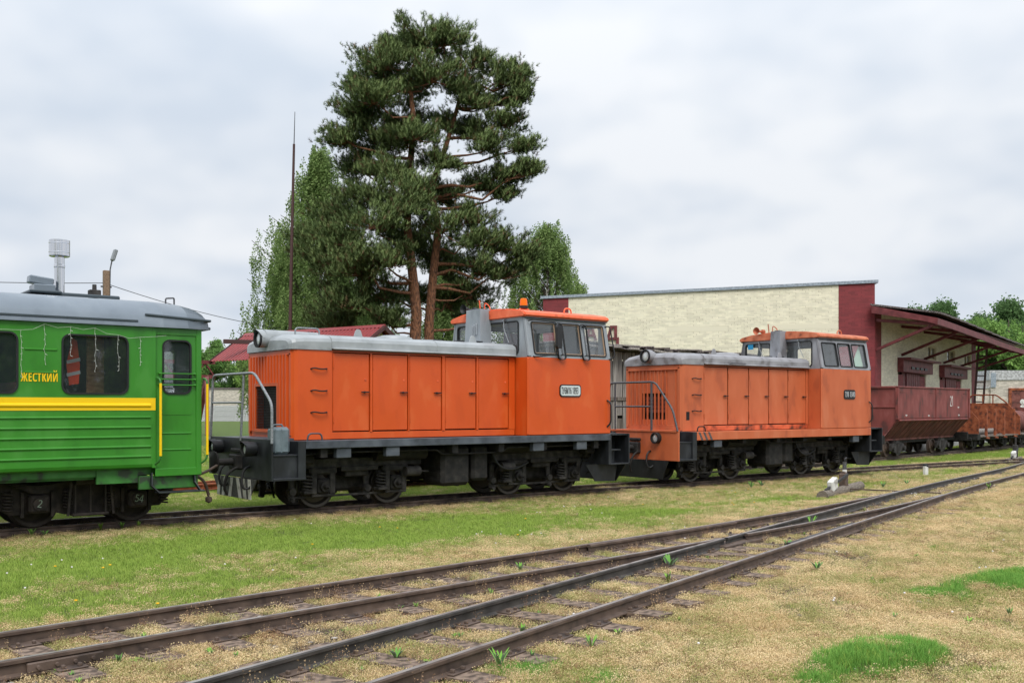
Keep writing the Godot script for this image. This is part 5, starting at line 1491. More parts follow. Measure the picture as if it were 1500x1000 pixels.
	f.tube(MB.bend([V(5.4, 0.72, 0.3), V(5.55, 0.6, 0.34), V(5.75, 0.66, 0.3), V(5.95, 0.74, 0.2)], 0.1), 0.022)
	f.tube(MB.bend([V(5.55, 0.62, 0.36), V(5.68, 0.52, 0.4), V(5.74, 0.3, 0.4)], 0.08), 0.026)
	f.lathe(V(5.74, 0.24, 0.4), Vector3.UP, [Vector2(0.0, -0.06), Vector2(0.05, -0.03), Vector2(0.05, 0.03), Vector2(0.0, 0.06)], 12)
	part(t, "screw_coupling", f, M.rail_rust)
	# string of fairy lights hung from the eaves
	var fl := MB.new()
	var xs := [2.93, 3.21, 3.53, 3.84, 4.14, 4.43]
	var ln := [0.60, 0.52, 0.38, 0.58, 0.48, 0.38]
	var z := ZC + 1.275
	var prev := V(2.0, 2.66, z)
	var topy := [2.61, 2.70, 2.68, 2.68, 2.60, 2.58]
	rng.seed = 31
	for k in 6:
		var p := V(xs[k], topy[k], z)
		var m := (prev + p) * 0.5 - V(0, 0.03, 0)
		fl.tube([prev, m, p], 0.0019, 0.0019, 4)
		var pts := []
		for i in 9: pts.append(p + V(rng.randf_range(-0.012, 0.012), -ln[k] * i / 8.0, rng.randf_range(0, 0.01)))
		fl.tube(pts, 0.0018, 0.0018, 4)
		for i in range(1, 9): fl.tube([pts[i], pts[i] + V(rng.randf_range(-0.03, 0.03), -0.012, 0.008)], 0.0032, 0.0024, 4)
		prev = p
	fl.tube([prev, V(4.66, 2.60, z), V(4.80, 2.62, ZC + 1.25)], 0.0019, 0.0019, 4)
	single("fairy_lights", fl, M.cable_white, "white string of icicle fairy lights hung along the green carriage eaves", "fairy lights")
	# safety vest hanging inside the window
	var v := thing("safety_vest", "orange safety vest with silver bands hanging inside the carriage window", "vest", V(3.66, 1.92, ZC + 0.82))
	v.scale = V(0.72, 0.92, 0.72)
	part(v, "cloth", MB.new().prism(PackedVector2Array([Vector2(-0.05, 0.0), Vector2(0.11, 0.02), Vector2(0.13, 0.3), Vector2(0.08, 0.66), Vector2(0.0, 0.70), Vector2(-0.05, 0.5), Vector2(-0.10, 0.3)]), Vector3.ZERO, V(1, 0, 0.2), V(0, 1, 0), V(0, 0, 0.03)), M.vest)
	for y in [0.17, 0.36]: part(v, "reflective_band", MB.new().box(V(0.02, y, 0.036), V(0.24, 0.05, 0.008), 0.0, Basis(V(0, 0, 1), 0.2) * Basis(V(0, 1, 0), -0.2)), M.reflective)

func wagon_bogie(t: Node3D, x: float) -> void:
	var f := MB.new()
	for s in [-1.0, 1.0]:
		var poly := PackedVector2Array([Vector2(-0.52, 0.36), Vector2(-0.42, 0.44), Vector2(-0.22, 0.44), Vector2(-0.12, 0.52), Vector2(0.12, 0.52), Vector2(0.22, 0.44), Vector2(0.42, 0.44), Vector2(0.52, 0.36), Vector2(0.50, 0.2), Vector2(0.36, 0.16), Vector2(0.2, 0.14), Vector2(0.12, 0.06), Vector2(-0.12, 0.06), Vector2(-0.2, 0.14), Vector2(-0.36, 0.16), Vector2(-0.5, 0.2)])
		f.prism(poly, V(x, 0.0, s * 0.56), V(1, 0, 0), V(0, 1, 0), V(0, 0, s * 0.09))
		for d in [-0.07, 0.0, 0.07]: f.cyl(V(x + d, 0.14, s * 0.66), V(x + d, 0.44, s * 0.66), 0.03, 0.03, 8)
		for d in [-0.42, 0.42]: f.cyl(V(x + d, 0.28, s * 0.62), V(x + d, 0.28, s * 0.72), 0.09, 0.08, 12)
	f.bx(x - 0.12, x + 0.12, 0.3, 0.52, -0.6, 0.6)
	var b := part(t, "bogie", f, M.bogie)
	for a in [-0.42, 0.42]:
		for s in [-1.0, 1.0]:
			var w := part(b, "wheel", wheel_shape(0.27, s), M.rail_rust)
			w.position = V(x + a, 0.271, s * 0.405)

func build_wagons() -> void:
	var at := V(29.5, 0, -18.33)
	var yaw := deg_to_rad(8.5)
	var dx := V(cos(yaw), 0, -sin(yaw))
	var t := thing("hopper_wagon", "maroon steel hopper wagon with sloping sides numbered in white", "wagon", at, yaw)
	var x0 := -0.52
	var x1 := 5.88
	for x in [x0, x1]:
		var d := 1.0 if x == x0 else -1.0
		var f := MB.new()
		f.prism(PackedVector2Array([Vector2(-1.0, 2.26), Vector2(1.0, 2.26), Vector2(1.0, 1.24), Vector2(0.42, 0.56), Vector2(-0.42, 0.56), Vector2(-1.0, 1.24)]), V(x, 0, 0), V(0, 0, 1), V(0, 1, 0), V(d * 0.04, 0, 0))
		f.bx(x - 0.05, x + 0.06, 2.22, 2.29, -1.03, 1.03, 0.01); f.bx(x - d * 0.03, x, 1.60, 1.66, -1.0, 1.0, 0.005)
		for s in [-1.0, 1.0]: f.bx(x - 0.05, x + 0.05, 1.22, 2.28, s * 0.93, s * 1.03, 0.01)
		part(t, "end_wall", f, M.maroon)
	for s in [1.0, -1.0]:
		for k in 2:
			var a: float = [x0 + 0.06, 2.74][k]
			var b: float = [2.66, x1 - 0.06][k]
			var f := MB.new()
			f.bx(a, b, 1.25, 2.24, s * 0.965, s * 1.0, 0.008)
			var d := part(t, "side_door", f, M.maroon)
			part(d, "top_rail", MB.new().bx(a, b, 2.235, 2.285, s * 0.96, s * 1.03, 0.01), M.maroon)
			for xx in [a + 0.3, b - 0.35]: part(d, "hinge", MB.new().box(V(xx, 2.10, s * 1.003), V(0.36, 0.035, 0.012), 0.004), M.maroon_dirt)
			if k == 1: part(d, "seam", MB.new().bx(a + 0.95, a + 0.965, 1.27, 2.22, s * 0.998, s * 1.006), M.maroon_dirt)
		var f := MB.new()
		f.bx(2.66, 2.74, 1.24, 2.28, s * 0.95, s * 1.02, 0.01)
		f.cyl(V(x0 + 0.1, 1.19, s * 0.98), V(x1 - 0.1, 1.19, s * 0.98), 0.04, 0.04, 10)
		part(t, "side_post", f, M.maroon)
		# sloping lower panels with ribs
		var g := MB.new()
		var p0 := V(x0, 1.20, s * 0.97); var p1 := V(x0, 0.58, s * 0.44)
		g.prism(PackedVector2Array([Vector2(0, 0), Vector2(x1 - x0, 0), Vector2(x1 - x0 - 0.15, 1), Vector2(0.15, 1)]), p0, V(1, 0, 0), p1 - p0, V(0, -0.02, s * 0.02))
		part(t, "hopper_slope", g, M.maroon_dirt)
		for k in 15:
			var xx := x0 + 0.3 + k * 0.42
			part(t, "slope_rib", MB.new().bar(V(xx, 1.17, s * 0.97), V(xx, 0.60, s * 0.47), 0.035, 0.045), M.maroon_dirt)
		part(t, "lower_edge", MB.new().bx(x0 + 0.1, x1 - 0.1, 0.52, 0.60, s * 0.40, s * 0.48, 0.01), M.maroon_dirt)
	lettering(t, "painted_number", "21", 0.36, V(4.15, 1.82, 1.003), Basis(V(0, 0, 1), 0.04), M.white_paint, 0.55, 400)
	for q in [[0.05, 1.36], [1.95, 1.34], [4.75, 1.34], [4.7, 1.62]]: lettering(t, "stencil_mark", "тара", 0.06, V(q[0] + 0.1, q[1], 1.003), Basis.IDENTITY, M.white_paint, 0.9, 400)
	part(t, "underframe", MB.new().bx(-1.1, 6.4, 0.42, 0.56, -0.35, 0.35, 0.01).bx(-1.15, -1.05, 0.45, 0.72, -0.8, 0.8, 0.01).bx(6.3, 6.4, 0.45, 0.7, -0.8, 0.8, 0.01), M.dirtmetal)
	wagon_bogie(t, 0.35); wagon_bogie(t, 4.25)
	# flat wagon with rusty ends
	t = thing("flat_wagon", "rusty flat wagon with high end boards and side stakes", "wagon", at + dx * 6.9, yaw)
	part(t, "underframe", MB.new().bx(-0.2, 4.95, 0.36, 0.47, -0.8, 0.8, 0.01).bx(-0.1, 0.2, 0.40, 0.62, 0.6, 1.0, 0.01), M.dirtmetal)
	for k in 17: part(t, "deck_board", MB.new().box(V(0.12 + k * 0.285, 0.50 + 0.006 * (k % 3), 0.01 * (k % 4)), V(0.27, 0.05, 1.96), 0.008), M.old_wood2 if k % 3 else M.sleeper)
	for q in [[4.72, 1.15], [0.0, 0.85]]:
		var f := MB.new()
		f.prism(PackedVector2Array([Vector2(-1.05, 0.50), Vector2(1.05, 0.50), Vector2(1.05, 1.22), Vector2(0.55, 1.78), Vector2(-1.05, 1.78)]) if q[0] > 1 else PackedVector2Array([Vector2(-1.0, 0.50), Vector2(1.0, 0.50), Vector2(1.0, 1.15), Vector2(0.7, 1.5), Vector2(-0.7, 1.5), Vector2(-1.0, 1.15)]), V(q[0], 0, 0), V(0, 0, 1), V(0, 1, 0), V(0.03, 0, 0))
		for z in [-0.9, -0.3, 0.3, 0.9]: f.bx(q[0] + 0.03, q[0] + 0.08, 0.5, 1.2, z - 0.03, z + 0.03)
		var eb := part(t, "end_board", f, M.rust)
		if q[0] > 1: part(eb, "top_rail", MB.new().tube(MB.bend([V(4.74, 1.2, 1.05), V(4.74, 1.82, 0.5), V(4.74, 2.12, 0.12), V(4.74, 2.12, -0.85), V(4.74, 1.75, -1.0)], 0.1), 0.03, 0.03, 6).bx(4.72, 4.76, 1.75, 2.1, -0.42, -0.38).bx(4.72, 4.76, 1.7, 2.1, -0.02, 0.02), M.rust)
	for x in [1.0, 2.0, 3.05, 4.3]:
		for s in [1.0, -1.0]: part(t, "stake", MB.new().bx(x - 0.045, x + 0.045, 0.42, 1.55, s * 0.90, s * 0.985, 0.01).bar(V(x - 0.16, 0.47, s * 1.0), V(x + 0.1, 0.44, s * 1.03), 0.03, 0.06), M.rust)
	wagon_bogie(t, 0.55); wagon_bogie(t, 4.1)
	var lg := single("log", MB.new().cyl(at + dx * 7.3 + V(0, 0.66, 0.2), at + dx * 10.9 + V(0, 0.66, 0.25), 0.12, 0.105, 14), M.old_wood, "pale weathered log lying on the deck of the rusty flat wagon", "log")
	# wagon with a pipe lying on it
	t = thing("flat_wagon", "low flat wagon beyond the rusty one carrying a brown steel drum", "wagon", at + dx * 12.6, yaw)
	part(t, "underframe", MB.new().bx(-0.4, 6.2, 0.34, 0.47, -0.8, 0.8, 0.01), M.dirtmetal)
	for k in 20: part(t, "deck_board", MB.new().box(V(-0.25 + k * 0.31, 0.50, 0.0), V(0.29, 0.05, 1.9), 0.008), M.old_wood2)
	wagon_bogie(t, 0.6); wagon_bogie(t, 5.2)
	var dm := thing("steel_drum", "reddish brown steel drum lying on the farthest flat wagon", "drum", at + dx * 12.7, yaw)
	part(dm, "shell", MB.new().lathe(V(0, 1.02, 0), V(1, 0, 0), [Vector2(0.0, 0), Vector2(0.42, 0.0), Vector2(0.45, 0.03), Vector2(0.45, 3.0), Vector2(0.42, 3.03), Vector2(0.0, 3.03)], 28), M.maroon_dirt)
	part(dm, "rim", MB.new().lathe(V(2.4, 1.02, 0), V(1, 0, 0), [Vector2(0.45, 0), Vector2(0.60, 0.0), Vector2(0.60, 0.06), Vector2(0.45, 0.06)], 28), M.maroon_dirt)
	for x in [0.4, 2.0]: part(dm, "cradle", MB.new().bx(x, x + 0.14, 0.525, 0.62, -0.6, 0.6, 0.01), M.sleeper)
	# low wagon behind the locomotives
	t = thing("flat_wagon", "low rusty flat wagon standing behind the brighter locomotive", "wagon", V(8.2, -0.05, -18.9), 0.0)
	part(t, "underframe", MB.new().bx(-0.2, 5.4, 0.40, 0.66, -0.85, 0.85, 0.01), M.maroon_dirt)
	for k in 18: part(t, "deck_board", MB.new().box(V(0.0 + k * 0.31, 0.69, 0.0), V(0.29, 0.05, 1.9), 0.008), M.sleeper)
	wagon_bogie(t, 0.7); wagon_bogie(t, 4.5)

# ---------------------------------------------------------------- buildings
func build_warehouse() -> void:
	var cn := V(35.277, -0.15, -21.887)
	var t := thing("warehouse", "cream and red brick warehouse with parapet wall and maroon loading canopy", "warehouse", cn)
	# front wall runs back to the left: local +x = from the corner leftwards
	var fw := Node3D.new()
	var dl := V(-0.68307, 0, -0.73035)
	var ang_f := atan2(-dl.z, dl.x)
	var bf := Basis(V(0, 1, 0), ang_f)          # x along the wall; +z or -z faces out
	var outz := 1.0 if (bf * V(0, 0, 1)).dot(V(-0.7, 0, 0.7)) > 0 else -1.0
	var L := 13.1
	var top := func(u: float) -> float: return lerpf(6.62, 6.22, u / L)
	for q in [[0.0, 1.37, M.brick_red, "red_corner_wall", 0.012], [1.37, 12.05, M.brick_cream, "front_wall", 0.0], [12.05, L, M.brick_red, "red_corner_wall", 0.012]]:
		var f := MB.new()
		var a: float = q[0]
		var b: float = q[1]
		f.prism(PackedVector2Array([Vector2(a, 0), Vector2(b, 0), Vector2(b, top.call(b)), Vector2(a, top.call(a))]), V(0, 0, outz * q[4]), V(1, 0, 0), V(0, 1, 0), V(0, 0, -outz * (0.4 + q[4])))
		var w := part(t, q[3], f, q[2])
		w.basis = bf
	# walled-up opening with its plain lintels
	var f := MB.new()
	f.bx(5.75, 7.95, 3.2, 4.78, outz * 0.003, outz * -0.02)
	var pw := part(t, "walled_up_window", f, M.brick_cream); pw.basis = bf
	for q in [[5.65, 8.06, 4.80, 5.02], [1.38, 4.1, 4.85, 5.06]]:
		var lp := part(t, "lintel", MB.new().bx(q[0], q[1], q[2], q[3], outz * 0.004, -outz * 0.02), sm(C(222, 216, 193), 0.8)); lp.basis = bf
	f = MB.new()
	f.prism(PackedVector2Array([Vector2(-0.12, 6.63), Vector2(L + 0.1, 6.22), Vector2(L + 0.1, 6.33), Vector2(-0.12, 6.75)]), V(0, 0, outz * 0.08), V(1, 0, 0), V(0, 1, 0), V(0, 0, -outz * 0.55))
	var cp := part(t, "parapet_cap", f, M.flash); cp.basis = bf
	# the sign: letters fixed to the wall, read from the camera's side
	var bl := bf * Basis(V(0, 1, 0), 0.0 if outz > 0 else PI)
	var letters := "СКЛАД"
	for i in 5:
		var u := 10.27 + (4 - i) * 0.86
		if u > 12.1: continue
		var lt := lettering(t, "sign_letter", letters[i], 0.58, cn * 0.0 + bf * V(u, 4.78, outz * 0.06), bl, M.maroon_trim, 1.0, 800)
		(lt.mesh as TextMesh).depth = 0.06
	# loading side: local x along the wall, +z out over the platform
	var yaw := deg_to_rad(16.1)
	var bs := Basis(V(0, 1, 0), yaw)
	var LS := 19.2
	var add := func(called: String, mb: MB, m: Material) -> MeshInstance3D:
		var o := part(t, called, mb, m); o.basis = bs; return o
	f = MB.new()
	var holes := [[3.38, 8.13, 1.1, 3.75], [10.79, 15.6, 1.1, 3.70], [8.55, 10.1, 3.98, 4.60], [12.4, 14.15, 3.98, 4.60], [16.3, 17.95, 3.96, 4.56]]
	holed(f, 0.85, 18.1, 0.0, 5.75, holes, Vector3.ZERO, V(1, 0, 0), V(0, 1, 0), V(0, 0, -0.4))
	add.call("loading_wall", f, M.brick_cream)
	f = MB.new()
	f.bx(-0.0, 0.85, 0.0, 5.75, -0.42, 0.015)
	add.call("red_corner_wall", f, M.brick_red)
	add.call("red_corner_wall", MB.new().bx(18.1, LS, 0.0, 5.75, -0.4, 0.012), M.brick_red)
	add.call("end_wall", MB.new().bx(LS - 0.4, LS - 0.01, 0.0, 5.7, -10.0, -0.4), M.brick_cream)
	for q in [[3.38, 8.13, 3.75], [10.79, 15.6, 3.70]]:
		var a: float = q[0]
		var b: float = q[1]
		var yt: float = q[2]
		# brick jambs painted red, sliding doors, header box and hood
		add.call("door_surround", MB.new().bx(a, a + 1.0, 1.1, yt - 0.6, -0.22, -0.05), M.brick_red)
		add.call("door_surround", MB.new().bx(b - 0.9, b, 1.1, yt - 0.6, -0.22, -0.05), M.brick_red)
		add.call("door_header", MB.new().bx(a - 0.1, b + 0.25, yt - 0.5, yt, -0.1, 0.25, 0.01), M.maroon_trim)
		add.call("door_hood", MB.new().bx(a - 0.1, b + 0.55, yt, yt + 0.09, -0.1, 0.55, 0.01), M.maroon_trim)
		var leaf := MB.new()
		leaf.bx(a + 1.0, b - 0.9, 1.1, yt - 0.5, -0.16, -0.10)
		var lf: MeshInstance3D = add.call("sliding_door", leaf, M.maroon_trim)
		for k in 6: part(lf, "board", MB.new().bx(a + 1.6 + k * 0.38, a + 1.94 + k * 0.38, 1.1, yt - 0.52, -0.10, -0.05, 0.01), M.maroon_trim)
		for k in 4: add.call("door_slot", MB.new().bx(a + 1.1 + k * 0.75, a + 1.6 + k * 0.75, yt - 0.36, yt - 0.26, 0.22, 0.29, 0.005), M.black)
	for h in holes.slice(2):
		var fr := MB.new()
		fr.ring(rrect(h[0], h[1], h[2], h[3], 0.0, 2), rrect(h[0] + 0.06, h[1] - 0.06, h[2] + 0.06, h[3] - 0.06, 0.0, 2), V(0, 0, -0.12), V(1, 0, 0), V(0, 1, 0), V(0, 0, 0.05))
		var m: float = (h[0] + h[1]) / 2
		fr.bx(m - 0.1, m + 0.1, h[2], h[3], -0.12, -0.06)
		var wn: MeshInstance3D = add.call("window", fr, sm(C(190, 180, 150), 0.7))
		for k in 2:
			part(wn, "pane", MB.new().bx(h[0] + 0.06 + k * (m - h[0] + 0.04), m - 0.1 + k * (h[1] - m + 0.04), h[2] + 0.06, h[3] - 0.06, -0.11, -0.10), M.glass_dark)
			part(wn, "bar", MB.new().bx(h[0] + k * (m - h[0] + 0.1), m - 0.1 + k * (h[1] - m), (h[2] + h[3]) / 2 - 0.015, (h[2] + h[3]) / 2 + 0.015, -0.125, -0.09), M.frame)
	add.call("back_wall", MB.new().bx(-4.6, LS, 0.0, 5.7, -10.4, -10.0), M.brick_cream)
	# platform, canopy with bent edge, fascia, trusses
	add.call("platform", MB.new().bx(0.0, LS + 4.0, 0.0, 1.1, 0.0, 1.55, 0.02), M.concrete)
	var pts := []
	f = MB.new()
	var e := 20.4
	var cy := func(u: float) -> float: return lerpf(5.12, 4.86, smoothstep(0.0, 1.0, u / e)) - 0.04 * sin(PI * u / e)
	for k in 12:
		var a := -0.45 + e * k / 12.0
		var b := -0.45 + e * (k + 1) / 12.0
		var ya: float = cy.call(a) + 0.14; var yb: float = cy.call(b) + 0.14
		f.prism(PackedVector2Array([Vector2(0, 0), Vector2(1, 0), Vector2(1, 1), Vector2(0, 1)]), V(a, 5.72, -0.05), V(b - a, (yb - ya) * 0.2, 0), V(0, ya - 5.72, 2.55), V(0, 0.07, 0))
	add.call("canopy_roof", f, M.felt)
	f = MB.new()
	for k in 12:
		var a := -0.45 + e * k / 12.0
		var b := -0.45 + e * (k + 1) / 12.0
		f.prism(PackedVector2Array([Vector2(0, 0), Vector2(1, 0), Vector2(1, 1), Vector2(0, 1)]), V(a, cy.call(a) - 0.02, 2.42), V(b - a, cy.call(b) - cy.call(a), 0), V(0, -0.24, 0), V(0, 0, -0.05))
	f.prism(PackedVector2Array([Vector2(0, 5.70), Vector2(2.42, 5.10), Vector2(2.42, 4.86), Vector2(1.9, 5.02), Vector2(0, 5.42)]), V(-0.46, 0, 0), V(0, 0, 1), V(0, 1, 0), V(0.06, 0, 0))
	add.call("fascia", f, M.maroon_trim)
	f = MB.new()
	f.prism(PackedVector2Array([Vector2(0, 5.66), Vector2(2.36, 5.08), Vector2(2.36, 5.04), Vector2(0, 5.62)]), V(-0.38, 0, 0), V(0, 0, 1), V(0, 1, 0), V(e - 0.1, -0.1, 0))
	add.call("canopy_soffit", f, M.maroon_trim)
	for k in 6:
		var u: float = 0.1 + k * 3.83
		var uf: float = -0.25 + k * 3.9 if k < 5 else 19.6
		var yf: float = cy.call(uf) - 0.24
		f = MB.new()
		f.bar(V(u, 4.0 - 0.03 * k, 0.0), V(uf, yf, 2.28), 0.09, 0.11, Vector3.UP, 0.01)
		f.bar(V(u, 5.18, 0.0), V(uf, yf, 2.38), 0.09, 0.12, Vector3.UP, 0.01)
		add.call("canopy_brace", f, M.maroon_trim)
	# main roof behind the parapet
	f = MB.new()
	f.prism(PackedVector2Array([Vector2(0.3, -0.3), Vector2(LS, -0.3), Vector2(LS, -10.0), Vector2(-4.3, -10.0)]), V(0, 5.70, 0), V(1, 0, 0), V(0, 0, 1), V(0, 0.12, 0))
	add.call("roof", f, M.felt)
	# ladder against the end of the canopy
	var ld := thing("ladder", "dark wooden ladder leaning against the end of the loading canopy", "ladder", V(52.0, 1.0, -26.2), deg_to_rad(35.0))
	var top_ := V(-0.55, 3.95, 0.15)
	for z in [-0.22, 0.22]: part(ld, "side_rail", MB.new().bar(V(0.18 if z > 0 else 0.18, 0, z), top_ + V(0, 0, z * 0.92), 0.09, 0.07), M.mast)
	for k in 11:
		var p := V(0.18, 0, 0).lerp(top_, (k + 0.6) / 11.5)
		part(ld, "rung", MB.new().bar(p - V(0, 0, 0.22), p + V(0, 0, 0.22), 0.06, 0.06), M.mast)

func build_shed() -> void:
	var t := thing("plank_shed", "weathered grey plank shed with sagging tar paper roof behind the locomotives", "shed", V(18.2, -0.14, -21.0))
	rng.seed = 12
	part(t, "back_wall", MB.new().bx(0.0, 8.4, 0.0, 3.3, -2.95, -2.9), M.old_wood)
	part(t, "end_wall", MB.new().bx(8.37, 8.4, 0.0, 3.3, -2.9, -0.02), M.old_wood2)
	for xp in [0.08, 2.8, 5.6, 8.28]: part(t, "stud", MB.new().bx(xp - 0.05, xp + 0.05, 0.0, 3.25, -0.14, -0.03, 0.005), M.old_wood2)
	var x := 0.0
	var k := 0
	while x < 8.3:
		var w := rng.randf_range(0.12, 0.24)
		var yt := lerpf(3.44, 3.26, x / 8.4)
		if k % 5 == 2:
			part(t, "plank", MB.new().box(V(x + w / 2, yt * 0.72, 0.01), V(w - 0.012, yt * 0.55, 0.03), 0.004), M.old_wood)
			part(t, "plank", MB.new().box(V(x + w / 2, yt * 0.21, 0.015), V(w - 0.02, yt * 0.42, 0.03), 0.004), M.old_wood2)
		else:
			part(t, "plank", MB.new().box(V(x + w / 2, yt / 2 + rng.randf_range(-0.03, 0.0), rng.randf_range(0.0, 0.03)), V(w - 0.022, yt, 0.03), 0.004, Basis(V(0, 0, 1), rng.randf_range(-0.006, 0.006))), [M.old_wood, M.old_wood3, M.old_wood2, M.old_wood][rng.randi() % 4])
		x += w; k += 1
	for z in 14:
		part(t, "plank", MB.new().bx(-0.03, 0.0, 0.0, 3.42, -0.2 - z * 0.2, -0.02 - z * 0.2, 0.004), M.old_wood2)
	part(t, "post", MB.new().bx(0.55, 0.68, 0.0, 3.2, 0.03, 0.10, 0.01).bx(1.3, 1.4, 0.0, 3.1, 0.03, 0.08, 0.01), M.old_wood)
	part(t, "rail", MB.new().bx(0.0, 3.0, 1.95, 2.05, 0.03, 0.07), M.old_wood2)
	# roof of overlapping ragged felt sheets and boards
	var sl := -0.02
	part(t, "roof_boards", MB.new().prism(PackedVector2Array([Vector2(-0.3, 3.52), Vector2(8.7, 3.34), Vector2(8.7, 3.28), Vector2(-0.3, 3.46)]), V(0, 0, 0.35), V(1, 0, 0), V(0, 1, 0), V(0, 0, -3.4)), M.old_wood2)
	for i in 13:
		var a := -0.35 + i * 0.68
		var yy := 3.52 + (a + 0.3) * sl + 0.02
		var r := rng.randf_range(-0.05, 0.07)
		part(t, "felt_sheet", MB.new().box(V(a + 0.45, yy + 0.03 + 0.012 * (i % 2) + r * 0.3, -1.3 + r), V(0.98, 0.05, 3.6), 0.01, Basis(V(0, 0, 1), sl * 0.9 + rng.randf_range(-0.06, 0.06)) * Basis(V(0, 1, 0), rng.randf_range(-0.04, 0.04))), [M.felt, M.old_wood2, M.felt, M.old_wood][i % 4])
	for i in 26:
		var a := -0.3 + i * 0.345 + rng.randf_range(-0.05, 0.05)
		part(t, "eave_board", MB.new().box(V(a, 3.50 + (a + 0.3) * sl + rng.randf_range(-0.03, 0.05), 0.42 + rng.randf_range(-0.04, 0.08)), V(rng.randf_range(0.3, 0.55), rng.randf_range(0.03, 0.07), 0.12), 0.006, Basis(V(0, 0, 1), sl + rng.randf_range(-0.12, 0.12))), [M.old_wood, M.felt, M.old_wood3][i % 3])
	for i in 5:
		var a := 0.4 + i * 1.7
		part(t, "batten", MB.new().box(V(a, 3.52 + (a + 0.3) * sl + 0.10, -0.6 + 0.3 * (i % 2)), V(1.5, 0.035, 0.06), 0.005, Basis(V(0, 0, 1), sl + rng.randf_range(-0.05, 0.05)) * Basis(V(0, 1, 0), rng.randf_range(-0.3, 0.3))), M.old_wood)

func build_house() -> void:
	var t := thing("house", "small cream house with red corrugated metal roof behind the locomotive", "house", V(17.43, -0.12, -34.63), deg_to_rad(-73.4))
	var h := 3.46
	part(t, "wall", MB.new().bx(-h + 3.0, h, 0, 3.6, -1.4, 1.4).prism(PackedVector2Array([Vector2(-1.4, 3.6), Vector2(1.4, 3.6), Vector2(0, 4.55)]), V(-h + 3.0, 0, 0), V(0, 0, 1), V(0, 1, 0), V(2 * h - 3.0, 0, 0)), M.cream)
	for q in [[-h + 0.1, -1.35]]: part(t, "porch_post", MB.new().bx(q[0] - 0.06, q[0] + 0.06, 0, 3.7, q[1] - 0.06, q[1] + 0.06, 0.01), M.mast)
	for s in [1.0, -1.0]:
		var f := MB.new()
		var run := V(0, 3.50 - 4.66, s * 1.75)
		var nrm := V(0, 1.75, s * 1.16).normalized()
		var n := 40
		for i in n:
			var a := -h - 0.35 + (2 * h + 0.7) * i / n
			var w := (2 * h + 0.7) / n
			var o := V(a, 4.66, 0)
			f.quad(o, o + V(w * 0.35, 0, 0), o + V(w * 0.35, 0, 0) + run, o + run, nrm)
			f.quad(o + V(w * 0.35, 0, 0), o + V(w * 0.5, 0, 0) + nrm * 0.035, o + V(w * 0.5, 0, 0) + nrm * 0.035 + run, o + V(w * 0.35, 0, 0) + run, nrm)
			f.quad(o + V(w * 0.5, 0, 0) + nrm * 0.035, o + V(w * 0.85, 0, 0) + nrm * 0.035, o + V(w * 0.85, 0, 0) + nrm * 0.035 + run, o + V(w * 0.5, 0, 0) + nrm * 0.035 + run, nrm)
			f.quad(o + V(w * 0.85, 0, 0) + nrm * 0.035, o + V(w, 0, 0), o + V(w, 0, 0) + run, o + V(w * 0.85, 0, 0) + nrm * 0.035 + run, nrm)
		part(t, "roof", f, M.tile)
		for e in [-h - 0.36, h + 0.33]: part(t, "gable_board", MB.new().bar(V(e, 4.62, 0), V(e, 3.46, s * 1.75), 0.03, 0.16, Vector3.UP), M.mast)
	part(t, "ridge_cap", MB.new().prism(PackedVector2Array([Vector2(-0.16, 4.60), Vector2(0, 4.72), Vector2(0.16, 4.60), Vector2(0, 4.66)]), V(-h - 0.36, 0, 0), V(0, 0, 1), V(0, 1, 0), V(2 * h + 0.7, 0, 0)), M.tile)
	# booth
	t = thing("watch_booth", "narrow brown booth with small window between carriage and locomotive", "booth", V(24.0, -0.12, -53.8), deg_to_rad(-38))
	t.scale = V(1.0, 1.36, 1.0)
	part(t, "wall", MB.new().bx(-0.25, 1.2, 1.35, 2.95, -0.8, 0.8).bx(-0.2, 1.2, 0, 0.75, -0.75, 0.75), M.booth)
	part(t, "base", MB.new().bx(-0.28, 1.22, 0.0, 0.62, -0.82, 0.82, 0.02), M.maroon)
	part(t, "roof", MB.new().bx(-0.5, 1.3, 2.95, 3.03, -1.0, 1.0, 0.01), M.maroon_dirt)
	var wd := part(t, "window", MB.new().ring(rrect(0.05, 0.42, 2.2, 2.75, 0.0, 2), rrect(0.1, 0.37, 2.25, 2.7, 0.0, 2), V(0, 0, 0.8), V(1, 0, 0), V(0, 1, 0), V(0, 0, 0.03)), M.white_paint)
	part(wd, "pane", MB.new().bx(0.1, 0.37, 2.25, 2.7, 0.803, 0.812), M.glass_dark)
	part(t, "post", MB.new().bx(-0.25, -0.2, 0.6, 1.4, 0.7, 0.75), M.mast)
	part(t, "post", MB.new().bx(1.1, 1.15, 0.6, 1.4, 0.7, 0.75), M.mast)
	# concrete fence beyond the yard
	var fp := thing("concrete_fence", "pale grey concrete fence far beyond the green lawn", "fence", V(33.0, -0.12, -124.5), -atan2(1.6, 2.5))
	var fpan := MB.new().box(V(1.48, 0.95, 0), V(2.88, 1.9, 0.08), 0.02).bx(0.1, 2.86, 0.62, 0.68, 0.03, 0.06).bx(0.1, 2.86, 1.25, 1.31, 0.03, 0.06).mesh(M.concrete)
	var fpst := MB.new().bx(-0.08, 0.08, 0, 2.05, -0.1, 0.1, 0.01).mesh(M.concrete)
	for k in 16:
		share(fp, "panel", fpan, V(k * 2.97, 0, 0)); share(fp, "post", fpst, V(k * 2.97, 0, 0))
	t = thing("brick_outbuilding", "low pale brick outbuilding seen between carriage and locomotive", "building", V(47.0, -0.12, -124.0), deg_to_rad(-33))
	part(t, "wall", MB.new().bx(0, 14.0, 0, 4.0, -6.0, 0), M.brick_grey)
	part(t, "roof", MB.new().bx(-0.1, 14.1, 4.0, 4.2, -6.1, 0.1), M.felt)
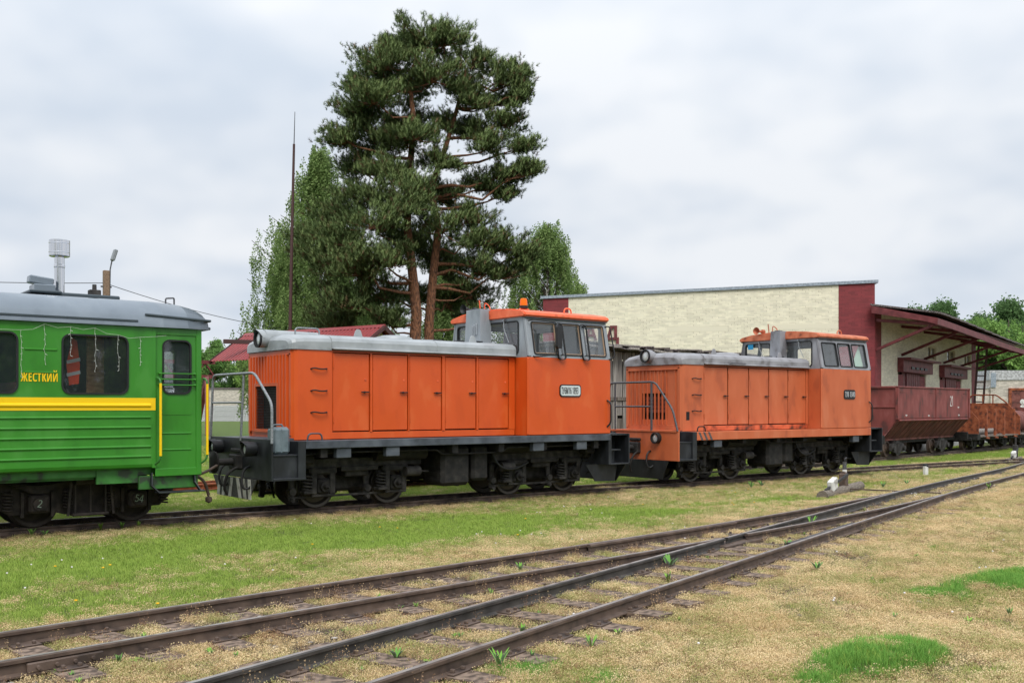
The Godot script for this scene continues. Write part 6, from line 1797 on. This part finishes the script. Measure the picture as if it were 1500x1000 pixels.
	# red gantry
	t = thing("gantry_crane", "red lattice gantry crane beam far beyond the green carriage", "crane", V(10.0, -0.12, -62.0), deg_to_rad(-8))
	for y in [3.5, 4.4]: part(t, "chord", MB.new().bx(-9, 13.8, y, y + 0.22, -0.12, 0.12), M.maroon_trim)
	for k in 19: part(t, "lattice_bar", MB.new().bar(V(-9 + k * 1.2, 3.6, 0), V(-8.4 + k * 1.2, 4.5, 0), 0.08, 0.08).bar(V(-8.4 + k * 1.2, 4.5, 0), V(-7.8 + k * 1.2, 3.6, 0), 0.08, 0.08), M.maroon_trim)
	for x in [-8.5, 13.3]: part(t, "leg", MB.new().bar(V(x, 3.6, 0), V(x - 0.3, 0, 1.5), 0.25, 0.25).bar(V(x, 3.6, 0), V(x - 0.3, 0, -1.5), 0.25, 0.25), M.maroon_trim)
	t = thing("steel_beam", "dark red steel beam jutting out beside the red roof", "beam", V(14.75, 0, -36.6), deg_to_rad(-15))
	part(t, "arm", MB.new().bx(0.0, 2.2, 4.04, 4.20, -0.08, 0.08, 0.01), M.mast)
	part(t, "post", MB.new().bx(2.0, 2.2, -0.15, 4.04, -0.08, 0.08, 0.01), M.maroon_dirt)
	# far brick garage at the right edge
	t = thing("brick_garage", "pale brick garage with dark red doors at the far right edge", "garage", V(61.9, -0.15, -30.4), deg_to_rad(-38))
	part(t, "wall", MB.new().bx(0, 9.0, 0, 3.95, -6, 0).bx(-2.2, 0, 0, 2.95, -5, -0.15), M.brick_grey)
	part(t, "roof_edge", MB.new().bx(-0.1, 9.1, 3.45, 4.05, -6.1, 0.06, 0.01).bx(-2.3, -0.002, 2.95, 3.03, -5, -0.1), M.concrete)
	part(t, "downpipe_patch", MB.new().bx(-0.02, 0.3, 3.0, 3.9, 0.061, 0.08), M.flash)
	part(t, "door_frame", MB.new().ring(rrect(1.1, 4.2, 0.0, 2.95, 0.0, 2), rrect(1.25, 4.05, 0.02, 2.8, 0.0, 2), V(0, 0, 0.0), V(1, 0, 0), V(0, 1, 0), V(0, 0, 0.12)), M.rust)
	for k in 2:
		var d := part(t, "door", MB.new().bx(1.25 + k * 1.42, 2.63 + k * 1.42, 0.05, 2.78, 0.02, 0.07, 0.01), M.maroon_dirt)
		for j in 5: part(d, "board", MB.new().bx(1.27 + k * 1.42 + j * 0.27, 1.52 + k * 1.42 + j * 0.27, 0.07, 2.76, 0.07, 0.085, 0.005), M.maroon_dirt)
		if k == 0:
			for y in [1.75, 2.1]: part(d, "white_disc", MB.new().cyl(V(1.95, y, 0.07), V(1.95, y, 0.1), 0.16, 0.16, 16), M.white_paint)
	t = thing("roof_vent_box", "small dark box with pale lid on the warehouse roof", "vent", V(47.6, 5.65, -27.0), deg_to_rad(16))
	part(t, "box", MB.new().bx(-0.5, 0.5, 0, 0.62, -0.4, 0.4, 0.01), M.frame)
	part(t, "lid", MB.new().bx(-0.6, 0.55, 0.62, 0.70, -0.45, 0.45, 0.01), M.flash)

func build_furniture() -> void:
	# radio mast
	var t := thing("antenna_mast", "thin dark antenna mast rising in front of the birch", "mast", V(17.6, -0.12, -37.0))
	part(t, "mast", MB.new().tube([V(0, 0, 0), V(0.12, 8.0, 0.08), V(0.20, 12.3, 0.13)], 0.085, 0.05, 8), M.mast)
	part(t, "whip", MB.new().tube([V(0.20, 12.2, 0.13), V(0.23, 13.6, 0.15)], 0.022, 0.012, 6), M.pipe2)
	# lamp pole
	t = thing("lamp_pole", "square concrete lamp pole with slanted lamp behind the green carriage", "street lamp", V(11.27, -0.12, -39.47))
	part(t, "pole", MB.new().bx(-0.11, 0.11, 0, 6.95, -0.09, 0.09, 0.015), M.pole)
	part(t, "arm", MB.new().tube([V(0.13, 6.0, 0.0), V(0.14, 7.0, 0.02), V(0.2, 7.35, 0.05)], 0.025), M.pipe2)
	part(t, "lamp_head", MB.new().box(V(0.27, 7.55, 0.08), V(0.14, 0.46, 0.2), 0.03, Basis(V(0, 0, 1), -0.3)), M.pipe)
	part(t, "insulator_bracket", MB.new().bx(-0.2, 0.2, 6.3, 6.36, -0.02, 0.02), M.pipe2)
	# overhead wire
	var w := MB.new()
	var p0 := V(-6.0, 6.5, -42.0); var p1 := V(11.2, 6.35, -39.47); var p2 := V(22.0, 5.3, -44.5)
	for q in [[p0, p1, 0.35], [p1, p2, 0.25]]:
		var pts := []
		for i in 15:
			var u := i / 14.0
			pts.append(q[0].lerp(q[1], u) - V(0, 4.0 * q[2] * u * (1 - u), 0))
		w.tube(pts, 0.013, 0.013, 4)
	single("overhead_wire", w, M.wire, "sagging overhead wire strung from the concrete lamp pole", "wire")
	# switch stand
	t = thing("switch_stand", "rusty switch stand with white weight on its lever beside the turnout", "switch stand", V(17.03, -0.03, -11.24), deg_to_rad(17))
	part(t, "base_timber", MB.new().cyl(V(-1.62, 0.03, 0.10), V(1.3, 0.03, -0.05), 0.11, 0.10, 12), M.log)
	part(t, "post", MB.new().bx(-0.075, 0.09, 0.1, 0.36, -0.07, 0.07, 0.015).cyl(V(-0.05, 0.34, 0), V(0.06, 0.34, 0), 0.06, 0.06, 10), M.rail_rust)
	part(t, "target_pole", MB.new().cyl(V(0.07, 0.1, 0), V(0.07, 0.58, 0), 0.045, 0.04, 10), M.stripe_grey)
	part(t, "white_band", MB.new().cyl(V(0.07, 0.3, 0), V(0.07, 0.43, 0), 0.046, 0.045, 10), M.white_paint)
	part(t, "target_fork", MB.new().tube([V(0.07, 0.55, 0), V(0.03, 0.64, 0.02), V(0.10, 0.66, 0.02), V(0.11, 0.56, 0)], 0.018), M.black)
	part(t, "lever", MB.new().bar(V(0.0, 0.34, 0.08), V(-1.45, 0.13, 0.10), 0.035, 0.045), M.black)
	part(t, "weight", MB.new().box(V(-1.02, 0.21, 0.10), V(0.32, 0.22, 0.11), 0.02, Basis(V(0, 0, 1), 0.22)), M.white_paint)
	part(t, "throw_rod", MB.new().bar(V(0.05, 0.06, 0.0), V(0.15, 0.05, 1.75), 0.04, 0.025), M.rail_rust)
	t = thing("switch_stand", "small distant switch stand with white weight at the right edge", "switch stand", V(33.0, -0.12, -15.4), deg_to_rad(15))
	part(t, "base_timber", MB.new().box(V(-0.3, 0.05, 0), V(1.9, 0.1, 0.2), 0.02), M.log)
	part(t, "post", MB.new().bx(-0.07, 0.07, 0.1, 0.5, -0.07, 0.07, 0.01).cyl(V(0.05, 0.1, 0), V(0.05, 0.75, 0), 0.03, 0.03, 8), M.bogie)
	part(t, "lever", MB.new().bar(V(0.0, 0.38, 0.08), V(-1.2, 0.12, 0.10), 0.04, 0.05), M.black)
	part(t, "weight", MB.new().box(V(-0.85, 0.22, 0.10), V(0.24, 0.22, 0.14), 0.03, Basis(V(0, 0, 1), 0.22)), M.white_paint)
	# marker post
	t = thing("marker_post", "short white marker post with black cap between the rails", "post", V(23.9, -0.14, -13.4))
	part(t, "post", MB.new().bx(-0.07, 0.0, 0, 0.26, -0.04, 0.04, 0.012).bx(0.012, 0.07, 0, 0.24, -0.04, 0.04, 0.012), M.white_paint)
	part(t, "cap", MB.new().bx(-0.075, 0.004, 0.26, 0.32, -0.045, 0.045, 0.015).bx(0.01, 0.075, 0.24, 0.29, -0.045, 0.045, 0.015), M.black)
	# rusty rails lying in the grass
	for q in [[V(5.9, -0.11, -19.5), V(8.0, -0.11, -20.3), "nearest of the loose rusty rails lying in grass behind the carriage step"], [V(7.6, -0.10, -19.9), V(10.2, -0.10, -21.0), "farther loose rusty rail lying in grass behind the coupling"], [V(6.3, -0.11, -20.2), V(8.6, -0.11, -21.1), "middle one of the loose rusty rails in the grass"]]:
		var d: Vector3 = (q[1] - q[0])
		var o := single("loose_rail", rail_shape([Vector2(0, 0), Vector2(d.length(), 0)], func(_x: float) -> float: return 0.12), M.rust, q[2], "rail", "loose rails in the grass")
		o.position = q[0]; o.rotation.y = -atan2(d.z, d.x)
		o.scale = V(1, 1.2, 1.2)
	t = thing("railway_track", "short stretch of track hidden behind the brighter locomotive", "railway track")
	t.set_meta("kind", "structure")
	for s in [-1, 1]: add_rail(t, func(_x: float) -> float: return -18.9, s * 0.4, 8.2, 14.2, func(_x: float) -> float: return -0.05, M.rail_rust)

# ---------------------------------------------------------------- trees
const RT := Vector3(0.7865, 0, 0.6176)      # across the view
const FW := Vector3(0.6176, 0, -0.7865)     # away from the viewer
func tuft_needles() -> Mesh:
	var mb := MB.new()
	for i in 24:
		var a := rng.randf() * TAU
		var tilt := rng.randf_range(0.15, 1.0)
		var d := V(cos(a) * sin(tilt), cos(tilt), sin(a) * sin(tilt))
		var p := V(0, rng.randf_range(-0.10, 0.10), 0)
		var s := d.cross(V(cos(a + 1.0), 0.3, sin(a + 1.0))).normalized() * 0.0095
		var t := p + d * rng.randf_range(0.14, 0.24)
		var n := (d + Vector3.UP * 0.6).normalized()
		mb.tri(p - s, p + s, t, n, n, n)
	return mb.mesh(M.needle)
func tuft_leaves(n_: int, rad: float, size: float) -> Mesh:
	var mb := MB.new()
	for i in n_:
		var p := V(rng.randf_range(-1, 1), rng.randf_range(-1, 1), rng.randf_range(-1, 1)) * rad
		var d := V(rng.randf_range(-1, 1), rng.randf_range(-1.2, 0.4), rng.randf_range(-1, 1)).normalized()
		var s := d.cross(V(rng.randf_range(-1, 1), 0.2, rng.randf_range(-1, 1))).normalized()
		var n := s.cross(d).normalized()
		if n.y < 0: n = -n
		var sz := size * rng.randf_range(0.7, 1.2)
		mb.tri(p, p + d * sz * 0.45 + s * sz * 0.36, p + d * sz, n, n, n); mb.tri(p, p + d * sz, p + d * sz * 0.45 - s * sz * 0.36, n, n, n)
	return mb.mesh(M.leaf)
func aim(d: Vector3, roll: float, s: float) -> Basis:
	var y := d.normalized()
	var x := y.cross(V(0.31, 0.2, 0.93)).normalized()
	return (Basis(y, roll) * Basis(x, y, x.cross(y))).scaled(Vector3.ONE * s)

func build_pine(label: String, at: Vector3, path: Array, blobs: Array, tuft: Mesh, r0: float, fill: float) -> void:
	var t := thing("pine_tree", label, "tree", at, 0.0, "tall pines behind the locomotives")
	var pts := []
	for q in path: pts.append(RT * q[0] + V(0, q[1], 0) + FW * (q[2] if q.size() > 2 else 0.0))
	var fine := []
	for i in pts.size() - 1:
		for k in 4: fine.append(pts[i].lerp(pts[i + 1], k / 4.0))
	fine.append(pts[-1])
	part(t, "trunk", MB.new().tube(fine, r0, 0.06, 10), M.bark_pine)
	var br := MB.new()
	var buf := PackedFloat32Array()
	for b in blobs:
		var c: Vector3 = RT * b[0] + V(0, b[1], 0) + FW * b[2]
		var r: float = b[3]
		# limb leaves the trunk below the blob
		var best: Vector3 = fine[0]
		var bd := 1e9
		for p in fine:
			if p.y > c.y + 0.3: continue
			var d: float = absf(p.y - (c.y - 0.25 * Vector2(c.x - p.x, c.z - p.z).length())) + 0.25 * p.distance_to(c)
			if d < bd: bd = d; best = p
		var mid := best.lerp(c, 0.5) + V(0, -0.10 * best.distance_to(c), 0) + V(rng.randf_range(-0.2, 0.2), 0, rng.randf_range(-0.2, 0.2))
		var lr := clampf(0.022 * best.distance_to(c) + 0.015, 0.025, 0.09)
		var jg := func() -> Vector3: return V(rng.randf_range(-1, 1), rng.randf_range(-1, 1), rng.randf_range(-1, 1)) * 0.07 * best.distance_to(c)
		br.tube([best, best.lerp(mid, 0.5) + V(0, 0.03, 0) + jg.call(), mid + jg.call(), mid.lerp(c, 0.5) + V(0, 0.05, 0) + jg.call(), c], lr, 0.02, 6)
		var twigs := int((13 + r * 12) * fill)
		for k in twigs:
			var d := V(rng.randf_range(-1, 1), rng.randf_range(-0.45, 0.75), rng.randf_range(-1, 1)).normalized()
			var e := c + V(d.x * r, d.y * r * 0.75 + 0.12 * r, d.z * r) * rng.randf_range(0.4, 1.42)
			var s := c.lerp(best, rng.randf() * 0.25) + V(0, -0.1, 0)
			br.tube([s, s.lerp(e, 0.55) + V(0, -0.08, 0), e], 0.022, 0.008, 4)
			var nt := int((38 + rng.randf() * 24) * fill)
			for j in nt:
				var u := 0.35 + 0.72 * sqrt(rng.randf())
				var p := s.lerp(e, u) + V(rng.randfn(0, 0.20), rng.randfn(0, 0.13), rng.randfn(0, 0.20)) * (0.6 + r * 0.35)
				var up := (V(0, 0.8, 0) + (e - s).normalized() * 0.8 + V(rng.randf_range(-0.9, 0.9), rng.randf_range(-0.3, 0.3), rng.randf_range(-0.9, 0.9))).normalized()
				var col := Color(0.108, 0.162, 0.062).lerp(Color(0.225, 0.295, 0.112), rng.randf())
				if rng.randf() < 0.12: col = Color(0.135, 0.165, 0.065)
				elif rng.randf() < 0.06: col = Color(0.16, 0.11, 0.06)
				put(buf, aim(up, rng.randf() * TAU, rng.randf_range(0.55, 0.95)), p, col)
	part(t, "branches", br, M.bark_pine)
	multi(t, "crown", tuft, buf).set_meta("kind", "stuff")

func build_birch(label: String, at: Vector3, h: float, rx: float, tuft: Mesh, strands: int, seed_: int, lop := 0.0) -> void:
	rng.seed = seed_
	var t := thing("birch_tree", label, "tree", at, 0.0, "birches behind the yard")
	var top := V(lop, h * 0.96, 0)
	part(t, "trunk", MB.new().tube([Vector3.ZERO, V(lop * 0.2, h * 0.3, 0.1), V(lop * 0.5, h * 0.6, -0.1), top], 0.16, 0.03, 8), M.bark_birch)
	var br := MB.new()
	var buf := PackedFloat32Array()
	var limbs := int(strands / 5.4)
	for i in limbs:
		var u := pow(rng.randf(), 0.85)
		var y := lerpf(h * 0.30, h, u)
		var w := rx * (0.25 + 0.95 * sin(PI * clampf(0.28 + 0.68 * u, 0, 1))) * (1.0 if u < 0.6 else lerpf(1.0, 0.35, (u - 0.6) / 0.4))
		var a := rng.randf() * TAU
		var rr := sqrt(rng.randf_range(0.08, 1.0)) * w * (0.92 + 0.45 * na.get_noise_3d(cos(a) * 22.0 + seed_ * 9.0, y * 11.0, sin(a) * 22.0))
		var s := V(cos(a) * rr + lop * u, y, sin(a) * rr)
		var tp := V(lop * u * 0.8, maxf(y - rr * 1.0, h * 0.12), 0)
		var md := tp.lerp(s, 0.55) + V(0, 0.35, 0)
		br.tube([tp, md, s], 0.04, 0.012, 4)
		for q in 7:
			var st := md.lerp(s, rng.randf_range(0.0, 1.1)) + V(rng.randfn(0, 0.22), rng.randfn(0, 0.12), rng.randfn(0, 0.22))
			var ln := rng.randf_range(0.7, 2.6)
			var drift := V(cos(a), 0, sin(a)) * rng.randf_range(0.0, 0.3)
			var n := int(ln / 0.115)
			for j in n:
				var v := float(j) / n
				var p := st + drift * v + V(rng.randfn(0, 0.045), -ln * v, rng.randfn(0, 0.045))
				if p.y < 0.8: break
				var col := Color(0.17, 0.26, 0.085).lerp(Color(0.30, 0.40, 0.15), rng.randf())
				put(buf, aim(V(rng.randf_range(-0.5, 0.5), 1, rng.randf_range(-0.5, 0.5)), rng.randf() * TAU, rng.randf_range(0.75, 1.25)), p, col)
	part(t, "branches", br, M.bark)
	multi(t, "crown", tuft, buf).set_meta("kind", "stuff")

func build_trees() -> void:
	rng.seed = 9
	var nt := tuft_needles()
	var lt := tuft_leaves(9, 0.10, 0.10)
	var ft := tuft_leaves(12, 0.32, 0.20)
	var k := 42.0 / 1458.0
	# crown masses: [across, height, depth, radius] in metres about the first trunk
	var P := func(px: float, py: float, d: float, r: float) -> Array: return [(px - 603.0) * k, (590.0 - py - 10.0 * float(py < 120)) * k + 1.74, d, r * k * 0.86]
	var A := []
	for q in [[620, 45, 0, 44], [585, 55, 0.4, 42], [655, 50, -0.3, 38], [560, 85, -0.5, 42], [600, 100, 0.9, 48], [535, 110, 0.3, 34], [640, 105, -0.6, 46], [515, 165, 0.2, 36], [545, 150, -1.1, 44], [585, 165, 1.2, 48], [560, 205, 0.3, 48], [500, 200, -0.2, 30], [525, 235, 0.8, 40], [610, 205, -1.2, 36], [575, 255, -0.8, 40], [540, 290, -1.0, 42], [505, 310, 0.5, 40], [600, 300, -1.6, 48], [555, 335, -1.8, 48], [500, 350, -0.9, 46], [455, 335, 0.3, 30], [465, 375, -0.2, 42], [520, 395, -1.7, 48], [575, 385, -2.1, 40], [510, 440, -1.4, 42], [550, 425, 0.9, 40], [480, 465, 0.2, 34], [590, 345, 1.4, 46], [565, 465, -0.8, 26]]:
		A.append(P.call(q[0], q[1], q[2], q[3]))
	var B := []
	for q in [[690, 65, 0.2, 32], [675, 100, 0.5, 38], [735, 95, -0.2, 34], [765, 85, 0.1, 26], [725, 130, 0.6, 36], [770, 115, -0.1, 22], [690, 140, -0.7, 34], [700, 175, 0.4, 36], [755, 165, 0.0, 28], [720, 205, -0.7, 30], [770, 200, 0.3, 20], [745, 240, 0.0, 34], [775, 240, -0.3, 22], [710, 255, 0.7, 28], [665, 170, 0.6, 36], [640, 230, -1.0, 36], [740, 270, 0.3, 22], [650, 275, 0.8, 36], [625, 270, 1.4, 40], [690, 310, 0.2, 34], [650, 330, -1.0, 42], [700, 345, -0.3, 36], [745, 350, 0.1, 32], [770, 360, 0.4, 24], [650, 380, 1.2, 36], [715, 385, 0.3, 34], [690, 420, 0.8, 36], [745, 390, 0.6, 28], [655, 430, 1.6, 36], [710, 455, 1.0, 30], [600, 420, 2.0, 34], [630, 360, 2.0, 40]]:
		var b: Array = P.call(q[0], q[1], q[2], q[3])
		b[0] -= 1.0
		B.append(b)
	var T := func(px: float, py: float, o: float) -> Array: return [(px - 603.0) * k - o, (596.0 - py) * k + 1.74]
	var base := V(22.61, -0.12, -35.65)
	build_pine("tall left pine with reddish trunk and dense dark crown", base, [[0, -0.1], T.call(606, 520, 0), T.call(610, 460, 0), T.call(604, 400, 0), T.call(596, 330, 0), T.call(600, 250, 0), T.call(606, 180, 0), T.call(600, 120, 0), T.call(616, 60, 0)], A, nt, 0.29, 0.92)
	build_pine("right pine with leaning reddish trunk and open spreading branches", base + RT * 1.0 + FW * 0.8, [[-0.15, -0.1], T.call(626, 520, 1.0), T.call(626, 470, 1.0), T.call(632, 400, 1.0), T.call(640, 330, 1.0), T.call(628, 270, 1.0), T.call(650, 210, 1.0), T.call(668, 150, 1.0), T.call(682, 90, 1.0)], B, nt, 0.26, 0.76)
	build_birch("tall weeping birch behind the antenna mast", V(23.4, -0.12, -45.2), 14.6, 3.5, lt, 720, 21, -0.2)
	build_birch("shorter drooping birch at the left edge of the tree group", V(22.3, -0.12, -47.2), 9.6, 2.3, lt, 420, 22, 0.0)
	build_birch("weeping birch rising above the warehouse parapet", V(35.45, -0.12, -42.1), 11.8, 3.7, lt, 640, 23, 0.2)
	build_birch("small birch just left of the warehouse parapet corner", V(38.6, -0.12, -43.0), 8.7, 1.7, lt, 170, 24)
	build_birch("green birch behind the pine trunks", V(31.2, -0.12, -45.6), 9.6, 2.8, lt, 480, 25)
	build_birch("low birch between the pine trunks and the house roof", V(26.5, -0.12, -47.0), 8.2, 2.8, lt, 420, 26)
	# broadleaf trees of the wood around the yard
	var forms := []
	for v in 5:
		rng.seed = 300 + v
		var h: float = [9.5, 8.5, 10.5, 7.5, 9.0][v]
		var w: float = [2.4, 2.9, 2.0, 2.6, 3.2][v]
		var buf := PackedFloat32Array()
		var br := MB.new()
		var g0: Color = [Color(0.085, 0.150, 0.045), Color(0.11, 0.18, 0.05), Color(0.06, 0.105, 0.04), Color(0.13, 0.20, 0.055), Color(0.095, 0.16, 0.045)][v]
		for i in 30:
			var u := rng.randf()
			var y := lerpf(h * 0.14, h * 0.93, u)
			var rr := w * (0.35 + 0.65 * sin(PI * clampf(0.15 + 0.75 * u, 0, 1))) * (1.0 if v != 2 else lerpf(1.2, 0.25, u))
			var a := rng.randf() * TAU
			var c := V(cos(a) * rr * 0.65, y, sin(a) * rr * 0.65)
			var br_ := rng.randf_range(0.5, 1.0)
			br.tube([V(0, y * 0.75, 0), V(0, y * 0.75, 0).lerp(c, 0.6), c], 0.06, 0.015, 4)
			for j in 80:
				var d := V(rng.randfn(), rng.randfn() * 0.8, rng.randfn()).normalized() * br_ * pow(rng.randf(), 0.4)
				var col := (g0 * 1.4).lerp(g0 * 2.7, rng.randf()); col.a = 1.0
				put(buf, aim(V(rng.randf_range(-1, 1), 1, rng.randf_range(-1, 1)), rng.randf() * TAU, rng.randf_range(0.7, 1.3)), c + d, col)
		var mm := MultiMesh.new()
		mm.transform_format = MultiMesh.TRANSFORM_3D; mm.use_colors = true; mm.mesh = ft
		mm.instance_count = buf.size() / 16; mm.buffer = buf
		forms.append([MB.new().tube([Vector3.ZERO, V(0.1, h * 0.5, 0.05), V(0, h * 0.95, 0)], 0.17, 0.03, 7).mesh(M.bark), br.mesh(M.bark), mm])
	rng.seed = 55
	var labels := ["rounded mid green tree", "broad light green tree", "dark pointed spruce-like tree", "yellowish green bushy tree", "wide green tree"]
	var spots := []
	for i in 34:      # wood on the right, behind the canopy and garage
		var zc := 74.0 + 30.0 * rng.randf()
		var px := 1275.0 + i * 9.5 + rng.randf_range(-8, 8)
		spots.append([px, zc, rng.randf_range(0.92, 1.13) * (zc / 86.0), 0])
	for i in 17: spots.append([1296.0 + i * 13.5 + rng.randf_range(-5, 5), 96.0 + rng.randf() * 6, rng.randf_range(0.98, 1.2), 0])
	for i in 20: spots.append([1292.0 + i * 12.0 + rng.randf_range(-5, 5), 86.0 + rng.randf() * 5, rng.randf_range(0.84, 1.0), 0])
	for i in 5: spots.append([1435.0 + i * 24.0, 74.0 + rng.randf() * 4, rng.randf_range(0.72, 0.95), 0])
	for q in [[1478, 74, 1.02], [1352, 88, 1.0]]: spots.append([q[0], q[1], q[2], 0])
	for i in 52:      # wood on the left, beyond the fence
		var zc := 145.0 + 26.0 * rng.randf()
		spots.append([-720.0 + i * 22.0 + rng.randf_range(-8, 8), zc, rng.randf_range(0.66, 0.80) * (zc / 86.0), 1])
	for i in 12: spots.append([420.0 + i * 40.0, 84.0 + 14.0 * rng.randf(), rng.randf_range(0.7, 0.85), 2])
	for i in 28:      # trees across the yard, mirrored in the carriage windows and the steel chimney
		spots.append([-2600.0 + i * 250.0, -26.0 - 12.0 * rng.randf(), rng.randf_range(0.95, 1.25), 3])
	for i in spots.size():
		var s: Array = spots[i]
		if s[3] == 3: s[0] = 750.0 + (s[0] - 750.0) * 0.9
		var X: float = (s[0] - 750.0) / 1458.0 * s[1]
		var p: Vector3 = RT * X + FW * s[1]
		var f: Array = forms[i % 5]
		var where: String = ["behind the warehouse", "beyond the concrete fence", "far behind the pines and birches", "across the yard, mirrored in the carriage windows"][s[3]]
		var spot := ""
		if s[3] == 0: spot = ", just right of the brick parapet" if s[0] < 1350 else (", above the middle of the canopy" if s[0] < 1420 else (", above the canopy's far end" if s[0] < 1470 else ", above the brick garage"))
		elif s[3] == 1: spot = ", left of the lamp pole" if s[0] < 150 else (", right of the lamp pole" if s[0] < 280 else ", beside the red roof")
		elif s[3] == 2: spot = ", left of the pine trunks" if s[0] < 600 else ", right of the pine trunks"
		var t := thing("broadleaf_tree", labels[i % 5] + " " + where + spot, "tree", V(p.x, -0.14, p.z), rng.randf() * TAU, "trees " + where)
		t.scale = Vector3.ONE * s[2]
		share(t, "trunk", f[0], Vector3.ZERO); share(t, "branches", f[1], Vector3.ZERO)
		var o := MultiMeshInstance3D.new(); o.name = "crown"; o.multimesh = f[2]; t.add_child(o); o.set_meta("kind", "stuff")
